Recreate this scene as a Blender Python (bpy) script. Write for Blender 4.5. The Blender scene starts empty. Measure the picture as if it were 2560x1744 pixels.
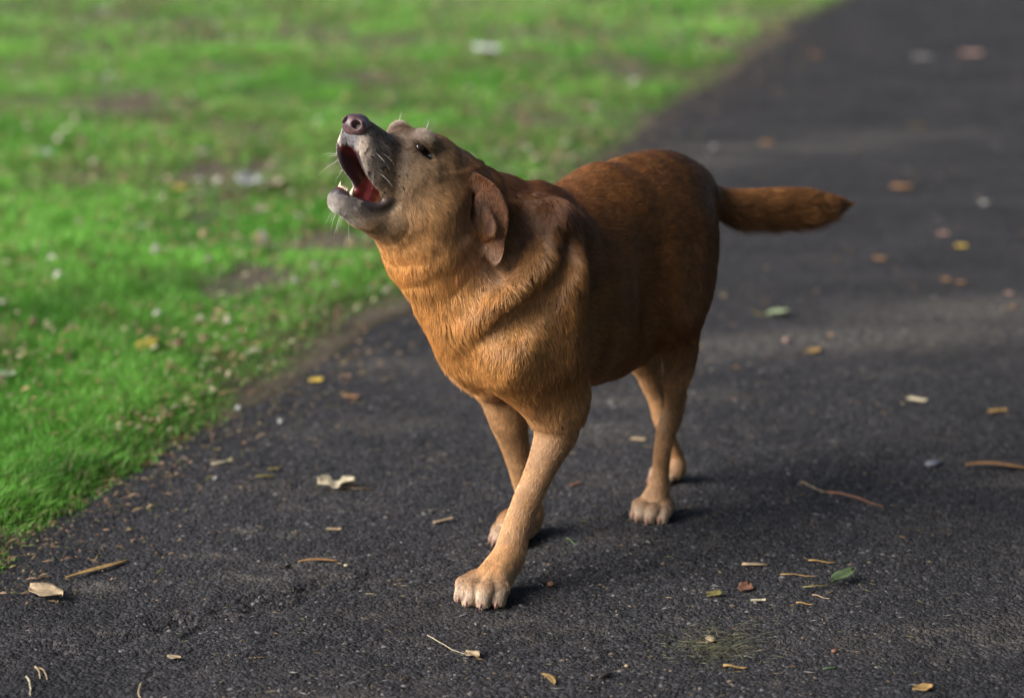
import bpy, math, random
import numpy as np
from mathutils import Vector, Matrix, noise as mnoise
rng = np.random.default_rng(7)
random.seed(7)
sc = bpy.context.scene
COL = sc.collection

# ------------------------------------------------------------------ camera
cam_data = bpy.data.cameras.new("camera")
cam = bpy.data.objects.new("camera", cam_data)
COL.objects.link(cam)
cam.location = (0, 0, 1.35)
cam.rotation_euler = (math.radians(90 - 13.5), 0, 0)
cam_data.sensor_width = 36.0
cam_data.lens = 6600 / 2560 * 36.0
cam_data.clip_start = 0.05
cam_data.clip_end = 400
cam_data.dof.use_dof = True
cam_data.dof.focus_distance = 4.03
cam_data.dof.aperture_fstop = 2.4
sc.camera = cam

# ------------------------------------------------------------------ light
SUN_DIR = Vector((-0.80, -0.36, 0.52)).normalized()      # towards the sun
world = bpy.data.worlds.new("World")
sc.world = world
world.use_nodes = True
wn = world.node_tree
bg = wn.nodes["Background"]
sky = wn.nodes.new("ShaderNodeTexSky")
sky.sky_type = 'NISHITA'
sky.sun_disc = False
sky.sun_elevation = math.asin(SUN_DIR.z)
sky.sun_rotation = math.atan2(SUN_DIR.x, SUN_DIR.y)
sky.dust_density = 3.0
wn.links.new(sky.outputs[0], bg.inputs[0])
bg.inputs[1].default_value = 0.05
sun_data = bpy.data.lights.new("sun", 'SUN')
sun_data.energy = 3.4
sun_data.angle = math.radians(46)
sun_data.color = (1.0, 0.975, 0.94)
sun = bpy.data.objects.new("sun", sun_data)
COL.objects.link(sun)
sun.rotation_euler = SUN_DIR.to_track_quat('Z', 'Y').to_euler()
sc.view_settings.view_transform = 'Standard'
sc.view_settings.look = 'None'
sc.view_settings.gamma = 1
sc.view_settings.use_curve_mapping = False
sc.view_settings.exposure = 1.25
sc.cycles.max_bounces = 6
sc.cycles.diffuse_bounces = 3
sc.cycles.transparent_max_bounces = 8

# ------------------------------------------------------------------ small helpers
def tag(o, label=None, category=None, group=None, kind=None):
    if label: o["label"] = label
    if category: o["category"] = category
    if group: o["group"] = group
    if kind: o["kind"] = kind
    return o
def link(o, parent=None):
    COL.objects.link(o)
    if parent: o.parent = parent
    return o
def np_mesh(name, V, Q, mat, parent=None, smooth=True):
    me = bpy.data.meshes.new(name)
    V = np.asarray(V, np.float32); Q = np.asarray(Q, np.int32)
    n = Q.shape[1]
    me.vertices.add(len(V)); me.vertices.foreach_set("co", V.ravel())
    me.loops.add(Q.size); me.loops.foreach_set("vertex_index", Q.ravel())
    me.polygons.add(len(Q)); me.polygons.foreach_set("loop_start", np.arange(0, Q.size, n, dtype=np.int32))
    me.update(calc_edges=True)
    me.validate()
    if smooth: me.polygons.foreach_set("use_smooth", np.ones(len(me.polygons), bool))
    if mat: me.materials.append(mat)
    o = bpy.data.objects.new(name, me)
    return link(o, parent)
def add_colour(me, C, name="Col"):
    a = me.color_attributes.new(name, 'FLOAT_COLOR', 'POINT')
    a.data.foreach_set("color", np.concatenate([C, np.ones((len(C), 1))], 1).astype(np.float32).ravel())
def material(name):
    m = bpy.data.materials.new(name); m.use_nodes = True
    nt = m.node_tree; p = nt.nodes["Principled BSDF"]
    return m, nt, p
def N(nt, t, **kw):
    n = nt.nodes.new(t)
    for k, v in kw.items():
        if k in n.inputs.keys(): n.inputs[k].default_value = v
        else: setattr(n, k, v)
    return n
def ramp(nt, fac, stops, interp='LINEAR'):
    r = nt.nodes.new("ShaderNodeValToRGB"); r.color_ramp.interpolation = interp
    e = r.color_ramp.elements
    e[0].position, e[0].color = stops[0][0], (*stops[0][1], 1)
    e[1].position, e[1].color = stops[-1][0], (*stops[-1][1], 1)
    for p_, c_ in stops[1:-1]:
        q = e.new(p_); q.color = (*c_, 1)
    nt.links.new(fac, r.inputs[0])
    return r.outputs[0]
def mixc(nt, fac, a, b, mode='MIX'):
    m = nt.nodes.new("ShaderNodeMix"); m.data_type = 'RGBA'; m.blend_type = mode
    for s, i in ((fac, 0), (a, 6), (b, 7)):
        if hasattr(s, 'links'): nt.links.new(s, m.inputs[i])
        elif i == 0: m.inputs[0].default_value = s
        else: m.inputs[i].default_value = (*s, 1)
    return m.outputs[2]
def vnoise(P, scale, seed=0):
    """smooth value noise in 3D, about -1..1"""
    P = np.asarray(P) * scale + seed * 17.31
    i = np.floor(P).astype(np.int64); f = P - i; f = f * f * (3 - 2 * f)
    def hsh(a, b, c):
        h = (a * 73856093) ^ (b * 19349663) ^ (c * 83492791) ^ (seed * 2654435)
        h = (h ^ (h >> 13)) * 1274126177 & 0x7fffffff
        h = (h ^ (h >> 15)) * 668265263 & 0x7fffffff
        return ((h ^ (h >> 11)) & 0xffff) / 32767.5 - 1
    out = 0
    for a in (0, 1):
        for b in (0, 1):
            for c in (0, 1):
                w = (f[:, 0] if a else 1 - f[:, 0]) * (f[:, 1] if b else 1 - f[:, 1]) * (f[:, 2] if c else 1 - f[:, 2])
                out = out + w * hsh(i[:, 0] + a, i[:, 1] + b, i[:, 2] + c)
    return out
def fbm(P, scale, seed=0, oct=3):
    return sum(vnoise(P, scale * 2 ** k, seed + k) * .5 ** k for k in range(oct)) / 1.6
def sstep(x, a, b):
    t = np.clip((x - a) / (b - a), 0, 1)
    return t * t * (3 - 2 * t)

# ------------------------------------------------------------------ the lawn edge as surveyed (world x of the edge at distance y)
EY = np.array([-10, 2.8, 3.5, 4.184, 4.382, 4.527, 4.777, 5.068, 5.431, 5.845, 6.054, 7.578, 9.057, 9.621, 10.93, 12.72, 20, 60])
EX = np.array([-4.9, -1.20, -1.02, -.85, -.804, -.743, -.656, -.572, -.458, -.345, -.254, .14, .514, .703, 1.028, 1.556, 3.8, 16.])
def edge(y): return np.interp(y, EY, EX)
def edge_w(y):
    y = np.asarray(y, float); P = np.stack([y, y * 0, y * 0], 1)
    return edge(y) + .045 * vnoise(P, 2.2, 3) + .035 * vnoise(P, 6, 5) + .018 * vnoise(P, 19, 6)

# ------------------------------------------------------------------ ground materials
def asphalt_material():
    m, nt, p = material("asphalt")
    tc = N(nt, "ShaderNodeTexCoord"); L = nt.links
    mp = N(nt, "ShaderNodeMapping"); L.new(tc.outputs['Object'], mp.inputs[0])
    vor = N(nt, "ShaderNodeTexVoronoi", Scale=150.0); L.new(mp.outputs[0], vor.inputs[0])
    vor2 = N(nt, "ShaderNodeTexVoronoi", Scale=420.0); L.new(mp.outputs[0], vor2.inputs[0])
    nz = N(nt, "ShaderNodeTexNoise", Scale=3.0, Detail=6.0, Roughness=.6); L.new(mp.outputs[0], nz.inputs[0])
    nz2 = N(nt, "ShaderNodeTexNoise", Scale=22.0, Detail=5.0, Roughness=.65); L.new(mp.outputs[0], nz2.inputs[0])
    base = ramp(nt, vor.outputs['Color'], [(0, (.008, .0078, .009)), (.5, (.022, .021, .0235)), (.85, (.048, .045, .047)), (1, (.12, .11, .108))])
    big = ramp(nt, nz.outputs[0], [(.28, (.62, .62, .66)), (.72, (1.5, 1.45, 1.40))])
    c = mixc(nt, 1.0, base, big, 'MULTIPLY')
    # worn dusty streaks
    mp2 = N(nt, "ShaderNodeMapping"); L.new(tc.outputs['Object'], mp2.inputs[0]); mp2.inputs['Scale'].default_value = (1.0, 2.2, 1)
    mp2.inputs['Rotation'].default_value = (0, 0, .5)
    nz3 = N(nt, "ShaderNodeTexNoise", Scale=1.7, Detail=7.0, Roughness=.7, Distortion=.6); L.new(mp2.outputs[0], nz3.inputs[0])
    dm = ramp(nt, nz3.outputs[0], [(.50, (0, 0, 0)), (.68, (1, 1, 1))])
    mul = N(nt, "ShaderNodeMath", operation='MULTIPLY'); L.new(dm, mul.inputs[0])
    dm2 = ramp(nt, nz2.outputs[0], [(.42, (0, 0, 0)), (.62, (1, 1, 1))]); L.new(dm2, mul.inputs[1])
    mu2 = N(nt, "ShaderNodeMath", operation='MULTIPLY'); L.new(mul.outputs[0], mu2.inputs[0]); mu2.inputs[1].default_value = .55
    c = mixc(nt, mu2.outputs[0], c, (.105, .088, .072))
    da = N(nt, "ShaderNodeAttribute"); da.attribute_name = "Dust"
    dn1 = N(nt, "ShaderNodeTexNoise", Scale=60.0, Detail=5.0, Roughness=.7); L.new(tc.outputs['Object'], dn1.inputs[0])
    dn2 = ramp(nt, dn1.outputs[0], [(.40, (.1, .1, .1)), (.62, (1, 1, 1))])
    dmm = N(nt, "ShaderNodeMath", operation='MULTIPLY'); L.new(da.outputs['Fac'], dmm.inputs[0]); L.new(dn2, dmm.inputs[1])
    c = mixc(nt, dmm.outputs[0], c, (.20, .178, .150))
    # small bright specks of grit
    sp = ramp(nt, vor2.outputs['Color'], [(.93, (0, 0, 0)), (.97, (1, 1, 1))])
    ms = N(nt, "ShaderNodeMath", operation='MULTIPLY'); L.new(sp, ms.inputs[0]); ms.inputs[1].default_value = .35
    c = mixc(nt, ms.outputs[0], c, (.15, .135, .13))
    L.new(c, p.inputs['Base Color'])
    p.inputs['Roughness'].default_value = .82
    p.inputs['Specular IOR Level'].default_value = .25
    b1 = N(nt, "ShaderNodeBump", Strength=1.0, Distance=.009); L.new(vor.outputs['Distance'], b1.inputs['Height']); b1.invert = True
    b2 = N(nt, "ShaderNodeBump", Strength=.7, Distance=.003); L.new(vor2.outputs['Distance'], b2.inputs['Height']); b2.invert = True
    b3 = N(nt, "ShaderNodeBump", Strength=.5, Distance=.02); L.new(nz2.outputs[0], b3.inputs['Height'])
    L.new(b3.outputs[0], b1.inputs['Normal']); L.new(b1.outputs[0], b2.inputs['Normal']); L.new(b2.outputs[0], p.inputs['Normal'])
    return m
def soil_material():
    m, nt, p = material("soil"); L = nt.links
    tc = N(nt, "ShaderNodeTexCoord")
    n1 = N(nt, "ShaderNodeTexNoise", Scale=9.0, Detail=8.0, Roughness=.7); L.new(tc.outputs['Object'], n1.inputs[0])
    n2 = N(nt, "ShaderNodeTexNoise", Scale=120.0, Detail=4.0); L.new(tc.outputs['Object'], n2.inputs[0])
    c = ramp(nt, n1.outputs[0], [(.3, (.035, .026, .016)), (.55, (.075, .058, .034)), (.75, (.13, .10, .065))])
    L.new(c, p.inputs['Base Color']); p.inputs['Roughness'].default_value = .95
    b = N(nt, "ShaderNodeBump", Strength=.8, Distance=.006); L.new(n2.outputs[0], b.inputs['Height']); L.new(b.outputs[0], p.inputs['Normal'])
    return m
def blade_material(name):
    m, nt, p = material(name); L = nt.links
    a = N(nt, "ShaderNodeAttribute"); a.attribute_name = "Col"
    L.new(a.outputs['Color'], p.inputs['Base Color']); p.inputs['Roughness'].default_value = .55
    p.inputs['Specular IOR Level'].default_value = .3
    tr = N(nt, "ShaderNodeBsdfTranslucent"); L.new(a.outputs['Color'], tr.inputs[0])
    mx = N(nt, "ShaderNodeMixShader"); mx.inputs[0].default_value = .35
    L.new(p.outputs[0], mx.inputs[1]); L.new(tr.outputs[0], mx.inputs[2])
    L.new(mx.outputs[0], nt.nodes["Material Output"].inputs[0])
    return m
M_asphalt = asphalt_material(); M_soil = soil_material(); M_grass = blade_material("grass_blade")

# ------------------------------------------------------------------ ground: far sheet, lawn soil, path
def grid_mesh(name, xs, ys, zf, mat, warp=None):
    X, Y = np.meshgrid(xs, ys, indexing='ij')
    x = X.ravel(); y = Y.ravel()
    if warp is not None: x = warp(x, y)
    z = zf(x, y, X.ravel())
    nx, ny = len(xs), len(ys)
    i = np.arange(nx * ny).reshape(nx, ny)
    Q = np.stack([i[:-1, :-1], i[1:, :-1], i[1:, 1:], i[:-1, 1:]], -1).reshape(-1, 4)
    return np_mesh(name, np.stack([x, y, z], 1), Q, mat)
def geo(a, b, s0, r):
    out = [a]; s = s0
    while out[-1] < b: out.append(out[-1] + s); s *= r
    return np.array(out)
o = grid_mesh("ground", np.linspace(-200, 200, 21), np.linspace(-100, 300, 21), lambda x, y, s: x * 0 - .03, M_soil)
tag(o, kind='structure')
PW = 3.4
xs = np.concatenate([-geo(0, 40, .03, 1.09)[::-1][:-1], [0]]) + .05
ys = np.concatenate([-geo(0, 12, .1, 1.2)[::-1][:-1] + 3.2, np.arange(3.2, 7, .03), geo(7, 62, .05, 1.05)])
def lawn_z(x, y, s):
    P = np.stack([x, y, x * 0], 1)
    d = -(x - edge_w(y))
    return np.where(s > .03, -.02, -.004 + .016 * sstep(d, -.02, .10) + .02 * sstep(d, .1, 2.) + .018 * fbm(P, 1.2, 11) + .007 * fbm(P, 9, 12))
o = grid_mesh("lawn", xs, ys, lawn_z, M_soil, lambda s, y: s + edge(y))
tag(o, kind='structure')
xs = np.concatenate([[-.16, -.1], np.arange(-.05, 2.15, .006), geo(2.16, PW, .02, 1.15)[:-1], [PW]])
ys = np.concatenate([-geo(0, 12, .1, 1.25)[::-1][:-1] + 3.3, np.arange(3.3, 5.3, .006), geo(5.31, 62, .012, 1.025)])
def path_z(x, y, s):
    P = np.stack([x, y, x * 0], 1)
    near = sstep(y, 3.1, 3.4) * (1 - sstep(y, 5., 7.5))
    z = .006 * fbm(P, 1.3, 21) * 1.0 + near * (.0035 * fbm(P, 14, 22) + .0034 * fbm(P, 62, 23, 2))
    cl = y - 3.80 - .75 * (x + .55) - .03 * vnoise(P, 9, 33)
    crack = (1 - sstep(np.abs(cl), .012, .075)) * sstep(fbm(P, 24., 31, 3), -.15, .3) * (1 - sstep(x, -.30, -.05)) * sstep(x, -.95, -.6)
    z = z - near * .011 * crack
    return z - .010 * (1 - sstep(s, -.1, .12))
o = grid_mesh("path", xs, ys, path_z, M_asphalt, lambda s, y: s + edge(y))
DUST = [(.66, 5.70, .60, .13, .26, .8), (1.1, 6.02, .35, .14, .3, .7), (.30, 5.46, .16, .05, .2, .5), (.86, 8.38, .35, .10, 0, .6), (1.25, 8.6, .3, .1, .1, .5), (.6, 8.1, .25, .12, .2, .6),
        (.16, 4.95, .16, .07, .1, .5), (.20, 5.2, .2, .06, .1, .5), (-.25, 5.0, .14, .06, .2, .45), (-.28, 5.5, .16, .05, .2, .55), (-.42, 4.05, .055, .02, .1, .7), (-.50, 4.16, .04, .02, 0, .6), (-.34, 4.12, .05, .02, .1, .6),
        (-.27, 4.05, .06, .018, .05, .7), (-.45, 4.3, .05, .02, 0, .6), (-.36, 4.28, .04, .02, 0, .5), (-.66, 4.0, .06, .03, .1, .5), (-.10, 3.98, .05, .02, 0, .4), (.9, 4.6, .1, .04, .1, .3), (-.2, 3.86, .03, .012, 0, .5), (.02, 3.83, .03, .012, .2, .5)]
_me = o.data; _n = len(_me.vertices); _co = np.empty(_n * 3, np.float32); _me.vertices.foreach_get("co", _co); _co = _co.reshape(-1, 3).astype(float)
_wx = _co[:, 0] + .03 * vnoise(_co, 12, 301); _wy = _co[:, 1] + .03 * vnoise(_co, 12, 302)
_d = np.zeros(_n)
for cx_, cy_, rx_, ry_, an_, st_ in DUST:
    ca_, sa_ = math.cos(an_), math.sin(an_); u_ = ((_wx - cx_) * ca_ + (_wy - cy_) * sa_) / rx_; v_ = (-(_wx - cx_) * sa_ + (_wy - cy_) * ca_) / ry_
    _d = np.maximum(_d, st_ * np.exp(-(u_ * u_ + v_ * v_)))
_a = _me.attributes.new("Dust", 'FLOAT', 'POINT'); _a.data.foreach_set("value", _d.astype(np.float32))
tag(o, kind='structure')
# the far verge beyond the path (outside the picture)
xs2 = geo(PW - .02, 60, .3, 1.25)
o = grid_mesh("verge", xs2, np.concatenate([np.linspace(-8, 20, 60), np.linspace(21, 62, 30)]), lambda x, y, s: .012 + 0 * x, M_soil, lambda s, y: s + edge(y))
tag(o, kind='structure')
def path_height(x, y):
    x = np.atleast_1d(np.asarray(x, float)); y = np.atleast_1d(np.asarray(y, float))
    return path_z(x, y, x - edge(y))

# ------------------------------------------------------------------ loose grit bedded in the near asphalt (stuff)
def make_grit():
    n = 70000
    y = 3.35 + (rng.random(n) ** 1.25) * 2.6
    s = rng.random(n) * 2.3
    x = s + edge(y)
    k = (np.abs(x) < .125 * y + .12); x, y = x[k], y[k]; n = len(x)
    r = (.0018 + .0040 * rng.random(n) ** 2.2)
    base = np.array([[1, 0, 0], [.4, .9, 0], [-.6, .8, 0], [-1, -.1, 0], [-.3, -.95, 0], [.6, -.75, 0], [.25, .1, .75], [-.25, -.1, .62]])
    th = rng.random(n) * 6.283
    B = base[None] * (1 + .35 * rng.standard_normal((n, 8, 3)).clip(-1, 1) * [1, 1, .3])
    ct, st = np.cos(th)[:, None], np.sin(th)[:, None]
    bx = B[..., 0] * ct - B[..., 1] * st; by = B[..., 0] * st + B[..., 1] * ct
    V = np.stack([x[:, None] + bx * r[:, None], y[:, None] + by * r[:, None], path_height(x, y)[:, None] + (B[..., 2] * .8 - .2) * r[:, None]], -1)
    T = np.array([[0, 1, 6], [1, 2, 6], [2, 7, 6], [2, 3, 7], [3, 4, 7], [4, 5, 7], [5, 6, 7], [5, 0, 6]])
    Q = (T[None] + (np.arange(n) * 8)[:, None, None]).reshape(-1, 3)
    m, nt, p = material("grit")
    a = N(nt, "ShaderNodeAttribute"); a.attribute_name = "Col"; nt.links.new(a.outputs['Color'], p.inputs['Base Color']); p.inputs['Roughness'].default_value = .75
    o = np_mesh("grit", V.reshape(-1, 3), Q, m, smooth=False)
    t = rng.random(n)
    c = np.array([.024, .0228, .0262])[None] * (.35 + 1.5 * t[:, None] ** 1.6)
    c[t > .965] = [.13, .12, .12]
    c[(t > .94) & (t < .955)] = [.12, .085, .055]
    add_colour(o.data, np.repeat(c, 8, 0))
    tag(o, "loose dark grit and fine chippings bedded in the asphalt surface", "grit", kind='stuff')
make_grit()

# ------------------------------------------------------------------ grass (stuff)
def blades(name, x, y, z, h, w, lean, col, label, cat, seg=3):
    n = len(x); th = rng.random(n) * 6.283; tw = rng.random(n) * 6.283
    dx, dy = np.cos(th), np.sin(th); wx, wy = np.cos(tw), np.sin(tw)
    rows = []
    for k in range(seg + 1):
        t = k / seg
        bend = lean * t ** 2
        cx = x + dx * bend * h; cy = y + dy * bend * h; cz = z + h * (t - .35 * lean * t ** 2)
        ww = w * (1 - t ** 1.5) * .5 + w * .04
        rows.append(np.stack([cx - wx * ww, cy - wy * ww, cz], -1)); rows.append(np.stack([cx + wx * ww, cy + wy * ww, cz], -1))
    V = np.stack(rows, 1)
    T = np.array([[2 * k, 2 * k + 1, 2 * k + 3, 2 * k + 2] for k in range(seg)])
    Q = (T[None] + (np.arange(n) * 2 * (seg + 1))[:, None, None]).reshape(-1, 4)
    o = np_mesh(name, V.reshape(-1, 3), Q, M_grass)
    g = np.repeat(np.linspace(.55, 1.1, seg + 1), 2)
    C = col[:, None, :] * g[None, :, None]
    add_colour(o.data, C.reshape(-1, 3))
    return tag(o, label, cat, kind='stuff')
HOLES = [(530, 450, .12), (657, 440, .10), (318, 283, .22), (829, 616, .15), (640, 715, .16), (560, 760, .10), (930, 1000, .0)]
def px_ground(px, py, z=0.0):
    p = math.radians(13.5); f = np.array([0, math.cos(p), -math.sin(p)]); u = np.array([0, math.sin(p), math.cos(p)])
    d = f + np.array([1, 0, 0]) * (px - 1280) / 6600 - u * (py - 872) / 6600
    return np.array([0, 0, 1.35]) + d * (z - 1.35) / d[2]
HW = [(*px_ground(a, b)[:2], r) for a, b, r in HOLES if r > 0]
def lawn_blades(n, y0, y1, p, xmax, h0, h1, w0, w1, seg, name, label, light_tint=(1, 1, 1)):
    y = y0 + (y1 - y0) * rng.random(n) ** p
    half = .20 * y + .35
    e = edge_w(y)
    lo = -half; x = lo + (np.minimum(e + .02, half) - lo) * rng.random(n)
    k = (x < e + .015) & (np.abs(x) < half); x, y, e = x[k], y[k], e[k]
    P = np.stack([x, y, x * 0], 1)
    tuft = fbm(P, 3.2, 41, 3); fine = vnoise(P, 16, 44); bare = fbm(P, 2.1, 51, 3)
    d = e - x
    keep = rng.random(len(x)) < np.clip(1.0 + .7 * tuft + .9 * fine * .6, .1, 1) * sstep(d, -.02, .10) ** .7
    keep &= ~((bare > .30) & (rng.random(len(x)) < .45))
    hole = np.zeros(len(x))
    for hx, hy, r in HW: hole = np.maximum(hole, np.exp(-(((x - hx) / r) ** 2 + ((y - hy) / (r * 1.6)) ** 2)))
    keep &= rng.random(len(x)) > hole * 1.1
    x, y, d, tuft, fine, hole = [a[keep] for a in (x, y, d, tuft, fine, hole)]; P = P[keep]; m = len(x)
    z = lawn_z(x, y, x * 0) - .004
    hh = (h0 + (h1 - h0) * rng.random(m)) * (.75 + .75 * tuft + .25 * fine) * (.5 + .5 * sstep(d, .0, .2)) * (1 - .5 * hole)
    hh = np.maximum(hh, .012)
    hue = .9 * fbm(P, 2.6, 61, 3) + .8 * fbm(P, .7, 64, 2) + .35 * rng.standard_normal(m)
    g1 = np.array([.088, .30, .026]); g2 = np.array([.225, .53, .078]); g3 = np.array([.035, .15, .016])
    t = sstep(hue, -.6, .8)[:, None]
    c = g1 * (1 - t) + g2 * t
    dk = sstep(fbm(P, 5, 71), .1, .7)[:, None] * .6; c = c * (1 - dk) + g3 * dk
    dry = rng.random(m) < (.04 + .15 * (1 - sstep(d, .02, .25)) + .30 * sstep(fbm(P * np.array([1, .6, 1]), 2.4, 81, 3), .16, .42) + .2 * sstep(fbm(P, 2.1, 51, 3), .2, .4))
    c = c * np.array(light_tint); c[dry] = np.array([.25, .195, .105]) * (.6 + .6 * rng.random((dry.sum(), 1)))
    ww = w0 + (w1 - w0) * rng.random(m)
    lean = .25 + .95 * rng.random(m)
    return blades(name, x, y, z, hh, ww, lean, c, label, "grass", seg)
lawn_blades(120000, 3.75, 6.3, 1.3, 0,     .026, .064, .0020, .0044, 3, "near_grass", "short bright green lawn grass beside the asphalt path", (.85, .85, .85))  # last argument darkens the blades, painting in the foreground shade
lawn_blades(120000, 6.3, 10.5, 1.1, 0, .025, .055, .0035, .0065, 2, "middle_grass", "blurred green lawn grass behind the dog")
lawn_blades(110000, 10.5, 24, 1.2, 0, .03, .06, .008, .014, 1, "far_grass", "far lawn grass blurred light green at the top", (1.45, 1.25, 1.6))  # last argument pales the blades, painting in brighter light on the far lawn

def seg_dist(X,Y,Z,p):
    A=np.array(p[2:5]);B=np.array(p[5:8]);a0,b0,a1,b1=p[8:12];up=np.array(p[12:15])
    D=B-A;L=np.linalg.norm(D);dn=D/L
    sd=np.cross(up,dn);n=np.linalg.norm(sd)
    if n<1e-3: sd=np.cross((1.,0,.1),dn);n=np.linalg.norm(sd)
    sd/=n;uv=np.cross(dn,sd)
    f=np.float32
    qx=X-f(A[0]);qy=Y-f(A[1]);qz=Z-f(A[2])
    w=qx*f(dn[0])+qy*f(dn[1])+qz*f(dn[2])
    u=qx*f(sd[0])+qy*f(sd[1])+qz*f(sd[2])
    v=qx*f(uv[0])+qy*f(uv[1])+qz*f(uv[2])
    t=np.clip(w/f(L),0,1)
    w=w-t*f(L)
    a=f(a0)+t*f(a1-a0);b=f(b0)+t*f(b1-b0);c=np.minimum(a,b)
    u=u/a;v=v/b;w=w/c
    k0=np.sqrt(u*u+v*v+w*w)
    k1=np.sqrt((u/a)**2+(v/b)**2+(w/c)**2)+f(1e-6)
    return k0*(k0-1)/k1
def field(PR,lo,hi,h,shrink=0):
    ax=[np.arange(lo[i],hi[i],h,dtype=np.float32) for i in range(3)]
    F=np.full([len(a) for a in ax],.06,np.float32)
    groups={}
    for p in PR: groups.setdefault((p[0],p[-1]),[]).append(p)
    def box(ps,m):
        sl=[]
        for i in range(3):
            i0=int((min(min(p[2+i],p[5+i])-max(p[8:12]) for p in ps)-m-lo[i])/h);i1=int((max(max(p[2+i],p[5+i])+max(p[8:12]) for p in ps)+m-lo[i])/h)+2
            sl.append(slice(max(0,i0),max(0,min(len(ax[i]),i1))))
        return sl
    for key in sorted(groups):
        ps=groups[key];k=np.float32(ps[0][1]);m=float(k)+.006;op=key[0]
        sl=box(ps,m)
        if any(s.stop<=s.start for s in sl): continue
        D=np.full([s.stop-s.start for s in sl],.06,np.float32);ki=np.float32(.001)
        for p in ps:
            s2=box([p],m+.004)
            s2=[slice(max(a.start,b.start),min(a.stop,b.stop)) for a,b in zip(s2,sl)]
            if any(s.stop<=s.start for s in s2): continue
            d=seg_dist(ax[0][s2[0]][:,None,None],ax[1][s2[1]][None,:,None],ax[2][s2[2]][None,None,:],p)
            s3=tuple(slice(a.start-b.start,a.stop-b.start) for a,b in zip(s2,sl))
            G=D[s3];q=np.maximum(ki-np.abs(G-d),0)/ki
            D[s3]=np.minimum(G,d)-q*q*ki*np.float32(.25)
        G=F[tuple(sl)]
        if op%2==0:
            q=np.maximum(k-np.abs(G-D),0)/k
            F[tuple(sl)]=np.minimum(G,D)-q*q*k*np.float32(.25)
        else:
            D=-D;q=np.maximum(k-np.abs(G-D),0)/k
            F[tuple(sl)]=np.maximum(G,D)+q*q*k*np.float32(.25)
    if shrink:
        zz=ax[2]
        t=np.clip((zz-.045)/.03,0,1)*(1-np.clip((zz-.50)/.07,0,1))
        F+=(np.float32(shrink)*t.astype(np.float32))[None,None,:]
    return ax,F
def surface_nets(F,lo,h):
    S=F<0
    nx,ny,nz=F.shape
    c=S[:-1,:-1,:-1].astype(np.uint8)
    for i in (0,1):
        for j in (0,1):
            for k in (0,1):
                if i+j+k: c=c+S[i:nx-1+i,j:ny-1+j,k:nz-1+k]
    act=(c>0)&(c<8)
    ix,iy,iz=np.nonzero(act)
    idx=np.full(act.shape,-1,np.int32);idx[ix,iy,iz]=np.arange(len(ix))
    P=np.zeros((len(ix),3));N=np.zeros(len(ix))
    corners=[(i,j,k) for i in (0,1) for j in (0,1) for k in (0,1)]
    for a in corners:
        for ax_ in range(3):
            if a[ax_]==0:
                b=list(a);b[ax_]=1
                fa=F[ix+a[0],iy+a[1],iz+a[2]];fb=F[ix+b[0],iy+b[1],iz+b[2]]
                m=(fa<0)!=(fb<0)
                t=np.where(m,fa/np.where(m,fa-fb,1),0)
                q=np.tile(np.array(a,float),(len(ix),1));q[:,ax_]=t
                P[m]+=q[m];N[m]+=1
    P/=N[:,None]
    V=(P+np.stack([ix,iy,iz],1))*h+np.array(lo)
    faces=[]
    # x edges
    def quads(m,o,flip):
        x,y,z=np.nonzero(m)
        x=x+o[0][0];y=y+o[0][1];z=z+o[0][2]
        q=[idx[x+d[0],y+d[1],z+d[2]] for d in o[1]]
        q=np.stack(q,1)
        return q
    for ax_ in range(3):
        o1,o2=[i for i in range(3) if i!=ax_]
        s0=[slice(1,-1)]*3;s0[ax_]=slice(0,-1);s1=list(s0);s1[ax_]=slice(1,None)
        A=S[tuple(s0)];B=S[tuple(s1)]
        for m,fl in ((A&~B,0),(~A&B,1)):
            if ax_==1: fl=1-fl
            ds=[]
            for (u,v) in ((0,0),(-1,0),(-1,-1),(0,-1)):
                d=[0,0,0];d[o1]=u;d[o2]=v;ds.append(d)
            off=[1,1,1];off[ax_]=0
            q=quads(m,(off,ds),fl)
            if fl: q=q[:,::-1]
            faces.append(q)
    return V,np.concatenate(faces)

def relax_weight(V,HT,HF,HL,HU,HS):
    q=(V-np.array(HT))/HS
    f,l,u=q@np.array(HF),q@np.array(HL),q@np.array(HU)
    head=1/(1+np.exp(-((f+.115)/.012)))*1/(1+np.exp(-((u+.15)/.015)))
    paw=1/(1+np.exp((V[:,2]-.075)/.008))
    leg=1/(1+np.exp((V[:,2]-.25)/.02))
    w=1-.93*head; w=np.minimum(w,1-.96*paw); w=np.minimum(w,1-.6*leg)
    return w
def relax(V,Q,w,n):
    E=np.concatenate([Q[:,[0,1]],Q[:,[1,2]],Q[:,[2,3]],Q[:,[3,0]]])
    cnt=np.bincount(E[:,0],minlength=len(V))+np.bincount(E[:,1],minlength=len(V))
    cnt=np.maximum(cnt,1)
    for it in range(n):
        S=np.stack([np.bincount(E[:,0],V[E[:,1],k],minlength=len(V))+np.bincount(E[:,1],V[E[:,0],k],minlength=len(V)) for k in range(3)],1)/cnt[:,None]
        V=V+(S-V)*w[:,None]*.6
    return V

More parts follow.
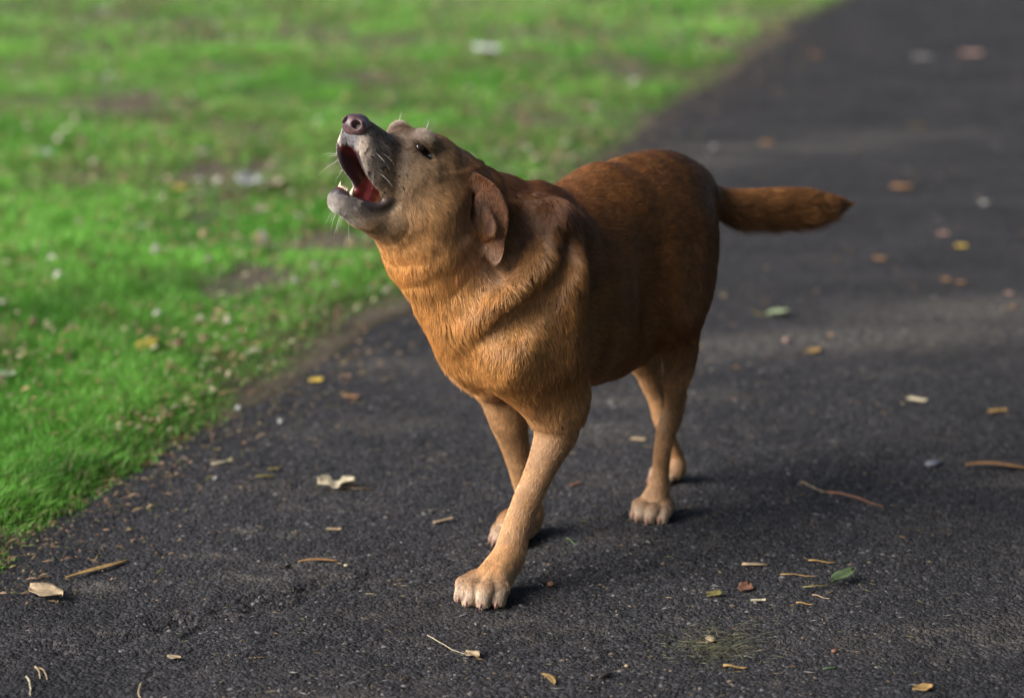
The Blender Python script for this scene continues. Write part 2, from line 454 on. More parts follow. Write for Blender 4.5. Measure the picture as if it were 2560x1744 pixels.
PR=[(0, 0.015, -0.065, 0.0, 0.41, -0.0767, 0.0, 0.4154, 0.043, 0.064, 0.0471, 0.0768, 0.0, 0.0, 1.0, -0.9657, 0.0, -0.2596, 1, 1),
(0, 0.015, -0.0767, 0.0, 0.4154, -0.0883, 0.0, 0.4207, 0.0471, 0.0768, 0.0511, 0.0896, 0.0, 0.0, 1.0, -0.9657, 0.0, -0.2596, 1, 1),
(0, 0.015, -0.0883, 0.0, 0.4207, -0.105, 0.0, 0.425, 0.0511, 0.0896, 0.058, 0.103, 0.0, 0.0, 1.0, -0.9657, 0.0, -0.2596, 1, 1),
(0, 0.015, -0.105, 0.0, 0.425, -0.1291, 0.0, 0.4275, 0.058, 0.103, 0.0704, 0.1181, 0.0, 0.0, 1.0, -0.9657, 0.0, -0.2596, 1, 1),
(0, 0.015, -0.1291, 0.0, 0.4275, -0.1581, 0.0, 0.4289, 0.0704, 0.1181, 0.0856, 0.1337, 0.0, 0.0, 1.0, -0.9657, 0.0, -0.2596, 1, 1),
(0, 0.015, -0.1581, 0.0, 0.4289, -0.19, 0.0, 0.43, 0.0856, 0.1337, 0.098, 0.147, 0.0, 0.0, 1.0, -0.9657, 0.0, -0.2596, 1, 1),
(0, 0.015, -0.19, 0.0, 0.43, -0.2248, 0.0, 0.4304, 0.098, 0.147, 0.1055, 0.1565, 0.0, 0.0, 1.0, -0.9657, 0.0, -0.2596, 1, 1),
(0, 0.015, -0.2248, 0.0, 0.4304, -0.2624, 0.0, 0.4305, 0.1055, 0.1565, 0.1103, 0.1636, 0.0, 0.0, 1.0, -0.9657, 0.0, -0.2596, 1, 1),
(0, 0.015, -0.2624, 0.0, 0.4305, -0.3, 0.0, 0.432, 0.1103, 0.1636, 0.113, 0.17, 0.0, 0.0, 1.0, -0.9657, 0.0, -0.2596, 1, 1),
(0, 0.015, -0.3, 0.0, 0.432, -0.3378, 0.0, 0.4352, 0.113, 0.17, 0.1136, 0.1776, 0.0, 0.0, 1.0, -0.9657, 0.0, -0.2596, 1, 1),
(0, 0.015, -0.3378, 0.0, 0.4352, -0.3756, 0.0, 0.4398, 0.1136, 0.1776, 0.1122, 0.1845, 0.0, 0.0, 1.0, -0.9657, 0.0, -0.2596, 1, 1),
(0, 0.015, -0.3756, 0.0, 0.4398, -0.41, 0.0, 0.447, 0.1122, 0.1845, 0.11, 0.186, 0.0, 0.0, 1.0, -0.9657, 0.0, -0.2596, 1, 1),
(0, 0.015, -0.41, 0.0, 0.447, -0.4389, 0.0, 0.4584, 0.11, 0.186, 0.1074, 0.1788, 0.0, 0.0, 1.0, -0.9657, 0.0, -0.2596, 1, 1),
(0, 0.015, -0.4389, 0.0, 0.4584, -0.4644, 0.0, 0.4724, 0.1074, 0.1788, 0.104, 0.1663, 0.0, 0.0, 1.0, -0.9657, 0.0, -0.2596, 1, 1),
(0, 0.015, -0.4644, 0.0, 0.4724, -0.49, 0.0, 0.485, 0.104, 0.1663, 0.1, 0.154, 0.0, 0.0, 1.0, -0.9657, 0.0, -0.2596, 1, 1),
(0, 0.015, -0.49, 0.0, 0.485, -0.5172, 0.0, 0.4945, 0.1, 0.154, 0.0957, 0.1444, 0.0, 0.0, 1.0, -0.9657, 0.0, -0.2596, 1, 1),
(0, 0.015, -0.5172, 0.0, 0.4945, -0.5444, 0.0, 0.5025, 0.0957, 0.1444, 0.0907, 0.1351, 0.0, 0.0, 1.0, -0.9657, 0.0, -0.2596, 1, 1),
(0, 0.015, -0.5444, 0.0, 0.5025, -0.57, 0.0, 0.51, 0.0907, 0.1351, 0.084, 0.124, 0.0, 0.0, 1.0, -0.9657, 0.0, -0.2596, 1, 1),
(0, 0.015, -0.57, 0.0, 0.51, -0.5928, 0.0, 0.517, 0.084, 0.124, 0.0745, 0.1099, 0.0, 0.0, 1.0, -0.9657, 0.0, -0.2596, 1, 1),
(0, 0.015, -0.5928, 0.0, 0.517, -0.6139, 0.0, 0.5235, 0.0745, 0.1099, 0.0633, 0.0939, 0.0, 0.0, 1.0, -0.9657, 0.0, -0.2596, 1, 1),
(0, 0.015, -0.6139, 0.0, 0.5235, -0.635, 0.0, 0.53, 0.0633, 0.0939, 0.052, 0.078, 0.0, 0.0, 1.0, -0.9657, 0.0, -0.2596, 1, 1),
(0, 0.04, -0.038, 0.006, 0.375, -0.058, 0.008, 0.345, 0.033, 0.036, 0.032, 0.032, 0.0, 0.0, 1.0, 0.0995, 0.0, -0.995, 1, 2),
(0, 0.03, -0.11, 0.0, 0.47, -0.0917, -0.0014, 0.4896, 0.084, 0.146, 0.082, 0.1422, 0.85, 0.0, -0.5, -0.4679, 0.0, -0.8838, 2, 3),
(0, 0.03, -0.0917, -0.0014, 0.4896, -0.0733, -0.0027, 0.5093, 0.082, 0.1422, 0.08, 0.1384, 0.85, 0.0, -0.5, -0.4679, 0.0, -0.8838, 2, 3),
(0, 0.03, -0.0733, -0.0027, 0.5093, -0.055, -0.005, 0.53, 0.08, 0.1384, 0.078, 0.133, 0.85, 0.0, -0.5, -0.4679, 0.0, -0.8838, 2, 3),
(0, 0.03, -0.055, -0.005, 0.53, -0.0357, -0.0089, 0.5535, 0.078, 0.133, 0.0761, 0.1247, 0.85, 0.0, -0.5, -0.4679, 0.0, -0.8838, 2, 3),
(0, 0.03, -0.0357, -0.0089, 0.5535, -0.0165, -0.0136, 0.5781, 0.0761, 0.1247, 0.0743, 0.1147, 0.85, 0.0, -0.5, -0.4679, 0.0, -0.8838, 2, 3),
(0, 0.03, -0.0165, -0.0136, 0.5781, 0.0, -0.018, 0.6, 0.0743, 0.1147, 0.072, 0.105, 0.85, 0.0, -0.5, -0.4679, 0.0, -0.8838, 2, 3),
(0, 0.03, 0.0, -0.018, 0.6, 0.0119, -0.0216, 0.6169, 0.072, 0.105, 0.069, 0.0964, 0.85, 0.0, -0.5, -0.4679, 0.0, -0.8838, 2, 3),
(0, 0.03, 0.0119, -0.0216, 0.6169, 0.0209, -0.0248, 0.6309, 0.069, 0.0964, 0.0655, 0.0882, 0.85, 0.0, -0.5, -0.4679, 0.0, -0.8838, 2, 3),
(0, 0.03, 0.0209, -0.0248, 0.6309, 0.03, -0.028, 0.645, 0.0655, 0.0882, 0.062, 0.08, 0.85, 0.0, -0.5, -0.4679, 0.0, -0.8838, 2, 3),
(0, 0.08, -0.1478, 0.085, 0.5804, -0.1439, 0.0903, 0.5687, 0.006, 0.006, 0.0082, 0.0082, 0.0, 0.0, 1.0, -0.3011, 0.0, -0.9536, 2, 4),
(0, 0.08, -0.1439, 0.0903, 0.5687, -0.14, 0.0955, 0.5569, 0.0082, 0.0082, 0.0104, 0.0104, 0.0, 0.0, 1.0, -0.3011, 0.0, -0.9536, 2, 4),
(0, 0.08, -0.14, 0.0955, 0.5569, -0.1326, 0.1, 0.545, 0.0104, 0.0104, 0.012, 0.012, 0.0, 0.0, 1.0, -0.3011, 0.0, -0.9536, 2, 4),
(0, 0.08, -0.1326, 0.1, 0.545, -0.1199, 0.1036, 0.5327, 0.012, 0.012, 0.0129, 0.0129, 0.0, 0.0, 1.0, -0.3011, 0.0, -0.9536, 2, 4),
(0, 0.08, -0.1199, 0.1036, 0.5327, -0.1038, 0.1063, 0.5203, 0.0129, 0.0129, 0.0132, 0.0132, 0.0, 0.0, 1.0, -0.3011, 0.0, -0.9536, 2, 4),
(0, 0.08, -0.1038, 0.1063, 0.5203, -0.0856, 0.108, 0.5089, 0.0132, 0.0132, 0.013, 0.013, 0.0, 0.0, 1.0, -0.3011, 0.0, -0.9536, 2, 4),
(0, 0.08, -0.0856, 0.108, 0.5089, -0.0639, 0.109, 0.4993, 0.013, 0.013, 0.0121, 0.0121, 0.0, 0.0, 1.0, -0.3011, 0.0, -0.9536, 2, 4),
(0, 0.08, -0.0639, 0.109, 0.4993, -0.0401, 0.109, 0.4907, 0.0121, 0.0121, 0.0106, 0.0106, 0.0, 0.0, 1.0, -0.3011, 0.0, -0.9536, 2, 4),
(0, 0.08, -0.0401, 0.109, 0.4907, -0.0204, 0.106, 0.4814, 0.0106, 0.0106, 0.009, 0.009, 0.0, 0.0, 1.0, -0.3011, 0.0, -0.9536, 2, 4),
(0, 0.08, -0.0204, 0.106, 0.4814, -0.0071, 0.0991, 0.4704, 0.009, 0.009, 0.0073, 0.0073, 0.0, 0.0, 1.0, -0.3011, 0.0, -0.9536, 2, 4),
(0, 0.08, -0.0071, 0.0991, 0.4704, 0.0021, 0.0894, 0.4587, 0.0073, 0.0073, 0.0055, 0.0055, 0.0, 0.0, 1.0, -0.3011, 0.0, -0.9536, 2, 4),
(0, 0.08, 0.0021, 0.0894, 0.4587, 0.0085, 0.078, 0.4476, 0.0055, 0.0055, 0.004, 0.004, 0.0, 0.0, 1.0, -0.3011, 0.0, -0.9536, 2, 4),
(0, 0.08, 0.0085, 0.078, 0.4476, 0.0112, 0.0648, 0.4379, 0.004, 0.004, 0.0031, 0.0031, 0.0, 0.0, 1.0, -0.3011, 0.0, -0.9536, 2, 4),
(0, 0.08, 0.0112, 0.0648, 0.4379, 0.0111, 0.0499, 0.4287, 0.0031, 0.0031, 0.0026, 0.0026, 0.0, 0.0, 1.0, -0.3011, 0.0, -0.9536, 2, 4),
(0, 0.08, 0.0111, 0.0499, 0.4287, 0.0109, 0.035, 0.4195, 0.0026, 0.0026, 0.002, 0.002, 0.0, 0.0, 1.0, -0.3011, 0.0, -0.9536, 2, 4),
(0, 0.05, -0.2, 0.07, 0.55, -0.1517, 0.075, 0.495, 0.03, 0.06, 0.035, 0.0583, 0.0, 0.0, 1.0, 0.1961, 0.0, -0.9806, 3, 5),
(0, 0.05, -0.1517, 0.075, 0.495, -0.1033, 0.08, 0.44, 0.035, 0.0583, 0.04, 0.0567, 0.0, 0.0, 1.0, 0.1961, 0.0, -0.9806, 3, 5),
(0, 0.05, -0.1033, 0.08, 0.44, -0.055, 0.085, 0.385, 0.04, 0.0567, 0.045, 0.055, 0.0, 0.0, 1.0, 0.1961, 0.0, -0.9806, 3, 5),
(0, 0.04, -0.055, 0.082, 0.385, -0.0917, 0.084, 0.3517, 0.05, 0.06, 0.0483, 0.0583, 0.0, 0.0, 1.0, -0.2873, 0.0, -0.9578, 3, 6),
(0, 0.04, -0.0917, 0.084, 0.3517, -0.1283, 0.086, 0.3183, 0.0483, 0.0583, 0.0467, 0.0567, 0.0, 0.0, 1.0, -0.2873, 0.0, -0.9578, 3, 6),
(0, 0.04, -0.1283, 0.086, 0.3183, -0.165, 0.088, 0.285, 0.0467, 0.0567, 0.045, 0.055, 0.0, 0.0, 1.0, -0.2873, 0.0, -0.9578, 3, 6),
(0, 0.04, -0.175, 0.08, 0.36, -0.165, 0.088, 0.285, 0.035, 0.04, 0.032, 0.035, 0.0, 0.0, 1.0, -0.0995, 0.0, -0.995, 3, 7),
(0, 0.04, -0.1386, -0.02, 0.6027, -0.2326, -0.005, 0.5756, 0.028, 0.028, 0.026, 0.026, 0.0, 0.0, 1.0, -0.9487, 0.0, -0.3162, 2, 8),
(0, 0.015, -0.161, 0.088, 0.2619, -0.1614, 0.0881, 0.2515, 0.041, 0.041, 0.0395, 0.0395, 0.0, 0.0, 1.0, -0.0398, 0.0107, -0.9991, 3, 9),
(0, 0.015, -0.1614, 0.0881, 0.2515, -0.1618, 0.0882, 0.2412, 0.0395, 0.0395, 0.038, 0.038, 0.0, 0.0, 1.0, -0.0398, 0.0107, -0.9991, 3, 9),
(0, 0.015, -0.1618, 0.0882, 0.2412, -0.1592, 0.088, 0.2291, 0.038, 0.038, 0.036, 0.036, 0.0, 0.0, 1.0, 0.2162, -0.0181, -0.9762, 3, 9),
(0, 0.015, -0.1592, 0.088, 0.2291, -0.1516, 0.0872, 0.2145, 0.036, 0.036, 0.033, 0.033, 0.0, 0.0, 1.0, 0.4599, -0.0493, -0.8866, 3, 9),
(0, 0.015, -0.1516, 0.0872, 0.2145, -0.1409, 0.086, 0.1982, 0.033, 0.033, 0.0296, 0.0296, 0.0, 0.0, 1.0, 0.5476, -0.0589, -0.8347, 3, 9),
(0, 0.015, -0.1409, 0.086, 0.1982, -0.1297, 0.085, 0.1818, 0.0296, 0.0296, 0.027, 0.027, 0.0, 0.0, 1.0, 0.5629, -0.052, -0.8249, 3, 9),
(0, 0.015, -0.1297, 0.085, 0.1818, -0.1184, 0.0841, 0.1652, 0.027, 0.027, 0.0257, 0.0257, 0.0, 0.0, 1.0, 0.5629, -0.0463, -0.8252, 3, 9),
(0, 0.015, -0.1184, 0.0841, 0.1652, -0.1066, 0.0833, 0.1485, 0.0257, 0.0257, 0.0252, 0.0252, 0.0, 0.0, 1.0, 0.5773, -0.0398, -0.8155, 3, 9),
(0, 0.015, -0.1066, 0.0833, 0.1485, -0.0951, 0.083, 0.1326, 0.0252, 0.0252, 0.025, 0.025, 0.0, 0.0, 1.0, 0.5851, -0.0132, -0.8108, 3, 9),
(0, 0.015, -0.0951, 0.083, 0.1326, -0.0842, 0.0835, 0.1178, 0.025, 0.025, 0.0249, 0.0249, 0.0, 0.0, 1.0, 0.5932, 0.0281, -0.8046, 3, 9),
(0, 0.015, -0.0842, 0.0835, 0.1178, -0.0736, 0.0846, 0.1038, 0.0249, 0.0249, 0.0252, 0.0252, 0.0, 0.0, 1.0, 0.6012, 0.061, -0.7968, 3, 9),
(0, 0.015, -0.0736, 0.0846, 0.1038, -0.0637, 0.086, 0.0908, 0.0252, 0.0252, 0.0255, 0.0255, 0.0, 0.0, 1.0, 0.6025, 0.0859, -0.7935, 3, 9),
(0, 0.015, -0.0637, 0.086, 0.0908, -0.0554, 0.0878, 0.0789, 0.0255, 0.0255, 0.0259, 0.0259, 0.0, 0.0, 1.0, 0.5672, 0.1219, -0.8145, 3, 9),
(0, 0.015, -0.0554, 0.0878, 0.0789, -0.0479, 0.0899, 0.068, 0.0259, 0.0259, 0.0265, 0.0265, 0.0, 0.0, 1.0, 0.5644, 0.1578, -0.8103, 3, 9),
(0, 0.015, -0.0479, 0.0899, 0.068, -0.0388, 0.092, 0.0582, 0.0265, 0.0265, 0.027, 0.027, 0.0, 0.0, 1.0, 0.6716, 0.1559, -0.7244, 3, 9),
(0, 0.015, -0.0388, 0.092, 0.0582, -0.0269, 0.094, 0.0498, 0.027, 0.027, 0.0274, 0.0274, 0.0, 0.0, 1.0, 0.8084, 0.1359, -0.5727, 3, 9),
(0, 0.015, -0.0269, 0.094, 0.0498, -0.0134, 0.096, 0.0424, 0.0274, 0.0274, 0.0277, 0.0277, 0.0, 0.0, 1.0, 0.8687, 0.1293, -0.4781, 3, 9),
(0, 0.015, -0.0134, 0.096, 0.0424, 0.0, 0.098, 0.035, 0.0277, 0.0277, 0.028, 0.028, 0.0, 0.0, 1.0, 0.8687, 0.1293, -0.4781, 3, 9),
(0, 0.03, -0.1847, 0.092, 0.2578, -0.1715, 0.092, 0.2339, 0.018, 0.018, 0.016, 0.016, 0.0, 0.0, 1.0, 0.0, 0.0, -1.0, 3, 10),
(0, 0.04, -0.2, -0.06, 0.52, -0.1783, -0.0589, 0.4757, 0.03, 0.06, 0.0295, 0.0535, 0.0, 0.0, 1.0, 0.0995, 0.0, -0.995, 3, 11),
(0, 0.04, -0.1783, -0.0589, 0.4757, -0.1565, -0.0578, 0.4315, 0.0295, 0.0535, 0.029, 0.047, 0.0, 0.0, 1.0, 0.0995, 0.0, -0.995, 3, 11),
(0, 0.04, -0.1565, -0.0578, 0.4315, -0.145, -0.058, 0.39, 0.029, 0.047, 0.029, 0.042, 0.0, 0.0, 1.0, 0.0995, 0.0, -0.995, 3, 11),
(0, 0.04, -0.145, -0.058, 0.39, -0.1505, -0.0604, 0.3531, 0.029, 0.042, 0.03, 0.0396, 0.0, 0.0, 1.0, 0.0995, 0.0, -0.995, 3, 11),
(0, 0.04, -0.1505, -0.0604, 0.3531, -0.1663, -0.0642, 0.3191, 0.03, 0.0396, 0.0315, 0.0388, 0.0, 0.0, 1.0, 0.0995, 0.0, -0.995, 3, 11),
(0, 0.04, -0.1663, -0.0642, 0.3191, -0.182, -0.068, 0.285, 0.0315, 0.0388, 0.033, 0.038, 0.0, 0.0, 1.0, 0.0995, 0.0, -0.995, 3, 11),
(0, 0.015, -0.2307, -0.078, 0.2502, -0.2327, -0.077, 0.2357, 0.044, 0.044, 0.0406, 0.0406, 0.0, 0.0, 1.0, -0.1363, 0.0705, -0.9882, 3, 12),
(0, 0.015, -0.2327, -0.077, 0.2357, -0.2347, -0.0759, 0.2212, 0.0406, 0.0406, 0.0371, 0.0371, 0.0, 0.0, 1.0, -0.1363, 0.0705, -0.9882, 3, 12),
(0, 0.015, -0.2347, -0.0759, 0.2212, -0.2374, -0.075, 0.2067, 0.0371, 0.0371, 0.034, 0.034, 0.0, 0.0, 1.0, -0.1851, 0.0629, -0.9807, 3, 12),
(0, 0.015, -0.2374, -0.075, 0.2067, -0.2412, -0.0743, 0.1928, 0.034, 0.034, 0.0313, 0.0313, 0.0, 0.0, 1.0, -0.2658, 0.0487, -0.9628, 3, 12),
(0, 0.015, -0.2412, -0.0743, 0.1928, -0.2458, -0.0737, 0.179, 0.0313, 0.0313, 0.029, 0.029, 0.0, 0.0, 1.0, -0.3132, 0.0407, -0.9488, 3, 12),
(0, 0.015, -0.2458, -0.0737, 0.179, -0.2506, -0.073, 0.1642, 0.029, 0.029, 0.027, 0.027, 0.0, 0.0, 1.0, -0.3075, 0.0451, -0.9505, 3, 12),
(0, 0.015, -0.2506, -0.073, 0.1642, -0.2555, -0.072, 0.1477, 0.027, 0.027, 0.0253, 0.0253, 0.0, 0.0, 1.0, -0.2859, 0.0559, -0.9566, 3, 12),
(0, 0.015, -0.2555, -0.072, 0.1477, -0.2607, -0.071, 0.1302, 0.0253, 0.0253, 0.024, 0.024, 0.0, 0.0, 1.0, -0.2826, 0.0588, -0.9574, 3, 12),
(0, 0.015, -0.2607, -0.071, 0.1302, -0.2659, -0.07, 0.1126, 0.024, 0.024, 0.023, 0.023, 0.0, 0.0, 1.0, -0.2833, 0.0525, -0.9576, 3, 12),
(0, 0.015, -0.2659, -0.07, 0.1126, -0.2717, -0.0693, 0.0946, 0.023, 0.023, 0.0224, 0.0224, 0.0, 0.0, 1.0, -0.3081, 0.039, -0.9506, 3, 12),
(0, 0.015, -0.2717, -0.0693, 0.0946, -0.2776, -0.0686, 0.0765, 0.0224, 0.0224, 0.0221, 0.0221, 0.0, 0.0, 1.0, -0.3086, 0.033, -0.9506, 3, 12),
(0, 0.015, -0.2776, -0.0686, 0.0765, -0.2815, -0.068, 0.0603, 0.0221, 0.0221, 0.022, 0.022, 0.0, 0.0, 1.0, -0.2343, 0.0379, -0.9714, 3, 12),
(0, 0.015, -0.2815, -0.068, 0.0603, -0.2836, -0.0673, 0.046, 0.022, 0.022, 0.0221, 0.0221, 0.0, 0.0, 1.0, -0.1455, 0.0462, -0.9883, 3, 12),
(0, 0.015, -0.2836, -0.0673, 0.046, -0.2837, -0.0667, 0.0338, 0.0221, 0.0221, 0.0224, 0.0224, 0.0, 0.0, 1.0, -0.0087, 0.0542, -0.9985, 3, 12),
(0, 0.015, -0.2837, -0.0667, 0.0338, -0.2792, -0.066, 0.026, 0.0224, 0.0224, 0.023, 0.023, 0.0, 0.0, 1.0, 0.5022, 0.0737, -0.8616, 3, 12),
(0, 0.015, -0.2792, -0.066, 0.026, -0.2675, -0.0653, 0.025, 0.023, 0.023, 0.0239, 0.0239, 0.0, 0.0, 1.0, 0.9948, 0.0571, -0.084, 3, 12),
(0, 0.015, -0.2675, -0.0653, 0.025, -0.2513, -0.0647, 0.0285, 0.0239, 0.0239, 0.0249, 0.0249, 0.0, 0.0, 1.0, 0.9768, 0.04, 0.2104, 3, 12),
(0, 0.015, -0.2513, -0.0647, 0.0285, -0.235, -0.064, 0.032, 0.0249, 0.0249, 0.026, 0.026, 0.0, 0.0, 1.0, 0.9768, 0.04, 0.2104, 3, 12),
(0, 0.05, -0.53, 0.055, 0.5, -0.5197, 0.0619, 0.4723, 0.043, 0.08, 0.0444, 0.0818, 1.0, 0.0, 0.0, 0.0, 0.0, -1.0, 4, 13),
(0, 0.05, -0.5197, 0.0619, 0.4723, -0.5094, 0.0687, 0.4446, 0.0444, 0.0818, 0.0458, 0.0836, 1.0, 0.0, 0.0, 0.0, 0.0, -1.0, 4, 13),
(0, 0.05, -0.5094, 0.0687, 0.4446, -0.5, 0.075, 0.42, 0.0458, 0.0836, 0.046, 0.082, 1.0, 0.0, 0.0, 0.0, 0.0, -1.0, 4, 13),
(0, 0.05, -0.5, 0.075, 0.42, -0.492, 0.0804, 0.4006, 0.046, 0.082, 0.0441, 0.0749, 1.0, 0.0, 0.0, 0.0, 0.0, -1.0, 4, 13),
(0, 0.05, -0.492, 0.0804, 0.4006, -0.4849, 0.0852, 0.3843, 0.0441, 0.0749, 0.0411, 0.0644, 1.0, 0.0, 0.0, 0.0, 0.0, -1.0, 4, 13),
(0, 0.05, -0.4849, 0.0852, 0.3843, -0.4778, 0.09, 0.368, 0.0411, 0.0644, 0.038, 0.054, 1.0, 0.0, 0.0, 0.0, 0.0, -1.0, 4, 13),
(0, 0.012, -0.4834, 0.09, 0.367, -0.4878, 0.0887, 0.3522, 0.036, 0.048, 0.0351, 0.0453, 1.0, 0.0, 0.0, -0.2809, -0.0861, -0.9559, 4, 14),
(0, 0.012, -0.4878, 0.0887, 0.3522, -0.4921, 0.0873, 0.3374, 0.0351, 0.0453, 0.0341, 0.0427, 1.0, 0.0, 0.0, -0.2809, -0.0861, -0.9559, 4, 14),
(0, 0.012, -0.4921, 0.0873, 0.3374, -0.4956, 0.086, 0.3227, 0.0341, 0.0427, 0.033, 0.04, 1.0, 0.0, 0.0, -0.2289, -0.088, -0.9695, 4, 14),
(0, 0.012, -0.4956, 0.086, 0.3227, -0.4977, 0.0848, 0.3081, 0.033, 0.04, 0.0315, 0.0373, 1.0, 0.0, 0.0, -0.1387, -0.0802, -0.9871, 4, 14),
(0, 0.012, -0.4977, 0.0848, 0.3081, -0.4988, 0.0836, 0.2937, 0.0315, 0.0373, 0.0298, 0.0346, 1.0, 0.0, 0.0, -0.0801, -0.0814, -0.9935, 4, 14),
(0, 0.012, -0.4988, 0.0836, 0.2937, -0.4998, 0.082, 0.2795, 0.0298, 0.0346, 0.028, 0.032, 1.0, 0.0, 0.0, -0.0697, -0.1141, -0.991, 4, 14),
(0, 0.012, -0.4998, 0.082, 0.2795, -0.5008, 0.0796, 0.2658, 0.028, 0.032, 0.0261, 0.0295, 1.0, 0.0, 0.0, -0.0691, -0.1692, -0.9832, 4, 14),
(0, 0.012, -0.5008, 0.0796, 0.2658, -0.5016, 0.0768, 0.2523, 0.0261, 0.0295, 0.024, 0.0271, 1.0, 0.0, 0.0, -0.0579, -0.2044, -0.9772, 4, 14),
(0, 0.012, -0.5016, 0.0768, 0.2523, -0.5025, 0.074, 0.2392, 0.024, 0.0271, 0.022, 0.025, 1.0, 0.0, 0.0, -0.0676, -0.2094, -0.9755, 4, 14),
(0, 0.012, -0.5025, 0.074, 0.2392, -0.504, 0.0713, 0.2266, 0.022, 0.025, 0.0198, 0.0229, 1.0, 0.0, 0.0, -0.1152, -0.2059, -0.9718, 4, 14),
(0, 0.012, -0.504, 0.0713, 0.2266, -0.5056, 0.0687, 0.2143, 0.0198, 0.0229, 0.0177, 0.0211, 1.0, 0.0, 0.0, -0.1269, -0.211, -0.9692, 4, 14),
(0, 0.012, -0.5056, 0.0687, 0.2143, -0.5062, 0.066, 0.2019, 0.0177, 0.0211, 0.0165, 0.02, 1.0, 0.0, 0.0, -0.0458, -0.2091, -0.9768, 4, 14),
(0, 0.012, -0.5062, 0.066, 0.2019, -0.5049, 0.0633, 0.189, 0.0165, 0.02, 0.0171, 0.0204, 1.0, 0.0, 0.0, 0.0998, -0.2017, -0.9743, 4, 14),
(0, 0.012, -0.5049, 0.0633, 0.189, -0.5025, 0.0607, 0.1759, 0.0171, 0.0204, 0.0186, 0.0216, 1.0, 0.0, 0.0, 0.1725, -0.1966, -0.9652, 4, 14),
(0, 0.012, -0.5025, 0.0607, 0.1759, -0.5007, 0.058, 0.1627, 0.0186, 0.0216, 0.0195, 0.022, 1.0, 0.0, 0.0, 0.1349, -0.1959, -0.9713, 4, 14),
(0, 0.012, -0.5007, 0.058, 0.1627, -0.4999, 0.0553, 0.1492, 0.0195, 0.022, 0.0191, 0.0208, 1.0, 0.0, 0.0, 0.0588, -0.1991, -0.9782, 4, 14),
(0, 0.012, -0.4999, 0.0553, 0.1492, -0.4996, 0.0525, 0.1356, 0.0191, 0.0208, 0.0182, 0.0189, 1.0, 0.0, 0.0, 0.0222, -0.1976, -0.98, 4, 14),
(0, 0.012, -0.4996, 0.0525, 0.1356, -0.4997, 0.05, 0.1224, 0.0182, 0.0189, 0.0175, 0.0175, 1.0, 0.0, 0.0, -0.0108, -0.1863, -0.9824, 4, 14),
(0, 0.012, -0.4997, 0.05, 0.1224, -0.5006, 0.0478, 0.1096, 0.0175, 0.0175, 0.0173, 0.0171, 1.0, 0.0, 0.0, -0.0708, -0.1711, -0.9827, 4, 14),
(0, 0.012, -0.5006, 0.0478, 0.1096, -0.502, 0.0458, 0.0971, 0.0173, 0.0171, 0.0172, 0.0171, 1.0, 0.0, 0.0, -0.1082, -0.1576, -0.9816, 4, 14),
(0, 0.012, -0.502, 0.0458, 0.0971, -0.5028, 0.044, 0.0848, 0.0172, 0.0171, 0.0175, 0.0175, 1.0, 0.0, 0.0, -0.0653, -0.1426, -0.9876, 4, 14),
(0, 0.012, -0.5028, 0.044, 0.0848, -0.5025, 0.0425, 0.0719, 0.0175, 0.0175, 0.0181, 0.0181, 1.0, 0.0, 0.0, 0.0236, -0.114, -0.9932, 4, 14),
(0, 0.012, -0.5025, 0.0425, 0.0719, -0.5016, 0.0413, 0.0592, 0.0181, 0.0181, 0.019, 0.019, 1.0, 0.0, 0.0, 0.0673, -0.098, -0.9929, 4, 14),
(0, 0.012, -0.5016, 0.0413, 0.0592, -0.5009, 0.04, 0.0486, 0.019, 0.019, 0.02, 0.02, 1.0, 0.0, 0.0, 0.0702, -0.118, -0.9905, 4, 14),
(0, 0.012, -0.5009, 0.04, 0.0486, -0.5005, 0.0387, 0.0416, 0.02, 0.02, 0.0212, 0.0212, 1.0, 0.0, 0.0, 0.0523, -0.1872, -0.9809, 4, 14),
(0, 0.012, -0.5005, 0.0387, 0.0416, -0.5003, 0.0373, 0.0368, 0.0212, 0.0212, 0.0226, 0.0226, 1.0, 0.0, 0.0, 0.0517, -0.2672, -0.9623, 4, 14),
(0, 0.012, -0.5003, 0.0373, 0.0368, -0.5, 0.036, 0.032, 0.0226, 0.0226, 0.024, 0.024, 1.0, 0.0, 0.0, 0.0517, -0.2672, -0.9623, 4, 14),
(0, 0.02, -0.5364, 0.068, 0.2174, -0.523, 0.06, 0.1726, 0.008, 0.008, 0.01, 0.01, 0.0, 0.0, 1.0, 0.283, -0.1687, -0.9442, 4, 15),
(0, 0.05, -0.55, -0.055, 0.49, -0.5433, -0.0601, 0.4541, 0.045, 0.1, 0.0456, 0.094, 1.0, 0.0, 0.0, 0.0, 0.0, -1.0, 4, 16),
(0, 0.05, -0.5433, -0.0601, 0.4541, -0.5367, -0.0652, 0.4182, 0.0456, 0.094, 0.0461, 0.088, 1.0, 0.0, 0.0, 0.0, 0.0, -1.0, 4, 16),
(0, 0.05, -0.5367, -0.0652, 0.4182, -0.54, -0.07, 0.38, 0.0461, 0.088, 0.045, 0.08, 1.0, 0.0, 0.0, 0.0, 0.0, -1.0, 4, 16),
(0, 0.05, -0.54, -0.07, 0.38, -0.56, -0.0742, 0.3379, 0.045, 0.08, 0.0411, 0.0687, 1.0, 0.0, 0.0, 0.0, 0.0, -1.0, 4, 16),
(0, 0.05, -0.56, -0.0742, 0.3379, -0.59, -0.0781, 0.2935, 0.0411, 0.0687, 0.0356, 0.0553, 1.0, 0.0, 0.0, 0.0, 0.0, -1.0, 4, 16),
(0, 0.05, -0.59, -0.0781, 0.2935, -0.6201, -0.082, 0.2491, 0.0356, 0.0553, 0.03, 0.042, 1.0, 0.0, 0.0, 0.0, 0.0, -1.0, 4, 16),
(0, 0.012, -0.6201, -0.082, 0.2491, -0.625, -0.0807, 0.2336, 0.03, 0.036, 0.0276, 0.033, 1.0, 0.0, 0.0, -0.3035, 0.0772, -0.9497, 4, 17),
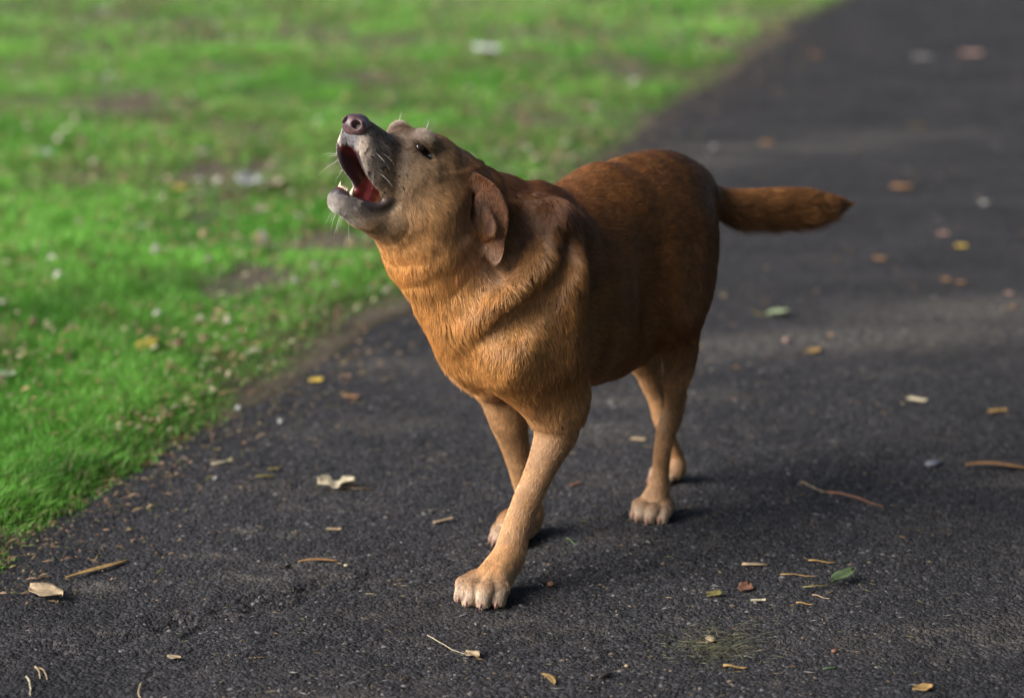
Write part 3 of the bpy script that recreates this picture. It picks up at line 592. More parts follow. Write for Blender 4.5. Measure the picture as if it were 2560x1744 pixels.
(0, 0.012, -0.625, -0.0807, 0.2336, -0.63, -0.0795, 0.2182, 0.0276, 0.033, 0.0252, 0.03, 1.0, 0.0, 0.0, -0.3035, 0.0772, -0.9497, 4, 17),
(0, 0.012, -0.63, -0.0795, 0.2182, -0.6345, -0.078, 0.2032, 0.0252, 0.03, 0.023, 0.027, 1.0, 0.0, 0.0, -0.2878, 0.0941, -0.9531, 4, 17),
(0, 0.012, -0.6345, -0.078, 0.2032, -0.6385, -0.0761, 0.1888, 0.023, 0.027, 0.021, 0.0237, 1.0, 0.0, 0.0, -0.2642, 0.1236, -0.9565, 4, 17),
(0, 0.012, -0.6385, -0.0761, 0.1888, -0.642, -0.0741, 0.175, 0.021, 0.0237, 0.0192, 0.0203, 1.0, 0.0, 0.0, -0.2451, 0.1436, -0.9588, 4, 17),
(0, 0.012, -0.642, -0.0741, 0.175, -0.6451, -0.072, 0.1616, 0.0192, 0.0203, 0.018, 0.018, 1.0, 0.0, 0.0, -0.2262, 0.1492, -0.9626, 4, 17),
(0, 0.012, -0.6451, -0.072, 0.1616, -0.6473, -0.0699, 0.149, 0.018, 0.018, 0.0177, 0.0174, 1.0, 0.0, 0.0, -0.1633, 0.1598, -0.9736, 4, 17),
(0, 0.012, -0.6473, -0.0699, 0.149, -0.649, -0.0679, 0.1368, 0.0177, 0.0174, 0.018, 0.0179, 1.0, 0.0, 0.0, -0.1382, 0.1664, -0.9763, 4, 17),
(0, 0.012, -0.649, -0.0679, 0.1368, -0.6522, -0.066, 0.1242, 0.018, 0.0179, 0.018, 0.018, 1.0, 0.0, 0.0, -0.2472, 0.1415, -0.9586, 4, 17),
(0, 0.012, -0.6522, -0.066, 0.1242, -0.6583, -0.0644, 0.1106, 0.018, 0.018, 0.0171, 0.0171, 1.0, 0.0, 0.0, -0.4063, 0.1036, -0.9078, 4, 17),
(0, 0.012, -0.6583, -0.0644, 0.1106, -0.6659, -0.0631, 0.0966, 0.0171, 0.0171, 0.0159, 0.0159, 1.0, 0.0, 0.0, -0.4758, 0.0833, -0.8756, 4, 17),
(0, 0.012, -0.6659, -0.0631, 0.0966, -0.6729, -0.062, 0.0835, 0.0159, 0.0159, 0.015, 0.015, 1.0, 0.0, 0.0, -0.4683, 0.0746, -0.8804, 4, 17),
(0, 0.012, -0.6729, -0.062, 0.0835, -0.6789, -0.0611, 0.0715, 0.015, 0.015, 0.0144, 0.0144, 1.0, 0.0, 0.0, -0.4497, 0.0662, -0.8907, 4, 17),
(0, 0.012, -0.6789, -0.0611, 0.0715, -0.6844, -0.0604, 0.0605, 0.0144, 0.0144, 0.0141, 0.0141, 1.0, 0.0, 0.0, -0.438, 0.0541, -0.8974, 4, 17),
(0, 0.012, -0.6844, -0.0604, 0.0605, -0.6879, -0.06, 0.0507, 0.0141, 0.0141, 0.0145, 0.0145, 1.0, 0.0, 0.0, -0.3408, 0.043, -0.9392, 4, 17),
(0, 0.012, -0.6879, -0.06, 0.0507, -0.6885, -0.0599, 0.043, 0.0145, 0.0145, 0.0159, 0.0159, 1.0, 0.0, 0.0, -0.0784, 0.019, -0.9967, 4, 17),
(0, 0.012, -0.6885, -0.0599, 0.043, -0.6872, -0.0599, 0.0366, 0.0159, 0.0159, 0.0179, 0.0179, 1.0, 0.0, 0.0, 0.1937, -0.0113, -0.981, 4, 17),
(0, 0.012, -0.6872, -0.0599, 0.0366, -0.686, -0.06, 0.0302, 0.0179, 0.0179, 0.02, 0.02, 1.0, 0.0, 0.0, 0.1937, -0.0113, -0.981, 4, 17),
(0, 0.02, -0.6829, 0.0, 0.5339, -0.6911, 0.0038, 0.5293, 0.026, 0.026, 0.0264, 0.0264, 0.0, 0.0, 1.0, -0.806, 0.3744, -0.4584, 5, 18),
(0, 0.02, -0.6911, 0.0038, 0.5293, -0.6992, 0.0076, 0.5246, 0.0264, 0.0264, 0.0269, 0.0269, 0.0, 0.0, 1.0, -0.806, 0.3744, -0.4584, 5, 18),
(0, 0.02, -0.6992, 0.0076, 0.5246, -0.7084, 0.012, 0.5204, 0.0269, 0.0269, 0.0275, 0.0275, 0.0, 0.0, 1.0, -0.8326, 0.401, -0.382, 5, 18),
(0, 0.02, -0.7084, 0.012, 0.5204, -0.7187, 0.0173, 0.5167, 0.0275, 0.0275, 0.0284, 0.0284, 0.0, 0.0, 1.0, -0.8457, 0.436, -0.3077, 5, 18),
(0, 0.02, -0.7187, 0.0173, 0.5167, -0.7301, 0.0233, 0.5133, 0.0284, 0.0284, 0.0295, 0.0295, 0.0, 0.0, 1.0, -0.8569, 0.4495, -0.2522, 5, 18),
(0, 0.02, -0.7301, 0.0233, 0.5133, -0.7438, 0.03, 0.5105, 0.0295, 0.0295, 0.0305, 0.0305, 0.0, 0.0, 1.0, -0.8819, 0.4336, -0.1849, 5, 18),
(0, 0.02, -0.7438, 0.03, 0.5105, -0.761, 0.0378, 0.5081, 0.0305, 0.0305, 0.0315, 0.0315, 0.0, 0.0, 1.0, -0.9038, 0.4104, -0.1218, 5, 18),
(0, 0.02, -0.761, 0.0378, 0.5081, -0.7805, 0.0464, 0.5063, 0.0315, 0.0315, 0.0324, 0.0324, 0.0, 0.0, 1.0, -0.9121, 0.4008, -0.0861, 5, 18),
(0, 0.02, -0.7805, 0.0464, 0.5063, -0.8002, 0.055, 0.5047, 0.0324, 0.0324, 0.033, 0.033, 0.0, 0.0, 1.0, -0.914, 0.3994, -0.0717, 5, 18),
(0, 0.02, -0.8002, 0.055, 0.5047, -0.8194, 0.0635, 0.5036, 0.033, 0.033, 0.0332, 0.0332, 0.0, 0.0, 1.0, -0.9129, 0.4046, -0.0541, 5, 18),
(0, 0.02, -0.8194, 0.0635, 0.5036, -0.8387, 0.072, 0.5028, 0.0332, 0.0332, 0.033, 0.033, 0.0, 0.0, 1.0, -0.9144, 0.4029, -0.0395, 5, 18),
(0, 0.02, -0.8387, 0.072, 0.5028, -0.8576, 0.08, 0.5018, 0.033, 0.033, 0.032, 0.032, 0.0, 0.0, 1.0, -0.9203, 0.3883, -0.0485, 5, 18),
(0, 0.02, -0.8576, 0.08, 0.5018, -0.8761, 0.0872, 0.5003, 0.032, 0.032, 0.0301, 0.0301, 0.0, 0.0, 1.0, -0.9288, 0.3628, -0.0757, 5, 18),
(0, 0.02, -0.8761, 0.0872, 0.5003, -0.8941, 0.0939, 0.4986, 0.0301, 0.0301, 0.0274, 0.0274, 0.0, 0.0, 1.0, -0.9344, 0.3455, -0.0864, 5, 18),
(0, 0.02, -0.8941, 0.0939, 0.4986, -0.9109, 0.1, 0.4974, 0.0274, 0.0274, 0.024, 0.024, 0.0, 0.0, 1.0, -0.9375, 0.3412, -0.0688, 5, 18),
(0, 0.02, -0.9109, 0.1, 0.4974, -0.9265, 0.1057, 0.497, 0.024, 0.024, 0.0196, 0.0196, 0.0, 0.0, 1.0, -0.9397, 0.3411, -0.0251, 5, 18),
(0, 0.02, -0.9265, 0.1057, 0.497, -0.9409, 0.1108, 0.497, 0.0196, 0.0196, 0.0144, 0.0144, 0.0, 0.0, 1.0, -0.9422, 0.3351, 0.0011, 5, 18),
(0, 0.02, -0.9409, 0.1108, 0.497, -0.9531, 0.115, 0.4969, 0.0144, 0.0144, 0.01, 0.01, 0.0, 0.0, 1.0, -0.9446, 0.3282, -0.0077, 5, 18),
(0, 0.02, -0.9531, 0.115, 0.4969, -0.9619, 0.1179, 0.4964, 0.01, 0.01, 0.0069, 0.0069, 0.0, 0.0, 1.0, -0.9485, 0.3132, -0.0468, 5, 18),
(0, 0.02, -0.9619, 0.1179, 0.4964, -0.9686, 0.12, 0.4959, 0.0069, 0.0069, 0.0044, 0.0044, 0.0, 0.0, 1.0, -0.953, 0.2923, -0.0794, 5, 18),
(0, 0.02, -0.9686, 0.12, 0.4959, -0.9752, 0.122, 0.4953, 0.0044, 0.0044, 0.002, 0.002, 0.0, 0.0, 1.0, -0.953, 0.2923, -0.0794, 5, 18),
(0, 0.015, -0.0031, 0.0879, 0.0213, 0.0243, 0.0976, 0.0252, 0.0272, 0.0194, 0.0291, 0.0175, 0.0, 0.0, 1.0, 0.8432, 0.2983, -0.4472, 6, 19),
(0, 0.006, 0.0241, 0.0749, 0.032, 0.0462, 0.0734, 0.0272, 0.0121, 0.0121, 0.0126, 0.0126, 0.0, 0.0, 1.0, 0.8432, 0.2983, -0.4472, 6, 20),
(0, 0.0045, 0.0462, 0.0734, 0.0262, 0.0584, 0.0768, 0.0112, 0.0126, 0.0126, 0.0112, 0.0112, 0.0, 0.0, 1.0, 0.8432, 0.2983, -0.4472, 6, 21),
(0, 0.006, 0.0202, 0.0859, 0.032, 0.0547, 0.0962, 0.0272, 0.0121, 0.0121, 0.0134, 0.0134, 0.0, 0.0, 1.0, 0.8432, 0.2983, -0.4472, 6, 22),
(0, 0.0045, 0.0547, 0.0962, 0.0262, 0.0667, 0.1001, 0.0112, 0.0134, 0.0134, 0.0112, 0.0112, 0.0, 0.0, 1.0, 0.8432, 0.2983, -0.4472, 6, 23),
(0, 0.006, 0.0138, 0.1041, 0.032, 0.0486, 0.119, 0.0272, 0.0121, 0.0121, 0.0134, 0.0134, 0.0, 0.0, 1.0, 0.8432, 0.2983, -0.4472, 6, 24),
(0, 0.0045, 0.0486, 0.119, 0.0262, 0.0604, 0.1236, 0.0112, 0.0134, 0.0134, 0.0112, 0.0112, 0.0, 0.0, 1.0, 0.8432, 0.2983, -0.4472, 6, 25),
(0, 0.006, 0.0096, 0.116, 0.032, 0.0284, 0.1325, 0.0272, 0.0121, 0.0121, 0.0124, 0.0124, 0.0, 0.0, 1.0, 0.8432, 0.2983, -0.4472, 6, 26),
(0, 0.0045, 0.0284, 0.1325, 0.0262, 0.04, 0.1376, 0.0112, 0.0124, 0.0124, 0.0112, 0.0112, 0.0, 0.0, 1.0, 0.8432, 0.2983, -0.4472, 6, 27),
(0, 0.015, -0.2527, -0.0608, 0.0167, -0.2299, -0.0597, 0.0198, 0.0213, 0.0152, 0.0228, 0.0137, 0.0, 0.0, 1.0, 0.8933, 0.0447, -0.4472, 6, 28),
(0, 0.006, -0.2352, -0.0767, 0.0251, -0.2189, -0.0827, 0.0213, 0.0095, 0.0095, 0.0099, 0.0099, 0.0, 0.0, 1.0, 0.8933, 0.0447, -0.4472, 6, 29),
(0, 0.0045, -0.2189, -0.0827, 0.0205, -0.209, -0.0829, 0.0087, 0.0099, 0.0099, 0.0087, 0.0087, 0.0, 0.0, 1.0, 0.8933, 0.0447, -0.4472, 6, 30),
(0, 0.006, -0.2356, -0.0676, 0.0251, -0.2075, -0.0676, 0.0213, 0.0095, 0.0095, 0.0105, 0.0105, 0.0, 0.0, 1.0, 0.8933, 0.0447, -0.4472, 6, 31),
(0, 0.0045, -0.2075, -0.0676, 0.0205, -0.1976, -0.0673, 0.0087, 0.0105, 0.0105, 0.0087, 0.0087, 0.0, 0.0, 1.0, 0.8933, 0.0447, -0.4472, 6, 32),
(0, 0.006, -0.2364, -0.0524, 0.0251, -0.2069, -0.049, 0.0213, 0.0095, 0.0095, 0.0105, 0.0105, 0.0, 0.0, 1.0, 0.8933, 0.0447, -0.4472, 6, 33),
(0, 0.0045, -0.2069, -0.049, 0.0205, -0.197, -0.0483, 0.0087, 0.0105, 0.0105, 0.0087, 0.0087, 0.0, 0.0, 1.0, 0.8933, 0.0447, -0.4472, 6, 34),
(0, 0.006, -0.2369, -0.0425, 0.0251, -0.219, -0.0344, 0.0213, 0.0095, 0.0095, 0.0097, 0.0097, 0.0, 0.0, 1.0, 0.8933, 0.0447, -0.4472, 6, 35),
(0, 0.0045, -0.219, -0.0344, 0.0205, -0.2092, -0.0332, 0.0087, 0.0097, 0.0097, 0.0087, 0.0087, 0.0, 0.0, 1.0, 0.8933, 0.0447, -0.4472, 6, 36),
(0, 0.015, -0.5181, 0.0378, 0.0183, -0.4934, 0.0408, 0.0216, 0.0232, 0.0166, 0.0249, 0.0149, 0.0, 0.0, 1.0, 0.888, 0.1071, -0.4472, 6, 37),
(0, 0.006, -0.4978, 0.0219, 0.0274, -0.4796, 0.0165, 0.0232, 0.0104, 0.0104, 0.0108, 0.0108, 0.0, 0.0, 1.0, 0.888, 0.1071, -0.4472, 6, 38),
(0, 0.0045, -0.4796, 0.0165, 0.0224, -0.4688, 0.0171, 0.0095, 0.0108, 0.0108, 0.0095, 0.0095, 0.0, 0.0, 1.0, 0.888, 0.1071, -0.4472, 6, 39),
(0, 0.006, -0.499, 0.0318, 0.0274, -0.4683, 0.034, 0.0232, 0.0104, 0.0104, 0.0115, 0.0115, 0.0, 0.0, 1.0, 0.888, 0.1071, -0.4472, 6, 40),
(0, 0.0045, -0.4683, 0.034, 0.0224, -0.4576, 0.035, 0.0095, 0.0115, 0.0115, 0.0095, 0.0095, 0.0, 0.0, 1.0, 0.888, 0.1071, -0.4472, 6, 41),
(0, 0.006, -0.501, 0.0482, 0.0274, -0.4691, 0.0542, 0.0232, 0.0104, 0.0104, 0.0115, 0.0115, 0.0, 0.0, 1.0, 0.888, 0.1071, -0.4472, 6, 42),
(0, 0.0045, -0.4691, 0.0542, 0.0224, -0.4584, 0.0558, 0.0095, 0.0115, 0.0115, 0.0095, 0.0095, 0.0, 0.0, 1.0, 0.888, 0.1071, -0.4472, 6, 43),
(0, 0.006, -0.5023, 0.059, 0.0274, -0.4835, 0.0692, 0.0232, 0.0104, 0.0104, 0.0106, 0.0106, 0.0, 0.0, 1.0, 0.888, 0.1071, -0.4472, 6, 44),
(0, 0.0045, -0.4835, 0.0692, 0.0224, -0.4728, 0.0713, 0.0095, 0.0106, 0.0106, 0.0095, 0.0095, 0.0, 0.0, 1.0, 0.888, 0.1071, -0.4472, 6, 45),
(0, 0.015, -0.7035, -0.076, 0.0136, -0.6851, -0.0787, 0.0161, 0.0174, 0.0124, 0.0186, 0.0112, 0.0, 0.0, 1.0, 0.8844, -0.1337, -0.4472, 6, 46),
(0, 0.006, -0.692, -0.0915, 0.0205, -0.68, -0.0989, 0.0174, 0.0077, 0.0077, 0.0081, 0.0081, 0.0, 0.0, 1.0, 0.8844, -0.1337, -0.4472, 6, 47),
(0, 0.0045, -0.68, -0.0989, 0.0167, -0.6721, -0.1007, 0.0071, 0.0081, 0.0081, 0.0071, 0.0071, 0.0, 0.0, 1.0, 0.8844, -0.1337, -0.4472, 6, 48),
(0, 0.006, -0.6909, -0.0841, 0.0205, -0.6684, -0.0887, 0.0174, 0.0077, 0.0077, 0.0086, 0.0086, 0.0, 0.0, 1.0, 0.8844, -0.1337, -0.4472, 6, 49),
(0, 0.0045, -0.6684, -0.0887, 0.0167, -0.6605, -0.0901, 0.0071, 0.0086, 0.0086, 0.0071, 0.0071, 0.0, 0.0, 1.0, 0.8844, -0.1337, -0.4472, 6, 50),
(0, 0.006, -0.6891, -0.0719, 0.0205, -0.6649, -0.074, 0.0174, 0.0077, 0.0077, 0.0086, 0.0086, 0.0, 0.0, 1.0, 0.8844, -0.1337, -0.4472, 6, 51),
(0, 0.0045, -0.6649, -0.074, 0.0167, -0.6569, -0.0749, 0.0071, 0.0086, 0.0086, 0.0071, 0.0071, 0.0, 0.0, 1.0, 0.8844, -0.1337, -0.4472, 6, 52),
(0, 0.006, -0.6879, -0.0639, 0.0205, -0.6723, -0.0603, 0.0174, 0.0077, 0.0077, 0.0079, 0.0079, 0.0, 0.0, 1.0, 0.8844, -0.1337, -0.4472, 6, 53),
(0, 0.0045, -0.6723, -0.0603, 0.0167, -0.6642, -0.0609, 0.0071, 0.0079, 0.0079, 0.0071, 0.0071, 0.0, 0.0, 1.0, 0.8844, -0.1337, -0.4472, 6, 54),
(0, 0.02, -0.0095, -0.0215, 0.6428, 0.0221, -0.0252, 0.6694, 0.0577, 0.0556, 0.0597, 0.0536, -0.541, 0.1748, 0.8227, -0.7308, 0.0799, -0.6779, 7, 55),
(0, 0.015, 0.0131, -0.0223, 0.6829, 0.0644, -0.0294, 0.7131, 0.0474, 0.035, 0.0371, 0.0278, -0.541, 0.1748, 0.8227, -0.7308, 0.0799, -0.6779, 7, 56),
(0, 0.012, 0.0808, -0.0352, 0.6826, 0.1547, -0.0392, 0.7408, 0.0361, 0.035, 0.0258, 0.0242, -0.541, 0.1748, 0.8227, -0.7308, 0.0799, -0.6779, 8, 57),
(0, 0.018, 0.0601, 0.0041, 0.7257, 0.0541, 0.009, 0.7207, 0.0122, 0.0122, 0.0118, 0.0118, -0.541, 0.1748, 0.8227, -0.7308, 0.0799, -0.6779, 7, 58),
(0, 0.015, 0.0886, 0.0027, 0.6972, 0.0598, 0.0178, 0.6775, 0.0134, 0.0134, 0.0155, 0.0155, -0.541, 0.1748, 0.8227, -0.7308, 0.0799, -0.6779, 7, 59),
(0, 0.02, 0.0789, 0.0015, 0.6648, 0.0357, 0.0164, 0.6207, 0.0268, 0.0268, 0.0371, 0.0371, -0.541, 0.1748, 0.8227, -0.7308, 0.0799, -0.6779, 7, 60),
(0, 0.025, 0.0923, -0.0029, 0.6683, 0.1056, -0.0088, 0.6056, 0.0144, 0.0144, 0.0185, 0.0185, -0.541, 0.1748, 0.8227, -0.1974, -0.0479, -0.9792, 7, 61),
(0, 0.03, 0.0577, 0.0088, 0.6055, 0.0386, 0.0127, 0.5608, 0.035, 0.035, 0.0371, 0.0371, -0.541, 0.1748, 0.8227, -0.3315, -0.0192, -0.9433, 7, 62),
(0, 0.01, 0.1626, -0.0307, 0.7329, 0.1638, -0.0271, 0.731, 0.0093, 0.0124, 0.0093, 0.013, -0.541, 0.1748, 0.8227, -0.7308, 0.0799, -0.6779, 8, 63),
(0, 0.01, 0.1638, -0.0271, 0.731, 0.1651, -0.0236, 0.7292, 0.0093, 0.013, 0.0093, 0.0137, -0.541, 0.1748, 0.8227, -0.7308, 0.0799, -0.6779, 8, 63),
(0, 0.01, 0.1651, -0.0236, 0.7292, 0.1656, -0.0206, 0.7265, 0.0093, 0.0137, 0.0093, 0.0144, -0.541, 0.1748, 0.8227, -0.7308, 0.0799, -0.6779, 8, 63),
(0, 0.01, 0.1656, -0.0206, 0.7265, 0.1652, -0.0184, 0.7228, 0.0093, 0.0144, 0.0093, 0.0151, -0.541, 0.1748, 0.8227, -0.7308, 0.0799, -0.6779, 8, 63),
(0, 0.01, 0.1652, -0.0184, 0.7228, 0.1641, -0.0167, 0.7182, 0.0093, 0.0151, 0.0093, 0.0158, -0.541, 0.1748, 0.8227, -0.7308, 0.0799, -0.6779, 8, 63),
(0, 0.01, 0.1641, -0.0167, 0.7182, 0.1623, -0.0154, 0.7132, 0.0093, 0.0158, 0.0093, 0.0165, -0.541, 0.1748, 0.8227, -0.7308, 0.0799, -0.6779, 8, 63),
(0, 0.01, 0.1623, -0.0154, 0.7132, 0.1596, -0.0143, 0.7074, 0.0093, 0.0165, 0.0093, 0.0172, -0.541, 0.1748, 0.8227, -0.7308, 0.0799, -0.6779, 8, 63),
(0, 0.01, 0.1596, -0.0143, 0.7074, 0.1563, -0.0135, 0.7011, 0.0093, 0.0172, 0.0092, 0.018, -0.541, 0.1748, 0.8227, -0.7308, 0.0799, -0.6779, 8, 63),
(0, 0.01, 0.1563, -0.0135, 0.7011, 0.1526, -0.0129, 0.695, 0.0092, 0.018, 0.0093, 0.0185, -0.541, 0.1748, 0.8227, -0.7308, 0.0799, -0.6779, 8, 63),
(0, 0.01, 0.1526, -0.0129, 0.695, 0.1487, -0.0123, 0.6895, 0.0093, 0.0185, 0.0094, 0.0188, -0.541, 0.1748, 0.8227, -0.7308, 0.0799, -0.6779, 8, 63),
(0, 0.01, 0.1487, -0.0123, 0.6895, 0.1444, -0.0118, 0.6842, 0.0094, 0.0188, 0.0097, 0.0188, -0.541, 0.1748, 0.8227, -0.7308, 0.0799, -0.6779, 8, 63),
(0, 0.01, 0.1444, -0.0118, 0.6842, 0.1401, -0.0112, 0.679, 0.0097, 0.0188, 0.0098, 0.0185, -0.541, 0.1748, 0.8227, -0.7308, 0.0799, -0.6779, 8, 63),
(0, 0.01, 0.1401, -0.0112, 0.679, 0.1358, -0.0105, 0.6737, 0.0098, 0.0185, 0.0097, 0.018, -0.541, 0.1748, 0.8227, -0.7308, 0.0799, -0.6779, 8, 63),
(0, 0.01, 0.1358, -0.0105, 0.6737, 0.1315, -0.0098, 0.6684, 0.0097, 0.018, 0.0095, 0.0173, -0.541, 0.1748, 0.8227, -0.7308, 0.0799, -0.6779, 8, 63),
(0, 0.01, 0.1315, -0.0098, 0.6684, 0.1277, -0.0091, 0.6628, 0.0095, 0.0173, 0.0093, 0.0165, -0.541, 0.1748, 0.8227, -0.7308, 0.0799, -0.6779, 8, 63),
(0, 0.01, 0.1277, -0.0091, 0.6628, 0.1248, -0.0087, 0.6567, 0.0093, 0.0165, 0.009, 0.0155, -0.541, 0.1748, 0.8227, -0.7308, 0.0799, -0.6779, 8, 63),
(0, 0.01, 0.1248, -0.0087, 0.6567, 0.1223, -0.0084, 0.6502, 0.009, 0.0155, 0.0086, 0.0145, -0.541, 0.1748, 0.8227, -0.7308, 0.0799, -0.6779, 8, 63),
(0, 0.01, 0.1223, -0.0084, 0.6502, 0.1199, -0.008, 0.6437, 0.0086, 0.0145, 0.0082, 0.0134, -0.541, 0.1748, 0.8227, -0.7308, 0.0799, -0.6779, 8, 63),
(0, 0.012, 0.1056, -0.0088, 0.6056, 0.114, -0.0111, 0.6083, 0.0124, 0.0185, 0.0117, 0.0178, -0.541, 0.1748, 0.8227, -0.607, 0.0463, -0.7934, 9, 64),
(0, 0.012, 0.114, -0.0111, 0.6083, 0.1225, -0.0134, 0.611, 0.0117, 0.0178, 0.0109, 0.0171, -0.541, 0.1748, 0.8227, -0.607, 0.0463, -0.7934, 9, 64),
(0, 0.012, 0.1225, -0.0134, 0.611, 0.1306, -0.016, 0.6136, 0.0109, 0.0171, 0.0103, 0.0165, -0.541, 0.1748, 0.8227, -0.607, 0.0463, -0.7934, 9, 64),
(0, 0.012, 0.1306, -0.016, 0.6136, 0.1381, -0.0188, 0.616, 0.0103, 0.0165, 0.0097, 0.0159, -0.541, 0.1748, 0.8227, -0.607, 0.0463, -0.7934, 9, 64),
(0, 0.012, 0.1381, -0.0188, 0.616, 0.1451, -0.0218, 0.6185, 0.0097, 0.0159, 0.0092, 0.0154, -0.541, 0.1748, 0.8227, -0.607, 0.0463, -0.7934, 9, 64),
(0, 0.012, 0.1451, -0.0218, 0.6185, 0.1516, -0.0248, 0.6211, 0.0092, 0.0154, 0.0088, 0.0149, -0.541, 0.1748, 0.8227, -0.607, 0.0463, -0.7934, 9, 64),
(0, 0.012, 0.1516, -0.0248, 0.6211, 0.1574, -0.0277, 0.6242, 0.0088, 0.0149, 0.0085, 0.0145, -0.541, 0.1748, 0.8227, -0.607, 0.0463, -0.7934, 9, 64),
(0, 0.012, 0.1574, -0.0277, 0.6242, 0.1627, -0.0305, 0.6276, 0.0085, 0.0145, 0.0083, 0.0142, -0.541, 0.1748, 0.8227, -0.607, 0.0463, -0.7934, 9, 64),
(0, 0.012, 0.1627, -0.0305, 0.6276, 0.1675, -0.0334, 0.6309, 0.0083, 0.0142, 0.0082, 0.0139, -0.541, 0.1748, 0.8227, -0.607, 0.0463, -0.7934, 9, 64),
(0, 0.012, 0.1675, -0.0334, 0.6309, 0.172, -0.0363, 0.6343, 0.0082, 0.0139, 0.0082, 0.0138, -0.541, 0.1748, 0.8227, -0.607, 0.0463, -0.7934, 9, 64),
(0, 0.012, 0.172, -0.0363, 0.6343, 0.1761, -0.0394, 0.6377, 0.0082, 0.0138, 0.0081, 0.0139, -0.541, 0.1748, 0.8227, -0.607, 0.0463, -0.7934, 9, 64),
(0, 0.012, 0.1761, -0.0394, 0.6377, 0.1794, -0.0424, 0.6407, 0.0081, 0.0139, 0.0082, 0.0139, -0.541, 0.1748, 0.8227, -0.607, 0.0463, -0.7934, 9, 64),
(0, 0.012, 0.1794, -0.0424, 0.6407, 0.1818, -0.0456, 0.6431, 0.0082, 0.0139, 0.0085, 0.0138, -0.541, 0.1748, 0.8227, -0.607, 0.0463, -0.7934, 9, 64),
(0, 0.012, 0.1818, -0.0456, 0.6431, 0.1834, -0.0488, 0.645, 0.0085, 0.0138, 0.0089, 0.0136, -0.541, 0.1748, 0.8227, -0.607, 0.0463, -0.7934, 9, 64),
(0, 0.012, 0.1834, -0.0488, 0.645, 0.185, -0.052, 0.647, 0.0089, 0.0136, 0.0093, 0.0134, -0.541, 0.1748, 0.8227, -0.607, 0.0463, -0.7934, 9, 64),
(0, 0.006, 0.121, -0.0083, 0.6382, 0.1255, -0.0095, 0.6354, 0.0052, 0.0052, 0.0053, 0.0053, -0.541, 0.1748, 0.8227, -0.607, 0.0463, -0.7934, 12, 65),
(0, 0.006, 0.1255, -0.0095, 0.6354, 0.1301, -0.0107, 0.6326, 0.0053, 0.0053, 0.0055, 0.0055, -0.541, 0.1748, 0.8227, -0.607, 0.0463, -0.7934, 12, 65),
(0, 0.006, 0.1301, -0.0107, 0.6326, 0.1349, -0.0123, 0.6306, 0.0055, 0.0055, 0.0057, 0.0057, -0.541, 0.1748, 0.8227, -0.607, 0.0463, -0.7934, 12, 65),
(0, 0.006, 0.1349, -0.0123, 0.6306, 0.1402, -0.0147, 0.6298, 0.0057, 0.0057, 0.0061, 0.0061, -0.541, 0.1748, 0.8227, -0.607, 0.0463, -0.7934, 12, 65),
(0, 0.006, 0.1402, -0.0147, 0.6298, 0.1458, -0.0177, 0.6298, 0.0061, 0.0061, 0.0066, 0.0066, -0.541, 0.1748, 0.8227, -0.607, 0.0463, -0.7934, 12, 65),
(0, 0.006, 0.1458, -0.0177, 0.6298, 0.151, -0.0205, 0.6305, 0.0066, 0.0066, 0.0067, 0.0067, -0.541, 0.1748, 0.8227, -0.607, 0.0463, -0.7934, 12, 65),
(0, 0.006, 0.151, -0.0205, 0.6305, 0.1556, -0.023, 0.6322, 0.0067, 0.0067, 0.0061, 0.0061, -0.541, 0.1748, 0.8227, -0.607, 0.0463, -0.7934, 12, 65),
(0, 0.006, 0.1556, -0.023, 0.6322, 0.1599, -0.0255, 0.6345, 0.0061, 0.0061, 0.0051, 0.0051, -0.541, 0.1748, 0.8227, -0.607, 0.0463, -0.7934, 12, 65),
(0, 0.006, 0.1599, -0.0255, 0.6345, 0.1641, -0.028, 0.6369, 0.0051, 0.0051, 0.0041, 0.0041, -0.541, 0.1748, 0.8227, -0.607, 0.0463, -0.7934, 12, 65),
(0, 0.018, 0.0486, -0.0564, 0.731, 0.041, -0.0596, 0.7267, 0.0122, 0.0122, 0.0118, 0.0118, -0.541, 0.1748, 0.8227, -0.7308, 0.0799, -0.6779, 7, 66),
(0, 0.015, 0.0748, -0.0699, 0.7035, 0.0417, -0.0769, 0.6858, 0.0134, 0.0134, 0.0155, 0.0155, -0.541, 0.1748, 0.8227, -0.7308, 0.0799, -0.6779, 7, 67),
(0, 0.02, 0.0651, -0.0711, 0.6711, 0.0181, -0.0764, 0.6288, 0.0268, 0.0268, 0.0371, 0.0371, -0.541, 0.1748, 0.8227, -0.7308, 0.0799, -0.6779, 7, 68),
(0, 0.025, 0.0792, -0.0714, 0.6742, 0.0918, -0.0813, 0.612, 0.0144, 0.0144, 0.0185, 0.0185, -0.541, 0.1748, 0.8227, -0.1974, -0.0479, -0.9792, 7, 69),
(0, 0.03, 0.0408, -0.08, 0.6132, 0.0202, -0.0841, 0.5692, 0.035, 0.035, 0.0371, 0.0371, -0.541, 0.1748, 0.8227, -0.3315, -0.0192, -0.9433, 7, 70),
(0, 0.01, 0.1588, -0.0508, 0.7347, 0.1585, -0.055, 0.7335, 0.0093, 0.0124, 0.0093, 0.013, -0.541, 0.1748, 0.8227, -0.7308, 0.0799, -0.6779, 8, 71),
(0, 0.01, 0.1585, -0.055, 0.7335, 0.1583, -0.0592, 0.7323, 0.0093, 0.013, 0.0093, 0.0137, -0.541, 0.1748, 0.8227, -0.7308, 0.0799, -0.6779, 8, 71),
(0, 0.01, 0.1583, -0.0592, 0.7323, 0.1576, -0.0629, 0.7302, 0.0093, 0.0137, 0.0093, 0.0144, -0.541, 0.1748, 0.8227, -0.7308, 0.0799, -0.6779, 8, 71),
(0, 0.01, 0.1576, -0.0629, 0.7302, 0.1562, -0.066, 0.7269, 0.0093, 0.0144, 0.0093, 0.0151, -0.541, 0.1748, 0.8227, -0.7308, 0.0799, -0.6779, 8, 71),
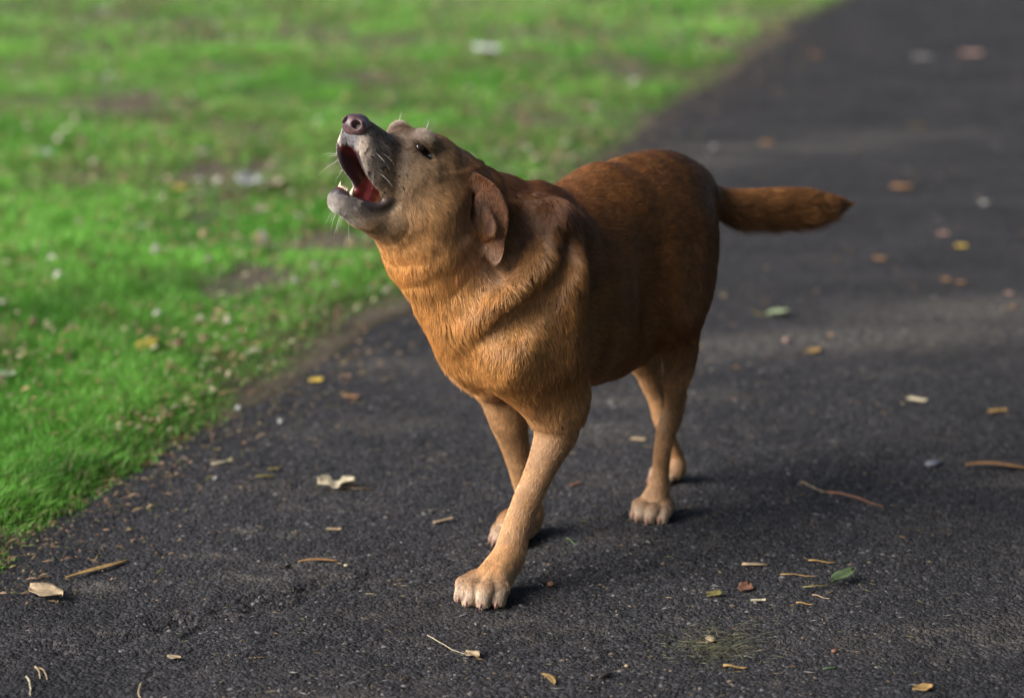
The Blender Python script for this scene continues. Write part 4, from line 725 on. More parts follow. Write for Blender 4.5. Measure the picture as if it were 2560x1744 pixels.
(0, 0.01, 0.1562, -0.066, 0.7269, 0.1542, -0.0687, 0.7228, 0.0093, 0.0151, 0.0093, 0.0158, -0.541, 0.1748, 0.8227, -0.7308, 0.0799, -0.6779, 8, 71),
(0, 0.01, 0.1542, -0.0687, 0.7228, 0.1517, -0.0708, 0.718, 0.0093, 0.0158, 0.0093, 0.0165, -0.541, 0.1748, 0.8227, -0.7308, 0.0799, -0.6779, 8, 71),
(0, 0.01, 0.1517, -0.0708, 0.718, 0.1486, -0.0724, 0.7125, 0.0093, 0.0165, 0.0093, 0.0172, -0.541, 0.1748, 0.8227, -0.7308, 0.0799, -0.6779, 8, 71),
(0, 0.01, 0.1486, -0.0724, 0.7125, 0.1449, -0.0735, 0.7063, 0.0093, 0.0172, 0.0092, 0.018, -0.541, 0.1748, 0.8227, -0.7308, 0.0799, -0.6779, 8, 71),
(0, 0.01, 0.1449, -0.0735, 0.7063, 0.1409, -0.0743, 0.7004, 0.0092, 0.018, 0.0093, 0.0185, -0.541, 0.1748, 0.8227, -0.7308, 0.0799, -0.6779, 8, 71),
(0, 0.01, 0.1409, -0.0743, 0.7004, 0.1367, -0.075, 0.695, 0.0093, 0.0185, 0.0094, 0.0188, -0.541, 0.1748, 0.8227, -0.7308, 0.0799, -0.6779, 8, 71),
(0, 0.01, 0.1367, -0.075, 0.695, 0.1323, -0.0753, 0.6898, 0.0094, 0.0188, 0.0097, 0.0188, -0.541, 0.1748, 0.8227, -0.7308, 0.0799, -0.6779, 8, 71),
(0, 0.01, 0.1323, -0.0753, 0.6898, 0.1278, -0.0758, 0.6846, 0.0097, 0.0188, 0.0098, 0.0185, -0.541, 0.1748, 0.8227, -0.7308, 0.0799, -0.6779, 8, 71),
(0, 0.01, 0.1278, -0.0758, 0.6846, 0.1233, -0.0763, 0.6794, 0.0098, 0.0185, 0.0097, 0.018, -0.541, 0.1748, 0.8227, -0.7308, 0.0799, -0.6779, 8, 71),
(0, 0.01, 0.1233, -0.0763, 0.6794, 0.1187, -0.0769, 0.6743, 0.0097, 0.018, 0.0095, 0.0173, -0.541, 0.1748, 0.8227, -0.7308, 0.0799, -0.6779, 8, 71),
(0, 0.01, 0.1187, -0.0769, 0.6743, 0.1147, -0.0777, 0.6688, 0.0095, 0.0173, 0.0093, 0.0165, -0.541, 0.1748, 0.8227, -0.7308, 0.0799, -0.6779, 8, 71),
(0, 0.01, 0.1147, -0.0777, 0.6688, 0.1115, -0.0786, 0.6628, 0.0093, 0.0165, 0.009, 0.0155, -0.541, 0.1748, 0.8227, -0.7308, 0.0799, -0.6779, 8, 71),
(0, 0.01, 0.1115, -0.0786, 0.6628, 0.1088, -0.0796, 0.6564, 0.009, 0.0155, 0.0086, 0.0145, -0.541, 0.1748, 0.8227, -0.7308, 0.0799, -0.6779, 8, 71),
(0, 0.01, 0.1088, -0.0796, 0.6564, 0.1061, -0.0806, 0.65, 0.0086, 0.0145, 0.0082, 0.0134, -0.541, 0.1748, 0.8227, -0.7308, 0.0799, -0.6779, 8, 71),
(0, 0.012, 0.0918, -0.0813, 0.612, 0.1006, -0.0819, 0.6145, 0.0124, 0.0185, 0.0117, 0.0178, -0.541, 0.1748, 0.8227, -0.607, 0.0463, -0.7934, 9, 72),
(0, 0.012, 0.1006, -0.0819, 0.6145, 0.1094, -0.0824, 0.617, 0.0117, 0.0178, 0.0109, 0.0171, -0.541, 0.1748, 0.8227, -0.607, 0.0463, -0.7934, 9, 72),
(0, 0.012, 0.1094, -0.0824, 0.617, 0.1179, -0.0825, 0.6194, 0.0109, 0.0171, 0.0103, 0.0165, -0.541, 0.1748, 0.8227, -0.607, 0.0463, -0.7934, 9, 72),
(0, 0.012, 0.1179, -0.0825, 0.6194, 0.1261, -0.0818, 0.6215, 0.0103, 0.0165, 0.0097, 0.0159, -0.541, 0.1748, 0.8227, -0.607, 0.0463, -0.7934, 9, 72),
(0, 0.012, 0.1261, -0.0818, 0.6215, 0.1339, -0.0807, 0.6236, 0.0097, 0.0159, 0.0092, 0.0154, -0.541, 0.1748, 0.8227, -0.607, 0.0463, -0.7934, 9, 72),
(0, 0.012, 0.1339, -0.0807, 0.6236, 0.1412, -0.0792, 0.6259, 0.0092, 0.0154, 0.0088, 0.0149, -0.541, 0.1748, 0.8227, -0.607, 0.0463, -0.7934, 9, 72),
(0, 0.012, 0.1412, -0.0792, 0.6259, 0.1479, -0.0776, 0.6286, 0.0088, 0.0149, 0.0085, 0.0145, -0.541, 0.1748, 0.8227, -0.607, 0.0463, -0.7934, 9, 72),
(0, 0.012, 0.1479, -0.0776, 0.6286, 0.1541, -0.0757, 0.6315, 0.0085, 0.0145, 0.0083, 0.0142, -0.541, 0.1748, 0.8227, -0.607, 0.0463, -0.7934, 9, 72),
(0, 0.012, 0.1541, -0.0757, 0.6315, 0.1598, -0.0737, 0.6345, 0.0083, 0.0142, 0.0082, 0.0139, -0.541, 0.1748, 0.8227, -0.607, 0.0463, -0.7934, 9, 72),
(0, 0.012, 0.1598, -0.0737, 0.6345, 0.1653, -0.0715, 0.6374, 0.0082, 0.0139, 0.0082, 0.0138, -0.541, 0.1748, 0.8227, -0.607, 0.0463, -0.7934, 9, 72),
(0, 0.012, 0.1653, -0.0715, 0.6374, 0.1704, -0.0692, 0.6403, 0.0082, 0.0138, 0.0081, 0.0139, -0.541, 0.1748, 0.8227, -0.607, 0.0463, -0.7934, 9, 72),
(0, 0.012, 0.1704, -0.0692, 0.6403, 0.1748, -0.0666, 0.6428, 0.0081, 0.0139, 0.0082, 0.0139, -0.541, 0.1748, 0.8227, -0.607, 0.0463, -0.7934, 9, 72),
(0, 0.012, 0.1748, -0.0666, 0.6428, 0.1783, -0.0639, 0.6447, 0.0082, 0.0139, 0.0085, 0.0138, -0.541, 0.1748, 0.8227, -0.607, 0.0463, -0.7934, 9, 72),
(0, 0.012, 0.1783, -0.0639, 0.6447, 0.1811, -0.0609, 0.6461, 0.0085, 0.0138, 0.0089, 0.0136, -0.541, 0.1748, 0.8227, -0.607, 0.0463, -0.7934, 9, 72),
(0, 0.012, 0.1811, -0.0609, 0.6461, 0.1839, -0.058, 0.6476, 0.0089, 0.0136, 0.0093, 0.0134, -0.541, 0.1748, 0.8227, -0.607, 0.0463, -0.7934, 9, 72),
(0, 0.006, 0.107, -0.0819, 0.6446, 0.1116, -0.0827, 0.6418, 0.0052, 0.0052, 0.0053, 0.0053, -0.541, 0.1748, 0.8227, -0.607, 0.0463, -0.7934, 12, 73),
(0, 0.006, 0.1116, -0.0827, 0.6418, 0.1162, -0.0836, 0.639, 0.0053, 0.0053, 0.0055, 0.0055, -0.541, 0.1748, 0.8227, -0.607, 0.0463, -0.7934, 12, 73),
(0, 0.006, 0.1162, -0.0836, 0.639, 0.1212, -0.0839, 0.6369, 0.0055, 0.0055, 0.0057, 0.0057, -0.541, 0.1748, 0.8227, -0.607, 0.0463, -0.7934, 12, 73),
(0, 0.006, 0.1212, -0.0839, 0.6369, 0.1271, -0.0833, 0.6358, 0.0057, 0.0057, 0.0061, 0.0061, -0.541, 0.1748, 0.8227, -0.607, 0.0463, -0.7934, 12, 73),
(0, 0.006, 0.1271, -0.0833, 0.6358, 0.1335, -0.0823, 0.6354, 0.0061, 0.0061, 0.0066, 0.0066, -0.541, 0.1748, 0.8227, -0.607, 0.0463, -0.7934, 12, 73),
(0, 0.006, 0.1335, -0.0823, 0.6354, 0.1395, -0.081, 0.6358, 0.0066, 0.0066, 0.0067, 0.0067, -0.541, 0.1748, 0.8227, -0.607, 0.0463, -0.7934, 12, 73),
(0, 0.006, 0.1395, -0.081, 0.6358, 0.1449, -0.0796, 0.6371, 0.0067, 0.0067, 0.0061, 0.0061, -0.541, 0.1748, 0.8227, -0.607, 0.0463, -0.7934, 12, 73),
(0, 0.006, 0.1449, -0.0796, 0.6371, 0.1499, -0.078, 0.6391, 0.0061, 0.0061, 0.0051, 0.0051, -0.541, 0.1748, 0.8227, -0.607, 0.0463, -0.7934, 12, 73),
(0, 0.006, 0.1499, -0.078, 0.6391, 0.1549, -0.0764, 0.6412, 0.0051, 0.0051, 0.0041, 0.0041, -0.541, 0.1748, 0.8227, -0.607, 0.0463, -0.7934, 12, 73),
(0, 0.02, 0.0688, -0.0419, 0.5797, 0.1363, -0.0523, 0.6075, 0.0464, 0.0309, 0.0288, 0.0144, -0.541, 0.1748, 0.8227, -0.607, 0.0463, -0.7934, 9, 74),
(0, 0.01, 0.1374, -0.0527, 0.6058, 0.1839, -0.0563, 0.6353, 0.0247, 0.0129, 0.0134, 0.0129, -0.541, 0.1748, 0.8227, -0.607, 0.0463, -0.7934, 9, 75),
(0, 0.03, 0.0295, -0.0341, 0.5835, 0.0209, -0.0362, 0.5407, 0.0566, 0.0515, 0.0618, 0.0515, -0.541, 0.1748, 0.8227, -0.1974, -0.0479, -0.9792, 2, 76),
(0, 0.008, 0.1528, -0.0398, 0.7359, 0.1612, -0.0409, 0.733, 0.0206, 0.0144, 0.0175, 0.0093, -0.541, 0.1748, 0.8227, -0.7308, 0.0799, -0.6779, 8, 78),
(0, 0.006, 0.1616, -0.0407, 0.7344, 0.1661, -0.0418, 0.7295, 0.0134, 0.0082, 0.0113, 0.0062, -0.541, 0.1748, 0.8227, -0.7308, 0.0799, -0.6779, 8, 79),
(1, 0.003, 0.1696, -0.0388, 0.7442, 0.1781, -0.0433, 0.7233, 0.0014, 0.0014, 0.0014, 0.0014, -0.541, 0.1748, 0.8227, -0.7308, 0.0799, -0.6779, 24, 80),
(1, 0.005, 0.0929, -0.0424, 0.6269, 0.1033, -0.0436, 0.6335, 0.0206, 0.0165, 0.0225, 0.0181, -0.541, 0.1748, 0.8227, -0.7308, 0.0799, -0.6779, 20, 81),
(1, 0.005, 0.1033, -0.0436, 0.6335, 0.1137, -0.0449, 0.64, 0.0225, 0.0181, 0.0244, 0.0198, -0.541, 0.1748, 0.8227, -0.7308, 0.0799, -0.6779, 20, 81),
(1, 0.005, 0.1137, -0.0449, 0.64, 0.1235, -0.0459, 0.6466, 0.0244, 0.0198, 0.0258, 0.0216, -0.541, 0.1748, 0.8227, -0.7308, 0.0799, -0.6779, 20, 81),
(1, 0.005, 0.1235, -0.0459, 0.6466, 0.1326, -0.0466, 0.6534, 0.0258, 0.0216, 0.0264, 0.0242, -0.541, 0.1748, 0.8227, -0.7308, 0.0799, -0.6779, 20, 81),
(1, 0.005, 0.1326, -0.0466, 0.6534, 0.141, -0.0471, 0.6602, 0.0264, 0.0242, 0.0265, 0.027, -0.541, 0.1748, 0.8227, -0.7308, 0.0799, -0.6779, 20, 81),
(1, 0.005, 0.141, -0.0471, 0.6602, 0.1487, -0.0474, 0.6672, 0.0265, 0.027, 0.0263, 0.0288, -0.541, 0.1748, 0.8227, -0.7308, 0.0799, -0.6779, 20, 81),
(1, 0.005, 0.1487, -0.0474, 0.6672, 0.1554, -0.0475, 0.6747, 0.0263, 0.0288, 0.0256, 0.0289, -0.541, 0.1748, 0.8227, -0.7308, 0.0799, -0.6779, 20, 81),
(1, 0.005, 0.1554, -0.0475, 0.6747, 0.1613, -0.0476, 0.6823, 0.0256, 0.0289, 0.0246, 0.028, -0.541, 0.1748, 0.8227, -0.7308, 0.0799, -0.6779, 20, 81),
(1, 0.005, 0.1613, -0.0476, 0.6823, 0.1667, -0.0476, 0.6891, 0.0246, 0.028, 0.0232, 0.0268, -0.541, 0.1748, 0.8227, -0.7308, 0.0799, -0.6779, 20, 81),
(1, 0.005, 0.1667, -0.0476, 0.6891, 0.1715, -0.0474, 0.6946, 0.0232, 0.0268, 0.0212, 0.0256, -0.541, 0.1748, 0.8227, -0.7308, 0.0799, -0.6779, 20, 81),
(1, 0.005, 0.1715, -0.0474, 0.6946, 0.1758, -0.0473, 0.6994, 0.0212, 0.0256, 0.0188, 0.0241, -0.541, 0.1748, 0.8227, -0.7308, 0.0799, -0.6779, 20, 81),
(1, 0.005, 0.1758, -0.0473, 0.6994, 0.1802, -0.0471, 0.7041, 0.0188, 0.0241, 0.0165, 0.0227, -0.541, 0.1748, 0.8227, -0.7308, 0.0799, -0.6779, 20, 81),
(1, 0.004, 0.1268, -0.0493, 0.6219, 0.1368, -0.0501, 0.6273, 0.0227, 0.0103, 0.0208, 0.0104, -0.541, 0.1748, 0.8227, -0.7308, 0.0799, -0.6779, 20, 82),
(1, 0.004, 0.1368, -0.0501, 0.6273, 0.1468, -0.051, 0.6327, 0.0208, 0.0104, 0.019, 0.0105, -0.541, 0.1748, 0.8227, -0.7308, 0.0799, -0.6779, 20, 82),
(1, 0.004, 0.1468, -0.051, 0.6327, 0.1554, -0.0518, 0.6375, 0.019, 0.0105, 0.017, 0.0103, -0.541, 0.1748, 0.8227, -0.7308, 0.0799, -0.6779, 20, 82),
(1, 0.004, 0.1554, -0.0518, 0.6375, 0.1614, -0.0522, 0.6414, 0.017, 0.0103, 0.0146, 0.0095, -0.541, 0.1748, 0.8227, -0.7308, 0.0799, -0.6779, 20, 82),
(1, 0.004, 0.1614, -0.0522, 0.6414, 0.1658, -0.0525, 0.6448, 0.0146, 0.0095, 0.0119, 0.0084, -0.541, 0.1748, 0.8227, -0.7308, 0.0799, -0.6779, 20, 82),
(1, 0.004, 0.1658, -0.0525, 0.6448, 0.1703, -0.0528, 0.6482, 0.0119, 0.0084, 0.0093, 0.0072, -0.541, 0.1748, 0.8227, -0.7308, 0.0799, -0.6779, 20, 82),
(1, 0.005, 0.0801, 0.0149, 0.7197, 0.0641, 0.0222, 0.7013, 0.0103, 0.0043, 0.0124, 0.0049, -0.541, 0.1748, 0.8227, -0.7308, 0.0799, -0.6779, 21, 83),
(1, 0.005, 0.0632, -0.0738, 0.7274, 0.0449, -0.0786, 0.7101, 0.0103, 0.0043, 0.0124, 0.0049, -0.541, 0.1748, 0.8227, -0.7308, 0.0799, -0.6779, 21, 84),
(0, 0.09, -0.135, 0.112, 0.4887, -0.1344, 0.105, 0.3716, 0.022, 0.03, 0.022, 0.028, 0.0, 0.0, 1.0, -0.2873, 0.0, -0.9578, 1, 85),
(1, 0.05, -0.3867, 0.13, 0.5434, -0.3858, 0.1285, 0.514, 0.01, 0.01, 0.0116, 0.0116, 0.0, 0.0, 1.0, 0.0339, -0.0504, -0.9982, 23, 86),
(1, 0.05, -0.3858, 0.1285, 0.514, -0.3848, 0.127, 0.4847, 0.0116, 0.0116, 0.0133, 0.0133, 0.0, 0.0, 1.0, 0.0339, -0.0504, -0.9982, 23, 86),
(1, 0.05, -0.3848, 0.127, 0.4847, -0.3845, 0.125, 0.4565, 0.0133, 0.0133, 0.014, 0.014, 0.0, 0.0, 1.0, 0.0105, -0.0721, -0.9973, 23, 86),
(1, 0.05, -0.3845, 0.125, 0.4565, -0.3853, 0.122, 0.4304, 0.014, 0.014, 0.0133, 0.0133, 0.0, 0.0, 1.0, -0.0331, -0.1125, -0.9931, 23, 86),
(1, 0.05, -0.3853, 0.122, 0.4304, -0.3869, 0.1185, 0.4054, 0.0133, 0.0133, 0.0116, 0.0116, 0.0, 0.0, 1.0, -0.0623, -0.1393, -0.9883, 23, 86),
(1, 0.05, -0.3869, 0.1185, 0.4054, -0.3885, 0.115, 0.3804, 0.0116, 0.0116, 0.01, 0.01, 0.0, 0.0, 1.0, -0.0623, -0.1393, -0.9883, 23, 86),
(1, 0.03, -0.0527, 0.095, 0.6254, -0.0529, 0.0956, 0.6134, 0.02, 0.02, 0.0256, 0.0256, 0.0, 0.0, 1.0, -0.0204, 0.0524, -0.9984, 23, 87),
(1, 0.03, -0.0529, 0.0956, 0.6134, -0.0531, 0.0963, 0.6014, 0.0256, 0.0256, 0.0313, 0.0313, 0.0, 0.0, 1.0, -0.0204, 0.0524, -0.9984, 23, 87),
(1, 0.03, -0.0531, 0.0963, 0.6014, -0.0503, 0.097, 0.5885, 0.0313, 0.0313, 0.034, 0.034, 0.0, 0.0, 1.0, 0.216, 0.0559, -0.9748, 23, 87),
(1, 0.03, -0.0503, 0.097, 0.5885, -0.0422, 0.0979, 0.5741, 0.034, 0.034, 0.0319, 0.0319, 0.0, 0.0, 1.0, 0.486, 0.056, -0.8722, 23, 87),
(1, 0.03, -0.0422, 0.0979, 0.5741, -0.0311, 0.099, 0.5587, 0.0319, 0.0319, 0.027, 0.027, 0.0, 0.0, 1.0, 0.587, 0.0546, -0.8078, 23, 87),
(1, 0.03, -0.0311, 0.099, 0.5587, -0.02, 0.1, 0.5434, 0.027, 0.027, 0.022, 0.022, 0.0, 0.0, 1.0, 0.587, 0.0546, -0.8078, 23, 87),
(1, 0.015, 0.0429, 0.108, 0.585, 0.0429, 0.108, 0.5727, 0.008, 0.008, 0.0087, 0.0087, 0.0, 0.0, 1.0, 0.0041, 0.0, -1.0, 23, 88),
(1, 0.015, 0.0429, 0.108, 0.5727, 0.043, 0.108, 0.5604, 0.0087, 0.0087, 0.0093, 0.0093, 0.0, 0.0, 1.0, 0.0041, 0.0, -1.0, 23, 88),
(1, 0.015, 0.043, 0.108, 0.5604, 0.043, 0.108, 0.5481, 0.0093, 0.0093, 0.01, 0.01, 0.0, 0.0, 1.0, 0.0041, 0.0, -1.0, 23, 88),
(1, 0.04, -0.1416, 0.12, 0.5526, -0.1308, 0.1239, 0.5356, 0.004, 0.004, 0.0044, 0.0044, 0.0, 0.0, 1.0, 0.5279, 0.1892, -0.8279, 23, 89),
(1, 0.04, -0.1308, 0.1239, 0.5356, -0.1199, 0.1278, 0.5185, 0.0044, 0.0044, 0.0047, 0.0047, 0.0, 0.0, 1.0, 0.5279, 0.1892, -0.8279, 23, 89),
(1, 0.04, -0.1199, 0.1278, 0.5185, -0.1058, 0.13, 0.5023, 0.0047, 0.0047, 0.005, 0.005, 0.0, 0.0, 1.0, 0.6509, 0.1027, -0.7522, 23, 89),
(1, 0.04, -0.1058, 0.13, 0.5023, -0.086, 0.1302, 0.4868, 0.005, 0.005, 0.0052, 0.0052, 0.0, 0.0, 1.0, 0.7888, 0.0074, -0.6146, 23, 89),
(1, 0.04, -0.086, 0.1302, 0.4868, -0.063, 0.1287, 0.4721, 0.0052, 0.0052, 0.0053, 0.0053, 0.0, 0.0, 1.0, 0.8418, -0.0541, -0.537, 23, 89),
(1, 0.04, -0.063, 0.1287, 0.4721, -0.0409, 0.125, 0.4586, 0.0053, 0.0053, 0.005, 0.005, 0.0, 0.0, 1.0, 0.8434, -0.1415, -0.5183, 23, 89),
(1, 0.04, -0.0409, 0.125, 0.4586, -0.0215, 0.1181, 0.4466, 0.005, 0.005, 0.0042, 0.0042, 0.0, 0.0, 1.0, 0.8156, -0.2881, -0.5018, 23, 89),
(1, 0.04, -0.0215, 0.1181, 0.4466, -0.0031, 0.1091, 0.4358, 0.0042, 0.0042, 0.0031, 0.0031, 0.0, 0.0, 1.0, 0.7941, -0.3909, -0.4654, 23, 89),
(1, 0.04, -0.0031, 0.1091, 0.4358, 0.0154, 0.1, 0.425, 0.0031, 0.0031, 0.002, 0.002, 0.0, 0.0, 1.0, 0.7941, -0.3909, -0.4654, 23, 89),
(2, 0.01, -0.0104, 0.0343, 0.6529, -0.0129, 0.0402, 0.6501, 0.0144, 0.0082, 0.0165, 0.0077, 0.4099, 0.9099, 0.1978, 0.2825, -0.1366, -0.9495, 10, 90),
(2, 0.01, -0.0129, 0.0402, 0.6501, -0.0155, 0.0461, 0.6474, 0.0165, 0.0077, 0.0185, 0.0071, 0.4099, 0.9099, 0.1978, 0.2825, -0.1366, -0.9495, 10, 90),
(2, 0.01, -0.0155, 0.0461, 0.6474, -0.0178, 0.0517, 0.6431, 0.0185, 0.0071, 0.0206, 0.0067, 0.4099, 0.9099, 0.1978, 0.2825, -0.1366, -0.9495, 10, 90),
(2, 0.01, -0.0178, 0.0517, 0.6431, -0.0198, 0.0571, 0.6367, 0.0206, 0.0067, 0.0229, 0.0064, 0.4099, 0.9099, 0.1978, 0.2825, -0.1366, -0.9495, 10, 90),
(2, 0.01, -0.0198, 0.0571, 0.6367, -0.0215, 0.0622, 0.6288, 0.0229, 0.0064, 0.0253, 0.0062, 0.4099, 0.9099, 0.1978, 0.2825, -0.1366, -0.9495, 10, 90),
(2, 0.01, -0.0215, 0.0622, 0.6288, -0.0228, 0.0664, 0.6204, 0.0253, 0.0062, 0.0268, 0.006, 0.4099, 0.9099, 0.1978, 0.2825, -0.1366, -0.9495, 10, 90),
(2, 0.01, -0.0228, 0.0664, 0.6204, -0.0236, 0.0695, 0.6113, 0.0268, 0.006, 0.0271, 0.0058, 0.4099, 0.9099, 0.1978, 0.2825, -0.1366, -0.9495, 10, 90),
(2, 0.01, -0.0236, 0.0695, 0.6113, -0.024, 0.0718, 0.6017, 0.0271, 0.0058, 0.0267, 0.0058, 0.4099, 0.9099, 0.1978, 0.2825, -0.1366, -0.9495, 10, 90),
(2, 0.01, -0.024, 0.0718, 0.6017, -0.0243, 0.0738, 0.5928, 0.0267, 0.0058, 0.0258, 0.0057, 0.4099, 0.9099, 0.1978, 0.2825, -0.1366, -0.9495, 10, 90),
(2, 0.01, -0.0243, 0.0738, 0.5928, -0.0247, 0.0755, 0.5852, 0.0258, 0.0057, 0.0243, 0.0055, 0.4099, 0.9099, 0.1978, 0.2825, -0.1366, -0.9495, 10, 90),
(2, 0.01, -0.0247, 0.0755, 0.5852, -0.025, 0.077, 0.5782, 0.0243, 0.0055, 0.0225, 0.0053, 0.4099, 0.9099, 0.1978, 0.2825, -0.1366, -0.9495, 10, 90),
(2, 0.01, -0.025, 0.077, 0.5782, -0.0252, 0.0784, 0.5712, 0.0225, 0.0053, 0.0206, 0.0052, 0.4099, 0.9099, 0.1978, 0.2825, -0.1366, -0.9495, 10, 90),
(2, 0.004, -0.0245, 0.0709, 0.5833, -0.0243, 0.0728, 0.5772, 0.0144, 0.0062, 0.0161, 0.0061, 0.7029, 0.5226, 0.4971, 0.2825, -0.1366, -0.9495, 10, 91),
(2, 0.004, -0.0243, 0.0728, 0.5772, -0.0242, 0.0747, 0.571, 0.0161, 0.0061, 0.0178, 0.006, 0.7029, 0.5226, 0.4971, 0.2825, -0.1366, -0.9495, 10, 91),
(2, 0.004, -0.0242, 0.0747, 0.571, -0.0238, 0.0765, 0.565, 0.0178, 0.006, 0.0191, 0.006, 0.7029, 0.5226, 0.4971, 0.2825, -0.1366, -0.9495, 10, 91),
(2, 0.004, -0.0238, 0.0765, 0.565, -0.0229, 0.0782, 0.5594, 0.0191, 0.006, 0.0199, 0.0059, 0.7029, 0.5226, 0.4971, 0.2825, -0.1366, -0.9495, 10, 91),
(2, 0.004, -0.0229, 0.0782, 0.5594, -0.0218, 0.0796, 0.5539, 0.0199, 0.0059, 0.0203, 0.0059, 0.7029, 0.5226, 0.4971, 0.2825, -0.1366, -0.9495, 10, 91),
(2, 0.004, -0.0218, 0.0796, 0.5539, -0.0207, 0.0808, 0.5486, 0.0203, 0.0059, 0.0201, 0.0058, 0.7029, 0.5226, 0.4971, 0.2825, -0.1366, -0.9495, 10, 91),
(2, 0.004, -0.0207, 0.0808, 0.5486, -0.02, 0.0816, 0.5432, 0.0201, 0.0058, 0.0192, 0.0056, 0.7029, 0.5226, 0.4971, 0.2825, -0.1366, -0.9495, 10, 91),
(2, 0.004, -0.02, 0.0816, 0.5432, -0.0194, 0.0821, 0.5379, 0.0192, 0.0056, 0.0178, 0.0054, 0.7029, 0.5226, 0.4971, 0.2825, -0.1366, -0.9495, 10, 91),
(2, 0.004, -0.0194, 0.0821, 0.5379, -0.0188, 0.0823, 0.5333, 0.0178, 0.0054, 0.016, 0.0052, 0.7029, 0.5226, 0.4971, 0.2825, -0.1366, -0.9495, 10, 91),
(2, 0.004, -0.0188, 0.0823, 0.5333, -0.0184, 0.0821, 0.5298, 0.016, 0.0052, 0.0137, 0.0048, 0.7029, 0.5226, 0.4971, 0.2825, -0.1366, -0.9495, 10, 91),
(2, 0.004, -0.0184, 0.0821, 0.5298, -0.0181, 0.0817, 0.527, 0.0137, 0.0048, 0.0109, 0.0045, 0.7029, 0.5226, 0.4971, 0.2825, -0.1366, -0.9495, 10, 91),
(2, 0.004, -0.0181, 0.0817, 0.527, -0.0178, 0.0813, 0.5242, 0.0109, 0.0045, 0.0082, 0.0041, 0.7029, 0.5226, 0.4971, 0.2825, -0.1366, -0.9495, 10, 91),
(2, 0.004, -0.0125, 0.0373, 0.6584, -0.0179, 0.0441, 0.656, 0.0041, 0.0041, 0.0043, 0.0043, -0.541, 0.1748, 0.8227, 0.2825, -0.1366, -0.9495, 10, 92),
(2, 0.004, -0.0179, 0.0441, 0.656, -0.0234, 0.051, 0.6536, 0.0043, 0.0043, 0.0046, 0.0046, -0.541, 0.1748, 0.8227, 0.2825, -0.1366, -0.9495, 10, 92),
(2, 0.004, -0.0234, 0.051, 0.6536, -0.0281, 0.0574, 0.6502, 0.0046, 0.0046, 0.0047, 0.0047, -0.541, 0.1748, 0.8227, 0.2825, -0.1366, -0.9495, 10, 92),
(2, 0.004, -0.0281, 0.0574, 0.6502, -0.0318, 0.0632, 0.6451, 0.0047, 0.0047, 0.0048, 0.0048, -0.541, 0.1748, 0.8227, 0.2825, -0.1366, -0.9495, 10, 92),
(2, 0.004, -0.0318, 0.0632, 0.6451, -0.0349, 0.0686, 0.639, 0.0048, 0.0048, 0.0049, 0.0049, -0.541, 0.1748, 0.8227, 0.2825, -0.1366, -0.9495, 10, 92),
(2, 0.004, -0.0349, 0.0686, 0.639, -0.0374, 0.0734, 0.6319, 0.0049, 0.0049, 0.0049, 0.0049, -0.541, 0.1748, 0.8227, 0.2825, -0.1366, -0.9495, 10, 92),
(2, 0.004, -0.0374, 0.0734, 0.6319, -0.0394, 0.0774, 0.6236, 0.0049, 0.0049, 0.005, 0.005, -0.541, 0.1748, 0.8227, 0.2825, -0.1366, -0.9495, 10, 92),
(2, 0.004, -0.0394, 0.0774, 0.6236, -0.041, 0.0808, 0.6144, 0.005, 0.005, 0.0051, 0.0051, -0.541, 0.1748, 0.8227, 0.2825, -0.1366, -0.9495, 10, 92),
(2, 0.004, -0.041, 0.0808, 0.6144, -0.0418, 0.0835, 0.6055, 0.0051, 0.0051, 0.0052, 0.0052, -0.541, 0.1748, 0.8227, 0.2825, -0.1366, -0.9495, 10, 92),
(2, 0.004, -0.0418, 0.0835, 0.6055, -0.0419, 0.0853, 0.5971, 0.0052, 0.0052, 0.0051, 0.0051, -0.541, 0.1748, 0.8227, 0.2825, -0.1366, -0.9495, 10, 92),
(2, 0.004, -0.0419, 0.0853, 0.5971, -0.0412, 0.0865, 0.5891, 0.0051, 0.0051, 0.005, 0.005, -0.541, 0.1748, 0.8227, 0.2825, -0.1366, -0.9495, 10, 92),
(2, 0.004, -0.0412, 0.0865, 0.5891, -0.0402, 0.0874, 0.582, 0.005, 0.005, 0.0047, 0.0047, -0.541, 0.1748, 0.8227, 0.2825, -0.1366, -0.9495, 10, 92),
(2, 0.004, -0.0402, 0.0874, 0.582, -0.039, 0.0883, 0.5763, 0.0047, 0.0047, 0.0043, 0.0043, -0.541, 0.1748, 0.8227, 0.2825, -0.1366, -0.9495, 10, 92),
(2, 0.004, -0.039, 0.0883, 0.5763, -0.0374, 0.0889, 0.5716, 0.0043, 0.0043, 0.0037, 0.0037, -0.541, 0.1748, 0.8227, 0.2825, -0.1366, -0.9495, 10, 92),
(2, 0.004, -0.0374, 0.0889, 0.5716, -0.0359, 0.0895, 0.5668, 0.0037, 0.0037, 0.0031, 0.0031, -0.541, 0.1748, 0.8227, 0.2825, -0.1366, -0.9495, 10, 92),
(2, 0.006, -0.0058, 0.0351, 0.6482, -0.0033, 0.0362, 0.6413, 0.0041, 0.0041, 0.0049, 0.0049, -0.541, 0.1748, 0.8227, 0.2825, -0.1366, -0.9495, 11, 93),
(2, 0.006, -0.0033, 0.0362, 0.6413, -0.0007, 0.0373, 0.6344, 0.0049, 0.0049, 0.0057, 0.0057, -0.541, 0.1748, 0.8227, 0.2825, -0.1366, -0.9495, 11, 93),
(2, 0.006, -0.0007, 0.0373, 0.6344, 0.0014, 0.0382, 0.6273, 0.0057, 0.0057, 0.0062, 0.0062, -0.541, 0.1748, 0.8227, 0.2825, -0.1366, -0.9495, 11, 93),
(2, 0.006, 0.0014, 0.0382, 0.6273, 0.0029, 0.0389, 0.6195, 0.0062, 0.0062, 0.0063, 0.0063, -0.541, 0.1748, 0.8227, 0.2825, -0.1366, -0.9495, 11, 93),
